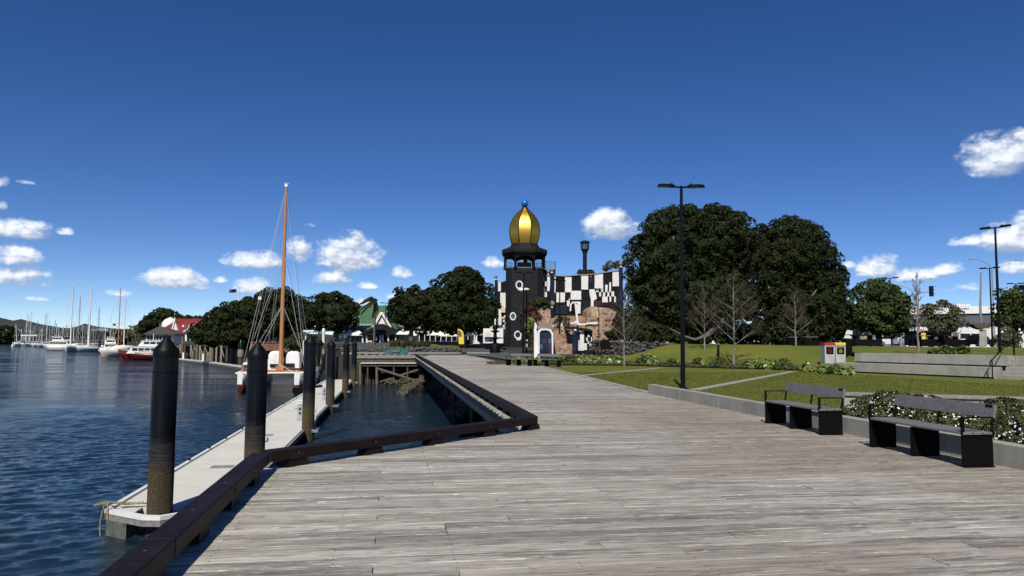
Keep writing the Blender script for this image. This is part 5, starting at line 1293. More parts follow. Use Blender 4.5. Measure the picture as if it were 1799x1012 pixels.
# round windows: white ring, glass, bars
def ring_window(px, py, rx, ry, open_=False, sill=True):
    s = 107.25/FPX; c = f.L(px, py, -AT); c.y = -AT; w = MB(); n_ = 20; R1, R2 = (rx*s, ry*s), (rx*s*.68, ry*s*.68)
    for k in range(n_):
        a0, a1 = 2*math.pi*k/n_, 2*math.pi*(k+1)/n_
        def q_(R_, a, y): return (c.x+R_[0]*math.cos(a), y, c.z+R_[1]*math.sin(a))
        w.add([q_(R1, a0, -AT-.10), q_(R1, a1, -AT-.10), q_(R2, a1, -AT-.10), q_(R2, a0, -AT-.10), q_(R1, a0, -AT+.02), q_(R1, a1, -AT+.02), q_(R2, a1, -AT+.02), q_(R2, a0, -AT+.02)], [(0,3,2,1), (0,1,5,4), (3,7,6,2)])
    o = w.build('window', 'white_paint', f.o)
    p = MB(); p.add([(c.x+R2[0]*math.cos(2*math.pi*k/n_), -AT-.015, c.z+R2[1]*math.sin(2*math.pi*k/n_)) for k in range(n_)], [tuple(range(n_-1, -1, -1))]); p.build('pane', 'glass_blue' if not open_ else 'dark_glass', o)
    b3 = MB().box(c.x-.03, c.x+.03, -AT-.05, -AT-.02, c.z-R2[1], c.z+R2[1])
    if not sill: pass
    else: b3.box(c.x-R2[0], c.x+R2[0], -AT-.05, -AT-.02, c.z-.03, c.z+.03)
    b3.build('glazing_bar', 'blue_frame', o)
    if sill: MB().slab([(c.x+.0, c.z-R1[1]*.6), (c.x-.2, c.z-R1[1]*1.25), (c.x+.35, c.z-R1[1]*1.3), (c.x+R1[0], c.z-R1[1]*.7)], -AT-.16, -AT-.11).build('sill', 'white_paint', o)
ring_window(912.3, 500.6, 6.6, 7.6, True); ring_window(901.2, 555.7, 5.6, 7.2, False, False); ring_window(909.7, 588.3, 6.6, 7.3, True)

# black body walls and the raised white plaster patches
wc = 'tile_black'
f.plate('left_wing', [(873, 604), (892, 604), (892, 492), (880, 496), (873, 497.5)], .2, 14, wc)
f.plate('main_wall', [(942, 600), (1092, 600), (1092, 474.5), (1075, 477), (1044, 482), (1021, 483), (992, 485.5), (968, 484), (943, 486.5)], 0, 16, wc)
f.plate('coping', [(942, 487), (968, 484.5), (992, 486), (1021, 483.5), (1044, 482.5), (1075, 477.5), (1092, 475), (1092, 473.8), (1075, 475.8), (1044, 480.8), (1021, 481.8), (992, 484.2), (968, 482.6), (942, 485.4)], -.2, .6, 'stone_ball')
T0, T1 = -.10, -.004
def patch(pts, mat='tile_white', name='plaster_patch', t0=None): return f.plate(name, pts, T0 if t0 is None else t0, T1, mat)
def pr(x0, y0, x1, y1, j=.35, mat='tile_white', name='plaster_patch'):
    q = random.Random(int(x0*7+y0*13)); e = lambda: q.uniform(-j, j)
    return patch([(x0+e(), y1+e()), ((x0+x1)/2, y1+e()), (x1+e(), y1+e()), (x1+e()*.6, (y0+y1)/2), (x1+e(), y0+e()), ((x0+x1)/2, y0+e()), (x0+e(), y0+e()), (x0+e()*.6, (y0+y1)/2)], mat, name)
K = 8.436
def c3(x, y): return (980+x/K, 460+y/K)
def c1(x, y): return (860+x/K, 440+y/K)
for x0, y0, x1, y1 in [(105,228,205,448),(348,200,450,412),(545,172,670,394),(812,145,904,362),(-20,456,105,598),(190,430,345,560),(570,400,602,448),(638,400,672,448),(702,340,737,450),(762,305,790,450),(605,450,640,514),(670,450,700,514),(735,450,765,514),(795,440,835,512),(660,516,740,600),(765,514,792,590),(835,510,862,600)]:
    pr(*c3(x0, y0), *c3(x1, y1))
patch([c3(490, 560), c3(490, 665), c3(530, 665), c3(530, 575), c3(580, 545), c3(560, 455), c3(540, 405), c3(465, 410), c3(475, 500)])
for x0, y0, x1, y1 in [(715,395,765,475),(792,395,817,455),(762,475,790,530),(820,458,850,530),(715,535,762,625),(790,532,820,610),(855,388,897,602),(770,618,850,690),(965,388,980,628)]: pr(*c1(x0, y0), *c1(x1, y1))
def pw(x0, y0, x1, y1, j=.35): 
    q = random.Random(int(x0*3+y0)); e = lambda: q.uniform(-j, j)
    f.plate('plaster_patch', [(x0+e(), y1+e()), (x1+e(), y1+e()), (x1+e(), y0+e()), (x0+e(), y0+e())], .10, .196, 'tile_white')
for x0, y0, x1, y1 in [(110,475,168,608),(160,628,242,850),(120,870,175,1110),(178,985,205,1010),(210,935,243,985),(195,990,228,1010)]: pw(*c1(x0, y0), *c1(x1, y1))
for k, (x, y) in enumerate([(883.5, 561.5), (887, 566), (883.5, 571), (887, 575)]): pw(x, y, x+3.2, y+4.2, .1)
pw(874.5, 573, 879, 596); pw(880, 577, 889, 603, .1)
f.rect('window_frame', 880.5, 575.5, 884, 599, .02, .09, 'yellow'); f.rect('window', 881, 578, 887.5, 597, .03, .095, 'dark_glass')
# windows and doors in the main wall
def window(x0, y0, x1, y1, cols=3, rows=2, fr='blue_frame', arch=False):
    o = f.rect('window', x0, y0, x1, y1, -.12, -.01, fr); w = (x1-x0)/cols; h = (y1-y0)/rows
    for i in range(cols):
        for j in range(rows): f.rect('pane', x0+i*w+.5, y0+j*h+.5, x0+(i+1)*w-.35, y0+(j+1)*h-.4, -.135, -.122, 'dark_glass', o)
window(*c3(-25, 648), *c3(140, 775), 4, 2); window(*c3(352, 590), *c3(478, 775), 3, 2); window(*c3(532, 585), *c3(655, 655), 3, 1, 'red'); window(*c3(672, 600), *c3(860, 660), 4, 1, 'red_hull')
patch([c3(175, 730), c3(198, 730), c3(200, 640), c3(225, 612), c3(285, 612), c3(305, 640), c3(310, 765), c3(335, 765), c3(330, 620), c3(300, 590), c3(215, 590), c3(182, 630)], t0=-.2)
f.rect('doorway', *c3(205, 640), *c3(300, 770), -.08, -.02, 'bench_black')
f.rect('sign_panel', *c3(470, 250), *c3(515, 310), -.1, -.02, 'blue_frame'); f.rect('sign_panel', *c3(478, 205), *c3(502, 235), -.12, -.02, 'red')
pr(1012, 530, 1020, 551, .2); pr(996, 528, 1000, 538, .3); pr(999.5, 524, 1001, 534, .1)
# ceramic pillars with ball tops
def pillar(px, ytop, yb, r, t=-.7, ballr=.33, mat='blue_deep', name='ceramic_pillar'):
    a = f.L(px, ytop, t); b2 = f.L(px, yb, t); h_ = a.z-b2.z
    o = MB().lathe([(r*1.15, 0), (r*1.25, h_*.3), (r*.95, h_*.6), (r*.9, h_)], (b2.x, b2.y, b2.z), 14).build(name, mat, f.o)
    MB().lathe([(r*.5, 0), (r*.8, .12), (r*.3, .25)], (a.x, a.y, a.z), 10).build('collar', 'white_paint', o)
    MB().ball((a.x, a.y, a.z+.2+ballr), ballr, 14, 9).build('ball', 'stone_ball', o)
pillar(870.8, 492, 590, .24, -.3, .28); pillar(969.6, 480, 530, .30); pillar(1091, 470, 560, .32, -.8, .38); pillar(969, 530, 540, .30, -.7, .01)
pillar(963.2, 483, 486, .2, .5, .3, 'red')
pillar(970, 541, 600, .28, -2.0, .42)
# rubble and brick lower walls in front
def brick(name, pts, t0, t1): return f.plate(name, pts, t0, t1, 'brick_rubble')
brick('brick_wall', [(943, 604), (969, 604), (968, 575), (967, 545), (964, 541), (952, 539), (944, 544)], -5, -1)
brick('brick_wall', [(968, 606), (1046, 606), (1046, 572), (1034, 558), (1020, 555), (1006, 556.5), (990, 555), (976, 557), (968, 560)], -6, -.8)
brick('brick_wall', [(1030, 606), (1100, 606), (1099, 590), (1092, 566), (1084, 548), (1068, 541), (1054, 540), (1042, 538), (1036, 539), (1031, 546), (1030, 560)], -7.5, -.8)
f.plate('white_band', [(970, 573.5), (985, 572), (996, 573), (1004, 570), (1009, 568), (1018, 571.5), (1026, 571), (1036, 569.5), (1048, 570), (1052, 568), (1047, 565), (1036, 566), (1028, 568), (1020, 568.5), (1012, 563), (1008, 566), (1001, 566.5), (990, 569), (978, 568), (970, 570)], -7.75, -7.55, 'tile_white')
f.plate('white_column', [(1013, 571), (1018, 571), (1016, 560), (1014, 545), (1011, 531), (1009, 531), (1011, 548)], -7.9, -7.6, 'tile_white')
for x0, y0, x1, y1, t, mt in ((992, 579, 1001, 590, -6.05, 'bench_black'), (1021, 590, 1027, 604, -6.05, 'bench_black'), (1049, 585, 1055, 592, -7.55, 'tan_brick'), (1062, 560, 1074, 563, -7.6, 'tan_brick'), (1036, 561, 1048, 564.5, -7.58, 'tan_brick'), (976, 590, 988, 593, -6.08, 'tan_brick'), (1072, 577, 1086, 580, -7.6, 'stone_ball'), (1058, 548, 1066, 550.5, -7.6, 'stone_ball')):
    f.plate('painted_recess' if mt == 'bench_black' else 'course', [(x0, y1), (x1, y1+.6), (x1+.4, y0+.5), (x0+.5, y0)], t, t+.2, mt)  # black slabs paint the shade of openings; the wall behind is solid
q = random.Random(55)
for k in range(46):                                        # stones and bricks standing proud of the rubble walls
    x, y = q.uniform(978, 1092), q.uniform(548, 602)
    if x < 1030 and y < 562: continue
    if x > 1076 and y < 562: continue
    t = -7.56 if x > 1031 else -6.06; w_, h_ = q.uniform(1.2, 4.0), q.uniform(.7, 2.2)
    f.plate('stone', [(x, y+h_), (x+w_, y+h_*q.uniform(.8, 1.2)), (x+w_*q.uniform(.85, 1), y), (x+.2, y+h_*q.uniform(0, .3))], t-.12, t+.05, q.choice(['stone_ball', 'tan_brick', 'brick_rubble', 'rock', 'cream', 'tan_brick']))
f.rect('balcony_slab', 975, 554.5, 1030, 556.5, -4, -.6, 'tan_brick')
for x in (980, 986, 1003, 1015, 1028): f.rect('baluster', x, 556, x+.8, 562, -4.1, -4, 'steel_black')
# dark chimney with lantern top
t_ = 7; c = f.L(1027.5, 480, t_); s_ = (110+t_)/FPX
def zc(y): return f.L(1027.5, y, t_).z
MB().lathe([(3.7*s_, zc(500)), (3.6*s_, zc(447)), (5.2*s_, zc(441)), (6.8*s_, zc(438.5))], (c.x, c.y, 0), 14).build('chimney', 'tower_black', f.o)
MB().lathe([(6.4*s_, zc(438)), (6.8*s_, zc(427))], (c.x, c.y, 0), 10).build('chimney_lantern', 'glass_blue', f.o)
MB().lathe([(9.0*s_, zc(426.8)), (9.2*s_, zc(425)), (4*s_, zc(422.8)), (.02, zc(422.3))], (c.x, c.y, 0), 14).build('chimney_cap', 'black_roof', f.o)
for k in range(8):
    a = k*math.pi/4; x, y = c.x+6.9*s_*math.cos(a), c.y+6.9*s_*math.sin(a); MB().tube([(x, y, zc(438.5)), (x, y, zc(426.5))], .06, 4).build('lantern_bar', 'bench_black', f.o)
# hanging sign and fittings by the left wing
f.plate('wall_lantern', [(880, 549), (887.5, 549), (887.5, 541), (884.5, 537), (884, 532), (883, 537), (880, 541)], -.3, .05, 'cream')
f.rect('notice', 1049, 547, 1051.5, 558, -7.9, -7.7, 'yellow')

# arched ceramic kiosk and checkered wall in front of the centre
k_ = PF('ceramic_kiosk', 956, 60, Hc(956, 60), 'small white arched kiosk with blue tiled window beside the far benches', 'kiosk')
k_.plate('side_wall', [(938, 636), (944, 636), (944.5, 588), (943, 570), (940, 566), (938.5, 580)], 0, 2.2, 'white_paint')
k_.plate('arch_frame', [(944, 636), (948, 636), (948, 584), (951, 580.5), (960, 580), (966, 582), (969, 588), (970, 636), (972, 636), (972, 586), (968, 579), (960, 577), (950, 577), (945, 581)], -.2, 2, 'white_paint')
w_ = k_.plate('window', [(948, 634), (970, 634), (969, 588), (966, 582.5), (960, 580.5), (951, 581), (948, 585)], .0, .2, 'blue_frame')
for i in range(4):
    for j in range(5):
        q = random.Random(i*9+j); k_.rect('tile', 949+i*4.9, 586+j*9.3, 952.9+i*4.9, 593.6+j*9.3, -.03, -.004, q.choice(['glass_blue', 'blue_deep', 'blue_frame', 'dark_glass', 'red_hull', 'blue_deep']), w_)
k_.rect('plinth', 937, 630, 973, 640, -.3, 2, 'white_paint'); k_.rect('red_post', 936.5, 585, 938.5, 630, .1, .5, 'red_hull')
k_.plate('roof', [(942, 579), (944, 572), (951, 568), (962, 569), (971, 575), (974, 581), (970, 580), (960, 576.5), (950, 576.5)], -.1, 2.3, 'stone_ball')
k_ = PF('checkered_wall', 1028, 62, Hc(1028, 62), 'low curved wall with black and white checks and a blue pillar', 'wall')
k_.plate('wall', [(1014, 624), (1040, 622), (1040.5, 581), (1036, 580), (1030, 581), (1015, 584)], 0, .5, wc)
for x0, y0, x1, y1 in [(1019, 583.5, 1026, 616), (1015, 598, 1018.6, 616), (1026.3, 603, 1031, 615), (1030, 593, 1032.5, 599), (1032.6, 587, 1036, 592), (1035.6, 604, 1039, 617), (1032.5, 599.5, 1035, 604), (1038.4, 592, 1040, 600)]: k_.rect('plaster_patch', x0, y0, x1, y1, -.06, -.003, 'tile_white')
k_.plate('canopy', [(994, 572.5), (1006, 574), (1022, 576), (1036, 578), (1041, 580), (1041, 583), (1030, 581), (1010, 578.5), (994, 577)], -.4, 1.5, 'black_roof')
a = k_.L(1010.5, 622, -.3); MB().lathe([(.24, 0), (.26, 1.2), (.16, k_.L(1010.5, 582).z-a.z)], (a.x, a.y, a.z), 12).build('pillar', 'blue_deep', k_.o)
MB().lathe([(.1, 0), (.17, .08), (.08, .2)], k_.L(1010.5, 581.5, -.3), 10).build('collar', 'white_paint', k_.o); MB().ball(k_.L(1010.5, 572.3, -.3), .2, 12, 8).build('ball', 'stone_ball', k_.o)
k_.plate('brick_panel', [(973, 622), (1006, 622), (1006, 588), (990, 586), (973, 589)], .8, 1.3, 'brick_rubble')
# curved stone retaining wall
m_ = MB(); n_ = 26; pts = []
for i in range(n_+1):
    px = 1040+(1215-1040)*i/n_; d = 60+3.5*(i/n_)+.8*math.sin(i*.35); pts.append((px, d, 597.5+.9*math.sin(i*1.7)+(i/n_)*7.0))
sec = []
for px, d, yt in pts:
    b0 = D(px, yt, d); b1 = D(px, yt, d+.7); zb = H(b0.x, b0.y)-.6; sec.append([(b0.x, b0.y, zb), (b0.x, b0.y, b0.z), (b1.x, b1.y, b0.z), (b1.x, b1.y, zb)])
m_.loft(sec, smooth=False); sw = m_.build('retaining_wall', 'stone_wall'); tag(sw, 'dark rough stone retaining wall between the art centre and the giant trees', 'wall')
rk = MB(); q = random.Random(6)
for px, d, yt in pts:
    for k in range(9):
        p_ = D(px+q.uniform(-3, 3), yt+q.uniform(-.3, 22), d-.02); rock(rk, (p_.x, p_.y, p_.z), q.uniform(.10, .2), q.random(), .7)
o = rk.build('stones', 'rock', sw, kind='stuff')
m_ = MB(); f2 = PF('wall_niche', 1063, 59.6, Hc(1063, 59.6), 'round dark opening with pale rim in the stone wall', 'niche')
m_.lathe([(.42, 0), (.42, .08), (.34, .1)], (0, 0, 0), 14); nb_ = m_.build('rim', 'bench_black', f2.o); nb_.matrix_basis = Matrix.Translation(f2.L(1063, 605)) @ Matrix.Rotation(math.pi/2, 4, 'X')

# ================================================================== old wharves
f = PF('old_wharf', 690, 80.5, 0, 'old weathered timber wharf with crossed braces at the far end of the basin', 'wharf')
f.rect('deck_edge', 627, 624.5, 741, 629.5, -.25, 3, 'grey_wood'); f.rect('face_beam', 628, 630, 740, 636, -.1, .25, 'old_timber'); f.rect('white_waler', 634, 637, 740, 638.6, -.3, -.12, 'white_paint'); f.rect('face_beam', 636, 639.2, 740, 643.5, -.1, .2, 'old_timber')
f.rect('back_wall', 626, 630, 742, 684, 1.3, 1.5, 'mud')
for x, w in ((633, 4), (646, 2.6), (662, 4.2), (692, 3), (716, 3), (738, 3)):
    a, b2 = f.L(x, 631, .1), f.L(x, 684, .1); MB().tube([a, b2], w/2*80.5/FPX*1.1, 9).build('pile', 'pile_wood' if x in (633, 662) else 'old_timber', f.o)
def brace(x0, y0, x1, y1, t=-.1, w=.16): 
    MB().tube([f.L(x0, y0, t), f.L(x1, y1, t)], w, 6).build('brace', 'old_timber', f.o)
brace(664, 648, 726, 668); brace(740, 648, 668, 672, .3); brace(668, 655, 700, 650, .5, .1)
for k in range(9):
    q = random.Random(k); f.rect('coping_block', 628+k*12.6, 622.3+q.uniform(0, .8), 634+k*12.6, 624.6, .1, .7, 'grey_wood')
for k in range(10): brace(668+k*7, 672+(k % 3)*1.5, 676+k*7, 668+(k % 4)*2.4, -.4+.1*k, .12)
bk = MB(); q = random.Random(3)
for k in range(90):
    p_ = D(q.uniform(668, 746), q.uniform(668, 680), q.uniform(79, 81)); rock(bk, (p_.x, p_.y, min(-2.5, p_.z)), q.uniform(.12, .3), k)
bk.build('riprap_rocks', 'rock_light', kind='stuff')

WL_ = [(290, 184), (300, 180), (418, 141), (520, 121), (630, 92)]
f = PF('timber_wharf', 420, 140, WATER, 'long old timber wharf with tall round piles left of the catamaran', 'wharf')
def wp(px, t, z):                            # local point on the wharf line at picture column px, t metres behind it
    d = interp(px, WL_)+t; q = base(px, d, z)-f.b; return Vector((q.x*math.cos(TH)-q.y*math.sin(TH), q.x*math.sin(TH)+q.y*math.cos(TH), q.z))
cols_ = list(range(296, 632, 8))
for name, t0, t1, z0, z1, mat in (('deck', .3, 9, .95, 1.2, 'grey_wood'), ('edge_beam', -.1, .28, .55, 1.25, 'old_timber'), ('cap_beam', .3, .7, .15, .6, 'old_timber'), ('rear_wall', 4.5, 4.8, -3.5, .9, 'mud')):
    for a, b2 in zip(cols_[::7], cols_[7::7]+[cols_[-1]]):
        if a == b2: continue
        cs = [c for c in cols_ if a <= c <= b2]; MB().loft([[wp(c, t0, z0), wp(c, t0, z1), wp(c, t1, z1), wp(c, t1, z0)] for c in cs], smooth=False).build(name, mat, f.o)
for px, yt, r in ((320, 592, .33), (346, 592, .33), (373, 591, .36), (409.5, 590, .42), (302, 594, .3)):
    a, b2 = wp(px, -.6, -.6), None; zt_ = EYE+(hor(px, interp(px, WL_), EYE)-yt)*interp(px, WL_)/FPX-WATER
    MB().tube([(a.x, a.y, -1.5), (a.x+.05, a.y, zt_)], [r, r*.9], 10).build('fender_pile', 'pile_wood', f.o)
q = random.Random(2)
for px in range(298, 630, 9):
    a = wp(px+q.uniform(-2, 2), -.1, 0); MB().box(a.x-.18, a.x+.18, a.y-.1, a.y+.25, -1.5, 3.5).build('post', 'old_timber' if q.random() < .5 else 'grey_wood', f.o)
    if q.random() < .6: c = wp(px+6, .5, 0); MB().tube([(a.x, a.y, 3.0), (c.x, c.y, 1.2)], .10, 5).build('brace', 'grey_wood', f.o)
    if q.random() < .6: a = wp(px+4, .1, 0); MB().box(a.x-.4, a.x+.4, a.y+.2, a.y+.4, -1.5, 2.1).build('sheet_pile', 'pile_wood', f.o)
t_ = PF('black_pile', 422, 122, WATER, 'black capped pile with pale collar left of the catamaran bow', 'mooring pile')
zt_ = t_.L(422, 597).z; MB().lathe([(.42, -1), (.42, zt_-.6), (.1, zt_)], (0, 0, 0), 14).build('shaft', 'pile_shell', t_.o); MB().lathe([(.48, 1.9), (.55, 2.5), (.48, 3.1)], (0, 0, 0), 12).build('fender', 'stone_ball', t_.o)
# floating jetty along the wharf
JL = [(290, 178), (311, 162), (418, 119), (540, 103)]
t_ = PF('floating_jetty', 400, interp(400, JL), WATER, 'pale floating jetty below the old wharf, left of the catamaran', 'jetty')
m1, m2 = [], []
for px in range(290, 541, 10):
    d = interp(px, JL)
    def q_(dd, z): v = base(px, dd, z)-t_.b; return Vector((v.x*math.cos(TH)-v.y*math.sin(TH), v.x*math.sin(TH)+v.y*math.cos(TH), v.z))
    m1.append([q_(d, WATER+.3), q_(d, WATER+.55), q_(d+2.6, WATER+.55), q_(d+2.6, WATER+.3)]); m2.append([q_(d+.1, WATER-.3), q_(d+.1, WATER+.29), q_(d+2.5, WATER+.29), q_(d+2.5, WATER-.3)])
MB().loft(m1, smooth=False).build('deck', 'concrete_light', t_.o); MB().loft(m2, smooth=False).build('float', 'joist_wood', t_.o)
for px in (322, 357): q = base(px, interp(px, JL)+.5, WATER)-t_.b; x, y = q.x*math.cos(TH)-q.y*math.sin(TH), q.x*math.sin(TH)+q.y*math.cos(TH); MB().box(x-.2, x+.2, y-.2, y+.2, .5, 1.9).build('pedestal', 'white_paint', t_.o)

# ================================================================== boats
def hull_secs(L, Bm, fb, dr=.5, n=11, sheer=.35, trans=.75, bow=1.0):
    secs = []
    for i in range(n):
        u = i/(n-1); x = -L/2+L*u                        # stern to bow
        w = Bm/2*(trans+(1-trans)*math.sin(min(1, u/.5)*math.pi/2) if u < .5 else max(.012, math.cos((u-.5)/.5*math.pi/2)**.75))
        z1 = fb*(1+sheer*(u-.35)**2*2.0); xo = 0 if u < .99 else 0
        k = 1-.55*u**3; xb = x-(.09*L*max(0, u-.6)/.4)
        secs.append([(x, -w, z1), (x*1.0, -w*.98, z1*.6), (xb, -w*.72*k, 0), (xb, -w*.2*k, -dr), (xb, w*.2*k, -dr), (xb, w*.72*k, 0), (x, w*.98, z1*.6), (x, w, z1)])
    return secs
def sailboat(label, px, d, ytop, L, hd, fb=1.1, hull='white_gel', mast='white_paint', group='sailing boats moored along the marina', cabin=True, r=.10, stays=True, spreaders=2, furl=True, lean=0, name='sailing_boat', boom=True, B=None):
    b_ = base(px, d, WATER); t = thing(name, b_, label, 'sailing boat', group, -TH+hd); Bm = B or L*.3
    MB().loft(hull_secs(L, Bm, fb)).build('hull', hull, t)
    z1 = fb*1.05
    if cabin:
        m_ = MB(); m_.loft([[(x, -w, z1*.96), (x, -w*.85, z1+h_), (x, w*.85, z1+h_), (x, w, z1*.96)] for x, w, h_ in ((-L*.22, Bm*.30, .42), (-L*.05, Bm*.33, .45), (L*.15, Bm*.26, .38), (L*.27, Bm*.15, .12))], smooth=False); m_.build('cabin', 'white_paint', t)
        w_ = MB(); w_.box(-L*.18, L*.12, -Bm*.335, -Bm*.30, z1+.12, z1+.30).box(-L*.18, L*.12, Bm*.30, Bm*.335, z1+.12, z1+.30); w_.build('window', 'dark_glass', t)
    hz = D(px, ytop, d).z-WATER; m0 = Vector((L*.05, 0, z1)); m1 = Vector((L*.05+lean*hz*.3, lean*hz, hz))
    MB().tube([m0, m1], [r, r*.6], 8).build('mast', mast, t)
    rg = MB(); sr = .012+d*.00003
    if stays:
        rg.tube([m1, (L*.49, 0, fb*1.25)], sr if not furl else sr*1.8, 3).tube([m1, (-L*.49, 0, fb)], sr, 3)
        for s in (-1, 1): rg.tube([m1, m0.lerp(m1, .55)+Vector((0, s*Bm*.3, 0)), (L*.03, s*Bm*.47, fb)], sr, 3)
        rg.build('rigging', 'wire', t)
    sp = MB()
    for k in range(spreaders):
        c = m0.lerp(m1, .42+.28*k); w = Bm*(.34-.08*k); sp.tube([c+Vector((0, -w, 0)), c+Vector((0, w, 0))], .035+r*.12, 4)
    if spreaders: sp.build('spreader', mast, t)
    if boom: MB().tube([(L*.04, 0, z1+1.0), (-L*.33, 0, z1+1.05)], [.13, .10], 6).build('boom', 'tent', t)
    return t
sailboat('tallest white yacht at left, bow toward the river, mast with two pale spreaders', 123.5, 262, 500, 13, -math.pi/2+.35, 1.9, r=.26, B=4.6)
sailboat('large white yacht second from the tallest, thick white mast, right of it', 158, 266, 503, 13, -math.pi/2-.45, 1.8, r=.28, B=4.6, hull='white_gel')
sailboat('grey-masted yacht between the two tallest white yachts', 137, 292, 521, 11, -1.2, 1.2, mast='grey_wood', r=.16)
sailboat('yacht with thin mast immediately left of the second big white yacht', 153, 300, 551, 10, -1.1, 1.1, r=.14)
sailboat('thin dark-masted yacht right of the second big white yacht', 171.5, 285, 539, 10, -1.3, 1.1, mast='slate_grey', r=.13)
w_ = sailboat('wooden-masted cream yacht with dark name board and rounded canvas covers', 210, 196, 506, 11, -math.pi/2-.5, 1.75, hull='cream', mast='mast_wood', r=.15, B=4.3, cabin=False)
m_ = MB(); m_.loft([[(x, -w, 1.8), (x, -w*.9, 1.8+h_*.7), (x, 0, 1.8+h_), (x, w*.9, 1.8+h_*.7), (x, w, 1.8)] for x, w, h_ in ((-3.5, 1.3, 1.0), (-1, 1.5, 1.3), (1.5, 1.3, 1.1), (2.6, .8, .3))]); m_.build('canvas_cover', 'tent', w_)
MB().loft([[(2.0+4*u*.9, -2.13*math.cos(u*1.35)**.75-.03, .75+.1*u), (2.0+4*u*.9, -2.13*math.cos(u*1.35)**.75-.03, 1.6+.2*u), (2.0+4*u*.9, -2.0*math.cos(u*1.35)**.75, 1.6+.2*u), (2.0+4*u*.9, -2.0*math.cos(u*1.35)**.75, .75+.1*u)] for u in (0, .25, .5, .75)], smooth=False).build('name_board', 'bench_black', w_)
sailboat('white-masted yacht just right of the wooden-masted yacht', 219, 206, 523, 10, -math.pi/2-.3, 1.5, r=.18, hull='white_gel')
far_ = [(30, 430, 569, .05), (45.5, 445, 551, 0), (50, 470, 556, 0), (53.6, 455, 547, 0), (59, 480, 572, 0), (65, 450, 562, 0), (69, 470, 569, 0), (79.4, 430, 550, 0), (82.7, 415, 549, 0), (87, 440, 563, 0), (95.6, 400, 562, 0), (98, 430, 568, 0), (103, 390, 573, 0), (110.5, 360, 573, 0), (117, 350, 570, 0), (145.6, 330, 571, 0), (130, 345, 566, 0), (164, 330, 572, 0), (74, 460, 576, 0), (38, 480, 578, 0), (186, 320, 574, 0), (91, 470, 575, 0)]
flab = ['far yacht at the left end of the marina, its mast leaning', 'far yacht with the tall mast furthest left', 'far yacht between two taller masts near the left', 'far yacht with the tallest mast of the left cluster', 'far yacht just right of the left cluster, short mast', 'far yacht with mid-height mast, third after the left cluster', 'far yacht with a low mast before the paired masts', 'left one of the two tall paired masts in the far marina', 'right one of the two tall paired masts in the far marina', 'far yacht directly right of the paired masts', 'far yacht midway between the paired masts and the tallest yacht', 'short-masted yacht just right of the midway one', 'small far yacht third left of the tallest yacht', 'small yacht second left of the tallest yacht', 'small yacht whose mast nearly touches the tallest yacht', 'small far yacht behind, left of the second big yacht', 'far yacht hidden between the tallest yacht and the grey mast', 'far yacht behind, right of the second big yacht', 'very low far mast left of the paired masts', 'low far mast left of the first tall mast', 'far yacht mast left of the wooden-masted yacht', 'very low far mast right of the paired masts']
rr = random.Random(17)
for (px, d, yt, ln), lb in zip(far_, flab): sailboat(lb, px, d, yt, rr.uniform(9, 12), rr.uniform(-2.6, -.9), 1.3, r=.17, group='small yachts in the far marina', mast=rr.choice(['white_paint', 'grey_wood', 'white_paint', 'alu']), lean=-ln*1.8, spreaders=1)

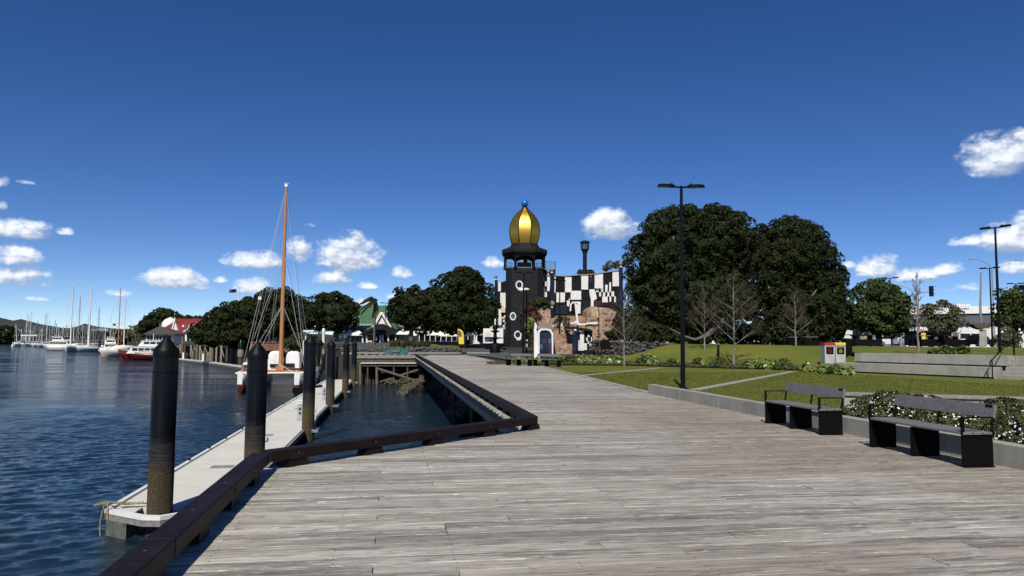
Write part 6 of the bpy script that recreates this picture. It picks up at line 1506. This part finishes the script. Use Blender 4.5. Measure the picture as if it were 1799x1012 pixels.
q9 = random.Random(91)
for k in range(16):
    px = 88+k*9.6+q9.uniform(-3, 3); sailboat('thin pale mast among the crowd of yachts in the middle of the marina', px, q9.uniform(330, 420), q9.uniform(566, 580), q9.uniform(8, 10), q9.uniform(-2.4, -.9), 1.2, r=.13, group='crowded small yachts behind the big ones', mast=q9.choice(['white_paint', 'grey_wood', 'slate_grey', 'alu']), spreaders=1, stays=False, hull=q9.choice(['white_gel', 'white_gel', 'blue_deep', 'cream']))
def motorboat(label, px, d, L, hd, fb, decks, hull='white_gel', boot=None, group='motor boats in the marina', mast=0):
    b_ = base(px, d, WATER); t = thing('motor_boat', b_, label, 'motor boat', group, -TH+hd); Bm = L*.32
    MB().loft(hull_secs(L, Bm, fb, sheer=.7, trans=.9)).build('hull', hull, t); z = fb*1.02
    for k, (x0, x1, w, h_) in enumerate(decks):
        c = MB().loft([[(x0, -w*Bm/2, z), (x0+.1, -w*Bm/2*.93, z+h_), (x1-.7*h_, -w*Bm/2*.93, z+h_), (x1, -w*Bm/2, z)], [(x0, w*Bm/2, z), (x0+.1, w*Bm/2*.93, z+h_), (x1-.7*h_, w*Bm/2*.93, z+h_), (x1, w*Bm/2, z)]], smooth=False).build('cabin', 'white_paint', t)
        g_ = MB()
        for s in (-1, 1):
            n_ = max(2, int((x1-x0)/1.4))
            for j in range(n_):
                a = x0+.3+(x1-x0-1.3)*j/n_; y_ = s*w*Bm/2; g_.box(a, a+(x1-x0-1.3)/n_-.2, min(y_*.94, y_*1.005), max(y_*.94, y_*1.005), z+h_*.42, z+h_*.8)
        g_.box(x1-.62*h_, x1-.30*h_+.1, -w*Bm/2*.8, w*Bm/2*.8, z+h_*.45, z+h_*.8); g_.box(x0-.03, x0+.2, -w*Bm/2*.6, w*Bm/2*.6, z+h_*.4, z+h_*.8); g_.build('window', 'dark_glass', c)
        MB().box(x0-.5, x1-.5*h_, -w*Bm/2, w*Bm/2, z+h_+.003, z+h_+.09).build('roof', 'white_gel', t); z += h_+.1
    r_ = MB(); 
    for s in (-1, 1):
        for j in range(7): u = .5+.48*j/6; x = -L/2+L*u; w = Bm/2*max(.03, math.cos((u-.5)/.5*math.pi/2)**.75)*.95; r_.tube([(x, s*w, fb), (x, s*w, fb+.75)], .03, 4)
        r_.tube([(-L/2+L*(.5+.48*j/6), s*Bm/2*max(.03, math.cos((.48*j/6)/.5*math.pi/2)**.75)*.95, fb+.75) for j in range(7)], .03, 4)
    r_.build('railing', 'alu', t)
    if mast: MB().tube([(0, 0, z), (0, 0, z+mast)], .07, 6).tube([(0, -.7, z+mast*.7), (0, .7, z+mast*.7)], .03, 4).build('mast', 'white_paint', t)
    return t
motorboat('white flybridge cruiser with tiered windows behind the wooden-masted yacht', 193, 232, 13, -math.pi/2+.5, 1.6, [(-5, 3.6, .85, 1.5), (-3.6, 2.2, .7, 1.2), (-2.5, .6, .5, .7)], mast=8.5)
motorboat('boxy white cruiser behind the tallest white yacht', 112, 285, 13, -.25, 1.9, [(-5, 4, .9, 1.7), (-4, 1.5, .8, 1.6)])
rb_ = motorboat('red-hulled workboat with white cabins behind the nearest pile', 268, 164, 14, -math.pi+.25, 1.5, [(-5, 5, .8, 1.5), (-3.6, 2.8, .66, 1.2)], 'red_hull', mast=1.5)
motorboat('small white motor boat low in front of the flybridge cruiser', 180, 236, 7, -1.2, .9, [(-2, 1.6, .8, 1.0)])
motorboat('white launch moored between the two big yachts', 145, 278, 8, -1.0, 1.0, [(-2.5, 2, .8, 1.3)])
for k, (px, d) in enumerate([(37, 470), (52, 440), (60, 425), (68, 410), (76, 392), (84, 375), (90, 372)]):
    motorboat(['small white boat furthest left in the far row of hulls', 'second small white boat from the left in the far row of hulls', 'third small white boat in the far row of hulls', 'fourth small white boat in the far row of hulls', 'fifth small white boat in the far row, below the paired masts', 'sixth small white boat of the far row, nose to the river', 'last small white boat of the far row, beside the boxy cruiser'][k], px, d, 9, -1.9+.2*(k % 3), 1.3, [(-2.5, 2.4, .8, 1.5)], group='small white boats in the far row')
f = PF('channel_buoy', 22, 410, WATER, 'tiny white channel marker at the left end of the marina', 'buoy'); MB().lathe([(.6, 0), (.7, .6), (.2, 1.4), (.1, 2.6)], n=8).build('float', 'white_paint', f.o)
f = PF('marina_shed', 50, 520, .2, 'long white open-sided roof beyond the far boats', 'shed'); f.rect('roof', 36, 588, 65, 590.4, 0, 8, 'white_gel')
for x in (37, 44, 51, 58, 64): f.rect('post', x, 590.4, x+.8, 598, .5, 1, 'white_paint')
f.rect('rear_wall', 37, 591, 64, 599, 7, 7.5, 'slate_grey')
f = PF('mooring_pile', 174.5, 250, WATER, 'dark lone pile between the big yacht and the flybridge cruiser', 'mooring pile'); MB().lathe([(.4, -1), (.4, f.L(174, 598).z-.4), (.05, f.L(174, 598).z)], n=10).build('shaft', 'steel_black', f.o)

# catamaran with the orange-brown mast
f = PF('catamaran', 475, 64.5, WATER, 'twin-hulled sailing boat with orange wooden mast, white hulls and red bottoms, bows facing us', 'catamaran')
LB_ = 14.0
def cat_hull(cx, sk):
    up, lo = [], []
    for i in range(12):
        u = i/11; y = LB_*u; w = .42+.75*math.sin(min(1, u/.35)*math.pi/2)*(1 if u < .75 else 1-(u-.75)*1.2); w *= .5
        x = cx+sk*y; zk = -.35+.3*(1-min(1, u/.12)); top = 1.93-.15*math.sin(u*3.14)
        up.append([(x-w, y, .82), (x-w*1.05, y, top), (x+w*1.05, y, top), (x+w, y, .82)]); lo.append([(x-w*.35, y+.12*(1-u), zk), (x-w*.98, y, .35), (x-w*.995, y, .815), (x+w*.995, y, .815), (x+w*.98, y, .35), (x+w*.35, y+.12*(1-u), zk)])
    MB().loft(up).build('hull', 'white_gel', f.o); MB().loft(lo).build('hull_bottom', 'red_hull', f.o)
xl, xr = f.L(420.5, 690).x, f.L(520.5, 690).x
cat_hull(xl, -.15); cat_hull(xr, -.15)
MB().tube([f.L(414, 656, .4), f.L(536, 655, .4)], .10, 8).build('forward_beam', 'cream', f.o)
MB().tube([f.L(424, 653, 6), f.L(545, 652, 6)], .14, 8).build('cross_beam', 'mast_wood', f.o)
MB().loft([[(xl+1-.15*y, y, 1.75), (xl+1-.15*y, y, 1.95), (xr-.3-.15*y, y, 1.95), (xr-.3-.15*y, y, 1.75)] for y in (3, 6, 9, 13)], smooth=False).build('bridge_deck', 'mast_wood', f.o)
# net with fenders
nt_ = MB()
for k in range(12):
    u = k/11; nt_.tube([(xl+.6+(xr-xl-1.2)*u, .5, 1.85-.35*math.sin(u*3.14)), (xl+.8+(xr-xl-1.2)*u, 3, 1.85)], .015, 3)
nt_.build('trampoline_net', 'wire', f.o)
def pod(x0, x1, y0, y1, t0, t1, name, mat, rnd_=.35):
    a, b2 = f.L(x0, y1, t0), f.L(x1, y0, t0); w = b2.x-a.x; h_ = b2.z-a.z; secs = []
    for t, s in ((t0, .88), (t0+.35, 1), (t1-.4, 1), (t1, .9)):
        cx = (a.x+b2.x)/2-.2*(t-t0); ring = []
        for (ux, uz) in ((-.5, 0), (-.5, .55), (-.46, .8), (-.36, .95), (-.2, 1), (.2, 1), (.36, .95), (.46, .8), (.5, .55), (.5, 0)): ring.append((cx+ux*w*s, t, a.z+uz*h_*s))
        secs.append(ring)
    return MB().loft(secs).build(name, mat, f.o)
pod(469, 499, 617, 650, 4.2, 6.4, 'deck_pod', 'tent'); pod(501, 527.5, 617.5, 646.5, 4.2, 6.2, 'deck_pod', 'tent'); 
f.rect('dark_gap', 497, 619, 501.5, 642, 4.5, 7, 'steel_black')
f.rect('pod_window', 474, 639.5, 488, 645, 4.05, 4.25, 'dark_glass'); f.rect('pod_window', 502, 638.5, 517, 645.5, 4.05, 4.25, 'dark_glass')
pod(527, 533, 624, 652, 7, 9, 'rear_house', 'slate_grey'); pod(424, 440, 637, 653, 2.5, 6, 'side_hatch', 'tent'); f.rect('hatch_opening', 424, 641, 436, 653, 2.2, 2.7, 'red_hull')
pod(432, 470, 620, 652, 6.2, 7.6, 'deck_pod', 'tent')
mb0 = f.L(493, 647, 4.0); mt_ = f.L(503, 327, 4.0)
MB().tube([mb0, mb0.lerp(mt_, .5), mt_], [.20, .17, .105], 12).build('mast', 'mast_wood', f.o)
MB().box(mb0.x-.35, mb0.x+.35, 3.7, 4.3, mb0.z-.6, mb0.z+.25).build('mast_step', 'mast_wood', f.o)
MB().lathe([(.14, -.1), (.17, .12), (.05, .2)], tuple(mt_), 8).tube([mt_+Vector((-.22, 0, .28)), mt_+Vector((.25, 0, .25))], .025, 4).build('masthead', 'white_paint', f.o)
def st(name, p, q, r_=.02, mat='wire'): return MB().tube([p, q], r_*.62, 4).build(name, mat, f.o)
top = mt_+Vector((0, 0, -.1)); mid = mb0.lerp(mt_, .63); low = mb0.lerp(mt_, .345)
for (x, y, t, r_) in ((424, 652, 1.5, .022), (430, 652, 8, .022), (441, 650, 9, .018), (473, 600, 12, .024), (479, 602, 11, .02), (540, 640, 9, .022), (536, 650, 2, .02), (546, 640, 12, .018)): st('stay', top, f.L(x, y, t), r_)
for (x, y, t, r_) in ((426, 650, 2, .022), (434, 650, 6, .018), (470, 605, 9, .024), (535, 650, 2, .022), (548, 640, 11, .02)): st('stay', mid, f.L(x, y, t), r_)
for (x, y, t, r_) in ((452, 606, 4, .028), (526, 608, 4, .028), (440, 648, 1, .02)): st('stay', low, f.L(x, y, t), r_)
for s in ((419, 653, 462, 636), (424, 655, 462, 640), (514, 654, 470, 628), (518, 655, 474, 630)): st('bridle', f.L(s[0], s[1], .5), f.L(s[2], s[3], 3), .03)
MB().tube([f.L(494, 615, 4), f.L(515, 600, 6)], [.07, .05], 6).build('boom', 'grey_wood', f.o)
f.rect('pennant', 453, 527, 458, 533, 4, 4.04, 'red_hull'); f.rect('pennant', 453.5, 521, 459, 526.5, 4.0, 4.04, 'white_paint')
for x in (533, 536): MB().tube([f.L(x, 598, 8), f.L(x, 640, 8)], .05, 5).build('stern_pole', 'white_paint', f.o)
f.rect('solar_panel', 531, 580, 551, 583, 8, 9.5, 'white_paint'); f.rect('solar_frame', 536, 583, 537.5, 597, 8.4, 8.6, 'white_paint')
g_ = PF('tender', 550, 66, WATER, 'clutter of small dark tender and outboards between catamaran and pontoon', 'dinghy')
MB().loft(hull_secs(4.2, 1.7, .55)).build('hull', 'steel_black', g_.o).rotation_euler.z = 1.2
MB().bbox(-.2, .2, -.25, .25, .5, 1.2, .05).box(-.08, .08, -.05, .2, -.3, .5).build('outboard', 'grey_paint', g_.o)

# ================================================================== buildings along the left shore
def flag(px, d, ytop, yb, fx0, fx1, fy0, fy1, label, mat='blue_deep'):
    f = PF('flagpole', px, d, Hc(px, d), label, 'flagpole'); zt_ = f.L(px, ytop).z
    MB().tube([(0, 0, 0), (0, 0, zt_)], [.14, .08], 8).build('pole', 'white_paint', f.o)
    a, b2 = f.L(fx0, fy0), f.L(fx1, fy1); m_ = MB(); n_ = 8
    for t in (0, .03):
        for i in range(n_+1):
            u = i/n_; x = b2.x+(a.x-b2.x)*u; y = .25*math.sin(u*7)+t; m_.v += [(x, y, a.z-.15*u), (x, y, b2.z-.15*u)]
    k = (n_+1)*2
    for i in range(n_): m_.face((i*2, i*2+1, i*2+3, i*2+2)); m_.face((k+i*2, k+i*2+2, k+i*2+3, k+i*2+1))
    fl = m_.build('flag', mat, f.o)
    m = MB(); 
    for (u, v) in ((.72, .3), (.8, .5), (.72, .7), (.62, .5)): x = b2.x+(a.x-b2.x)*u; m.box(x-.12, x+.12, .25*math.sin(u*7)-.02, .25*math.sin(u*7)-.008, b2.z+(a.z-b2.z)*(1-v)-.1, b2.z+(a.z-b2.z)*(1-v)+.1)
    m.build('flag_stars', 'red', fl)
flag(416.5, 150, 505, 600, 402, 415, 507.5, 513.5, 'tall white flagpole flying a dark blue ensign above the dark trees')
f = PF('boat_flag', 197, 228, WATER, 'white flag with dark corner flying behind the flybridge cruiser', 'flag')
MB().tube([(0, 0, 0), (0, 0, f.L(196, 567).z)], .06, 5).build('staff', 'wire', f.o); f.rect('cloth', 195.5, 569, 203, 574, 0, .06, 'white_paint'); f.rect('canton', 198, 568.6, 203.4, 572, -.04, -.005, 'blue_deep')

def hip(name, f, px0, px1, ye, pa0, pa1, yr, t0, t1, mat):
    a, b2, c, d_ = f.L(px0, ye, t0), f.L(px1, ye, t0), f.L(px1, ye, t0), f.L(px0, ye, t0); c.y = t1; d_.y = t1
    tm = (t0+t1)/2; r0_, r1_ = f.L(pa0, yr, tm), f.L(pa1, yr, tm)
    dn = Vector((0, 0, -.15)); return MB().add([a, b2, c, d_, r0_, r1_, a+dn, b2+dn, c+dn, d_+dn], [(0,1,5,4), (1,2,5), (2,3,4,5), (3,0,4), (9,8,7,6), (0,6,7,1), (1,7,8,2), (2,8,9,3), (3,9,6,0)]).build(name, mat, f.o)
f = PF('red_roof_house', 320, 195, 1.2, 'white waterfront building with a steep red roof and white gable', 'building')
f.rect('wall', 300, 583, 352, 603, 0, 12, 'white_paint')
f.plate('roof', [(314, 585), (346, 584), (372, 560), (308, 560)], -.4, 11, 'red_roof')
f.plate('roof', [(288, 576), (303, 583), (308, 560), (304, 566)], 1, 10, 'red_roof')
f.plate('gable', [(301, 583.5), (313, 583.5), (307, 562)], -1.2, 0, 'white_paint'); f.plate('barge_board', [(299.5, 583.5), (301.5, 583.5), (308, 561), (306.8, 557)], -1.5, -1.2, 'white_paint')
f.plate('barge_board', [(320, 583), (323.5, 583), (348, 567), (346, 566)], -1.4, -.6, 'white_paint'); f.plate('gable', [(327, 583), (345, 583), (343, 574), (340, 573)], -1.0, -.45, 'white_paint')
f.rect('verandah_roof', 303, 583.6, 340, 586.3, -3, 0, 'red_roof'); f.rect('window', 330, 589, 342, 600, -.15, -.02, 'dark_glass'); f.rect('window', 308, 589, 320, 600, -.15, -.02, 'dark_glass')
for x in (304, 312, 322, 333, 343): f.rect('post', x, 586.3, x+1.2, 603, -2.8, -2.5, 'white_paint')
d0 = f.L(299, 572, 6); MB().lathe([(2.2, -3), (2.2, 0), (2.0, .9), (1.3, 1.7), (.3, 2.2), (.02, 2.3)], (d0.x, 6, d0.z), 14).build('cupola', 'white_paint', f.o)
f = PF('pavilion_house', 280, 185, WATER+2, 'white waterside pavilion with a grey shingled hipped roof', 'building')
f.rect('wall', 256, 587, 303, 612, 0, 9, 'white_paint'); hip('roof', f, 251, 307, 587, 280, 282, 573, -1, 10, 'shingle'); f.rect('finial', 280.4, 567, 281.4, 574, 4.4, 4.6, 'grey_wood')
for x in (259, 264, 269, 274.5, 280, 286, 292, 297): f.rect('window', x, 590, x+3.6, 597, -.12, -.01, 'dark_glass')
f.rect('balcony_rail', 254, 598.5, 304, 600, -1.4, -1.2, 'white_paint')
# heritage double lantern
f = PF('heritage_lamp', 326.5, 172, 1.2, 'tall double-curved heritage lamp in front of the red roof', 'street lamp'); zt_ = f.L(326, 566).z
MB().tube([(0, 0, 0), (0, 0, zt_-.6)], .12, 6).build('pole', 'slate_grey', f.o); MB().tube([(.9*math.cos(a)*.6+s_*.55, 0, zt_-.6+.6*math.sin(a)) for s_ in (0,) for a in [k*.314 for k in range(11)]], .05, 4).build('arm', 'slate_grey', f.o)
for s in (-1, 1): MB().lathe([(.05, .5), (.25, .2), (.3, 0)], (s*.75, 0, zt_-1.1), 8).build('lantern', 'white_paint', f.o)
f.rect('banner', 325, 588, 328, 607, -.2, .0, 'white_paint')

# green-roofed cafe
f = PF('green_roof_cafe', 655, 126, 1.35, 'white cafe building with a broad green gabled roof behind the palm', 'building')
f.rect('wall', 598, 566, 700, 602, 0, 14, 'white_paint')
a_ = [f.L(612, 570, -1), f.L(700, 570, -1), f.L(690, 536.5, 7), f.L(624, 537.5, 7)]
b_ = [Vector((p.x, p.y, p.z-.2)) for p in a_]; c_ = [f.L(700, 570, -1), f.L(612, 570, -1)]; c_ = [Vector((p.x, 15, p.z)) for p in c_]
MB().add(a_+b_+c_, [(0,1,2,3), (7,6,5,4), (0,4,5,1), (2,8,9,3), (1,8,2), (0,3,9)]).build('roof', 'green_roof', f.o)
sm_ = MB()
for k in range(16): u = k/15; sm_.tube([a_[0].lerp(a_[1], u)+Vector((0, -.02, .05)), a_[3].lerp(a_[2], u)+Vector((0, 0, .05))], .045, 4)
sm_.build('roof_seam', 'green_roof', f.o, kind='stuff')
f.plate('green_gable_roof', [(652, 578), (668, 548), (672, 548), (690, 578), (686, 578), (670, 552), (656, 578)], -3.4, -.8, 'white_paint'); f.plate('gable_wall', [(654, 586), (688, 586), (670, 556)], -3.0, -2, 'white_paint')
f.plate('gable_roof', [(670, 546), (660, 560), (648, 578), (652, 578)], -3.2, 6, 'green_roof'); f.plate('gable_roof', [(670, 546), (694, 578), (698, 578)], -3.2, 6, 'green_roof')
f.plate('verandah_roof', [(604, 582), (652, 582), (650, 576), (610, 575)], -4.5, -1, 'green_roof'); f.rect('fascia', 612, 568.5, 655, 572, -1.4, -1.15, 'grey_paint')
for x in (606, 613, 622, 631, 640, 649): f.rect('post', x, 582, x+1.4, 602, -4.4, -4.1, 'white_paint')
for x in (609, 617, 626, 635, 644): f.rect('window', x, 586, x+4, 598, -.15, -.02, 'dark_glass')
f = PF('dark_roof_pavilion', 668, 116, 1.35, 'open pavilion with black hipped roof and white columns beside the flax', 'pavilion')
hip('roof', f, 631, 703, 587, 666, 674, 569, -1, 9, 'black_roof') 
for x in (636, 643, 655, 667, 671, 681, 694): f.rect('column', x, 587, x+2.2, 604, -.5, -.1, 'white_paint')
f.rect('rear_wall', 636, 587, 700, 604, 4, 4.3, 'tan_brick')
for x in (646, 658, 684): f.rect('window', x, 590.5, x+6.5, 598, 3.85, 3.98, 'dark_glass')
f.rect('poster', 645, 598.5, 653, 606, -.9, -.8, 'white_paint'); f.rect('poster_print', 646.2, 600, 651.8, 604, -.93, -.905, 'red'); f.rect('clock_sign', 658.5, 592, 662, 597.5, -.7, -.55, 'white_paint')
# cafe umbrellas: each a pyramid canopy on a pole
def umbrella(px, d, w, ytop, label):
    z = Hc(px, d); f = PF('cafe_umbrella', px, d, z, label, 'umbrella', 'white cafe umbrellas along the waterfront'); zt_ = f.L(px, ytop).z; h_ = w*.42
    MB().lathe([(w*.75, zt_-h_-.18), (w*.75, zt_-h_), (w*.35, zt_-h_*.42), (.03, zt_)], (0, 0, 0), 4, smooth=False, ph=math.pi/4).build('canopy', 'tent', f.o); MB().tube([(0, 0, 0), (0, 0, zt_-h_*.5)], .04, 6).build('pole', 'grey_wood', f.o)
    for s in (-1, 1): MB().lathe([(.25, .4), (.25, .45)], (s*.8, -.3, 0), 8).tube([(s*.8, -.3, 0), (s*.8, -.3, .4)], .04, 5).build('stool', 'steel_black', f.o)
for px, d, w, yt, lb in ((596, 120, 1.7, 578.5, 'white cafe umbrella farthest left, beside the dark tree'), (612, 119, 1.9, 578, 'white cafe umbrella second from left under the green verandah'), (628, 119, 1.9, 579, 'white cafe umbrella left of the dark-roofed pavilion'), (646, 121, 1.5, 579.5, 'white cafe umbrella partly behind the dark-roofed pavilion'),
                         (709, 116, 1.9, 577, 'white umbrella with raised peak right of the dark-roofed pavilion'), (722, 117, 1.8, 579.5, 'white umbrella behind the smaller dark tree'), (760, 118, 1.6, 580, 'white umbrella between the two dark tree trunks'), (776, 116, 1.9, 580, 'white umbrella just right of the big tree trunk'), (795, 116, 1.7, 581, 'white umbrella left of the yellow banner')): umbrella(px, d, w, yt, lb)
f = PF('white_terrace', 770, 128, 1.35, 'long low white building behind the dark trees left of the tower', 'building')
f.rect('wall', 700, 577, 846, 602, 0, 8, 'white_paint'); f.rect('roof', 698, 574.5, 848, 577, -1.5, 9, 'white_gel')
for k in range(11): f.rect('window', 738+k*9.5, 586, 745+k*9.5, 598, -.15, -.02, 'dark_glass')
for k in range(12): f.rect('post', 736+k*9.5, 583, 737+k*9.5, 602, -1.6, -1.4, 'white_paint')
f.rect('verandah_beam', 700, 581.5, 846, 584, -1.7, -.3, 'white_paint')
f = PF('white_block', 858, 120, 1.35, 'bright white building corner seen between the big dark tree and the tower', 'building')
f.rect('wall', 833, 566, 900, 603, 0, 8, 'white_paint'); f.rect('awning', 837, 584, 848, 589, -1.6, -.1, 'grey_paint'); f.rect('shop_window', 839, 589, 846, 600, -.12, -.01, 'dark_glass')
f = PF('food_trailer', 858, 101, Hc(858, 101), 'white food trailer with a serving hatch beside the dark fountain', 'food trailer')
f.rect('body', 849, 577, 884, 603, 0, 2.4, 'white_gel'); f.rect('counter', 851, 592.5, 866, 594, -.5, -.02, 'steel_black'); f.rect('hatch', 852, 584, 864, 592, -.05, -.005, 'cream'); f.rect('vent', 859.5, 597, 863, 599.5, -.06, -.005, 'steel_black')
f.rect('skirt', 850, 603.3, 884, 607, .1, 2.2, 'steel_black')
f = PF('market_gazebo', 829, 103, Hc(829, 103), 'white flat gazebo roof on thin posts right of the yellow banner', 'gazebo')
f.plate('roof', [(815, 590.5), (839, 590.5), (839, 588), (830, 585.5), (820, 585.5)], -.5, 2.5, 'tent')
for x in (816, 827, 831, 835, 838): f.rect('post', x, 590.5, x+.8, 605, 0, .1, 'white_paint')
f.rect('counter', 817, 597, 829, 605, .4, .8, 'steel_black'); f.plate('seat', [(832, 604), (843, 604), (841, 600.5), (833, 602)], -.3, .5, 'white_paint')
# dark tiered fountain
f = PF('fountain', 869.5, 96, Hc(869, 96), 'dark tiered fountain statue in front of the white buildings', 'fountain')
s_ = 96/FPX; z_ = lambda y: f.L(869.5, y).z
MB().lathe([(9*s_, -.1), (9*s_, z_(605)), (7*s_, z_(603)), (3*s_, z_(602)), (2.8*s_, z_(597)), (4.5*s_, z_(595.5)), (15*s_, z_(594)), (16*s_, z_(593)), (3.5*s_, z_(592.5)), (2.6*s_, z_(585)), (8*s_, z_(582)), (8.6*s_, z_(581)), (3*s_, z_(580.5)), (4.5*s_, z_(577)), (4.2*s_, z_(572)), (1.5*s_, z_(570.5))], (0, 0, 0), 18).build('basin_column', 'bench_black', f.o)
MB().lathe([(1.5*s_, z_(570.5)), (1.2*s_, z_(566)), (1.8*s_, z_(563)), (.8*s_, z_(560))], (0, 0, 0), 8).build('figure', 'white_paint', f.o)
# yellow feather banner
f = PF('feather_banner', 811, 92, Hc(811, 92), 'yellow and brown feather banner standing at the road edge', 'banner')
f.plate('cloth', [(806, 604.5), (815, 604.5), (814.6, 588), (813, 582), (809, 578.5), (804, 577.5), (804, 583), (805.5, 594)], 0, .04, 'yellow')
f.plate('brown_print', [(805.3, 591.5), (811, 591.5), (811, 585), (808, 581), (804.5, 579.5), (804.5, 584)], -.02, -.003, 'tan_brick')
MB().tube([(f.L(803.3, 610).x, .02, 0), (f.L(803.3, 590).x, .02, f.L(803, 590).z), (f.L(804, 578).x, .02, f.L(804, 577).z), (f.L(808, 577.5).x, .02, f.L(808, 577.8).z)], .03, 5).build('pole', 'steel_black', f.o)
f.plate('base_board', [(806.5, 611.5), (818, 611), (816, 604.8), (806, 604.8)], .02, .5, 'steel_black')
# teal upturned boat planter
f = PF('teal_boat', 696, 86.5, Hc(696, 86.5), 'small teal dinghy lying on the quay beside the road', 'dinghy')
f.plate('side_panel', [(677, 620.5), (685, 622), (708, 622), (715.5, 619.5), (718.5, 613.6), (674, 613.8)], -.1, .1, 'teal')
f.plate('rim', [(674, 613.8), (718.5, 613.6), (718.5, 612.6), (673.5, 612.8)], -.16, 1.2, 'teal'); f.plate('thwart', [(688, 619), (702, 619), (704, 614), (687, 614)], -.2, -.1, 'green_roof')
f.plate('bracket', [(681, 620.5), (684, 620.5), (686.5, 615.5), (679, 615.5)], -.16, -.101, 'slate_grey'); f.rect('far_side', 676, 614, 716, 621, .9, 1.1, 'teal')
# low rock wall along the road
m_ = MB(); q = random.Random(9); w0 = PF('rock_wall', 700, 91, Hc(700, 91), 'low dark rock wall along the road below the flax', 'wall')
for k in range(620):
    px = q.uniform(600, 806); d = 92+(px-600)/206*3+q.uniform(0, .6); p_ = base(px, d, 0); z = H(p_.x, p_.y)+q.uniform(0, .62); v = Vector((p_.x, p_.y, z))-w0.b
    v = Vector((v.x*math.cos(TH)-v.y*math.sin(TH), v.x*math.sin(TH)+v.y*math.cos(TH), v.z)); rock(m_, tuple(v), q.uniform(.18, .34), k)
m_.build('stones', 'rock', w0.o, kind='stuff')
# island lawn behind it, concrete kerb line and a white road line
g = MB(); xs_ = [680+i*10 for i in range(14)]; ds_ = [95.8, 98, 101, 104, 108, 112]
for x in xs_:
    for d in ds_: b_ = base(x, d, 0); g.v.append((b_.x, b_.y, H(b_.x, b_.y)+.35))
for i in range(len(xs_)-1):
    for j in range(len(ds_)-1): g.face((i*6+j, (i+1)*6+j, (i+1)*6+j+1, i*6+j+1))
g.build('lawn', 'grass', kind='structure')
def line3(name, pts, w, mat, zo, h_=.03):
    m_ = MB(); secs = []
    for px, d in pts:
        a = base(px, d, 0); b2 = base(px, d+w, 0); za, zb = H(a.x, a.y)+zo, H(b2.x, b2.y)+zo; secs.append([(a.x, a.y, za-.1), (a.x, a.y, za+h_), (b2.x, b2.y, zb+h_), (b2.x, b2.y, zb-.1)])
    return m_.loft(secs, smooth=False).build(name, mat, kind='structure')
line3('road_kerb', [(x, 91+(x-600)*.012) for x in range(600, 880, 20)], .45, 'concrete', .03, .10)
line3('road_line', [(745+i*10, 87.6) for i in range(12)], .12, 'concrete', .0, .012)
# timber stringer and red-brown container beyond the catamaran
f = PF('brown_shed', 480, 112, 1.1, 'low terracotta brown block wall on the wharf behind the catamaran', 'wall')
f.rect('wall', 440, 602, 508, 616, 0, 3, 'tan_brick'); f.rect('end_wall', 508.4, 600.5, 512, 615, .2, 3.2, 'steel_black')
f.rect('coping', 439, 600.6, 509, 601.9, -.15, 3.1, 'tan_brick')
f = PF('white_notice', 568, 110, 1.2, 'white rounded marker post behind the middle mooring pile', 'post'); MB().lathe([(.22, 0), (.22, 1.4), (.26, 1.6), (.24, 2.1), (.1, 2.25)], n=10).build('post', 'white_paint', f.o)
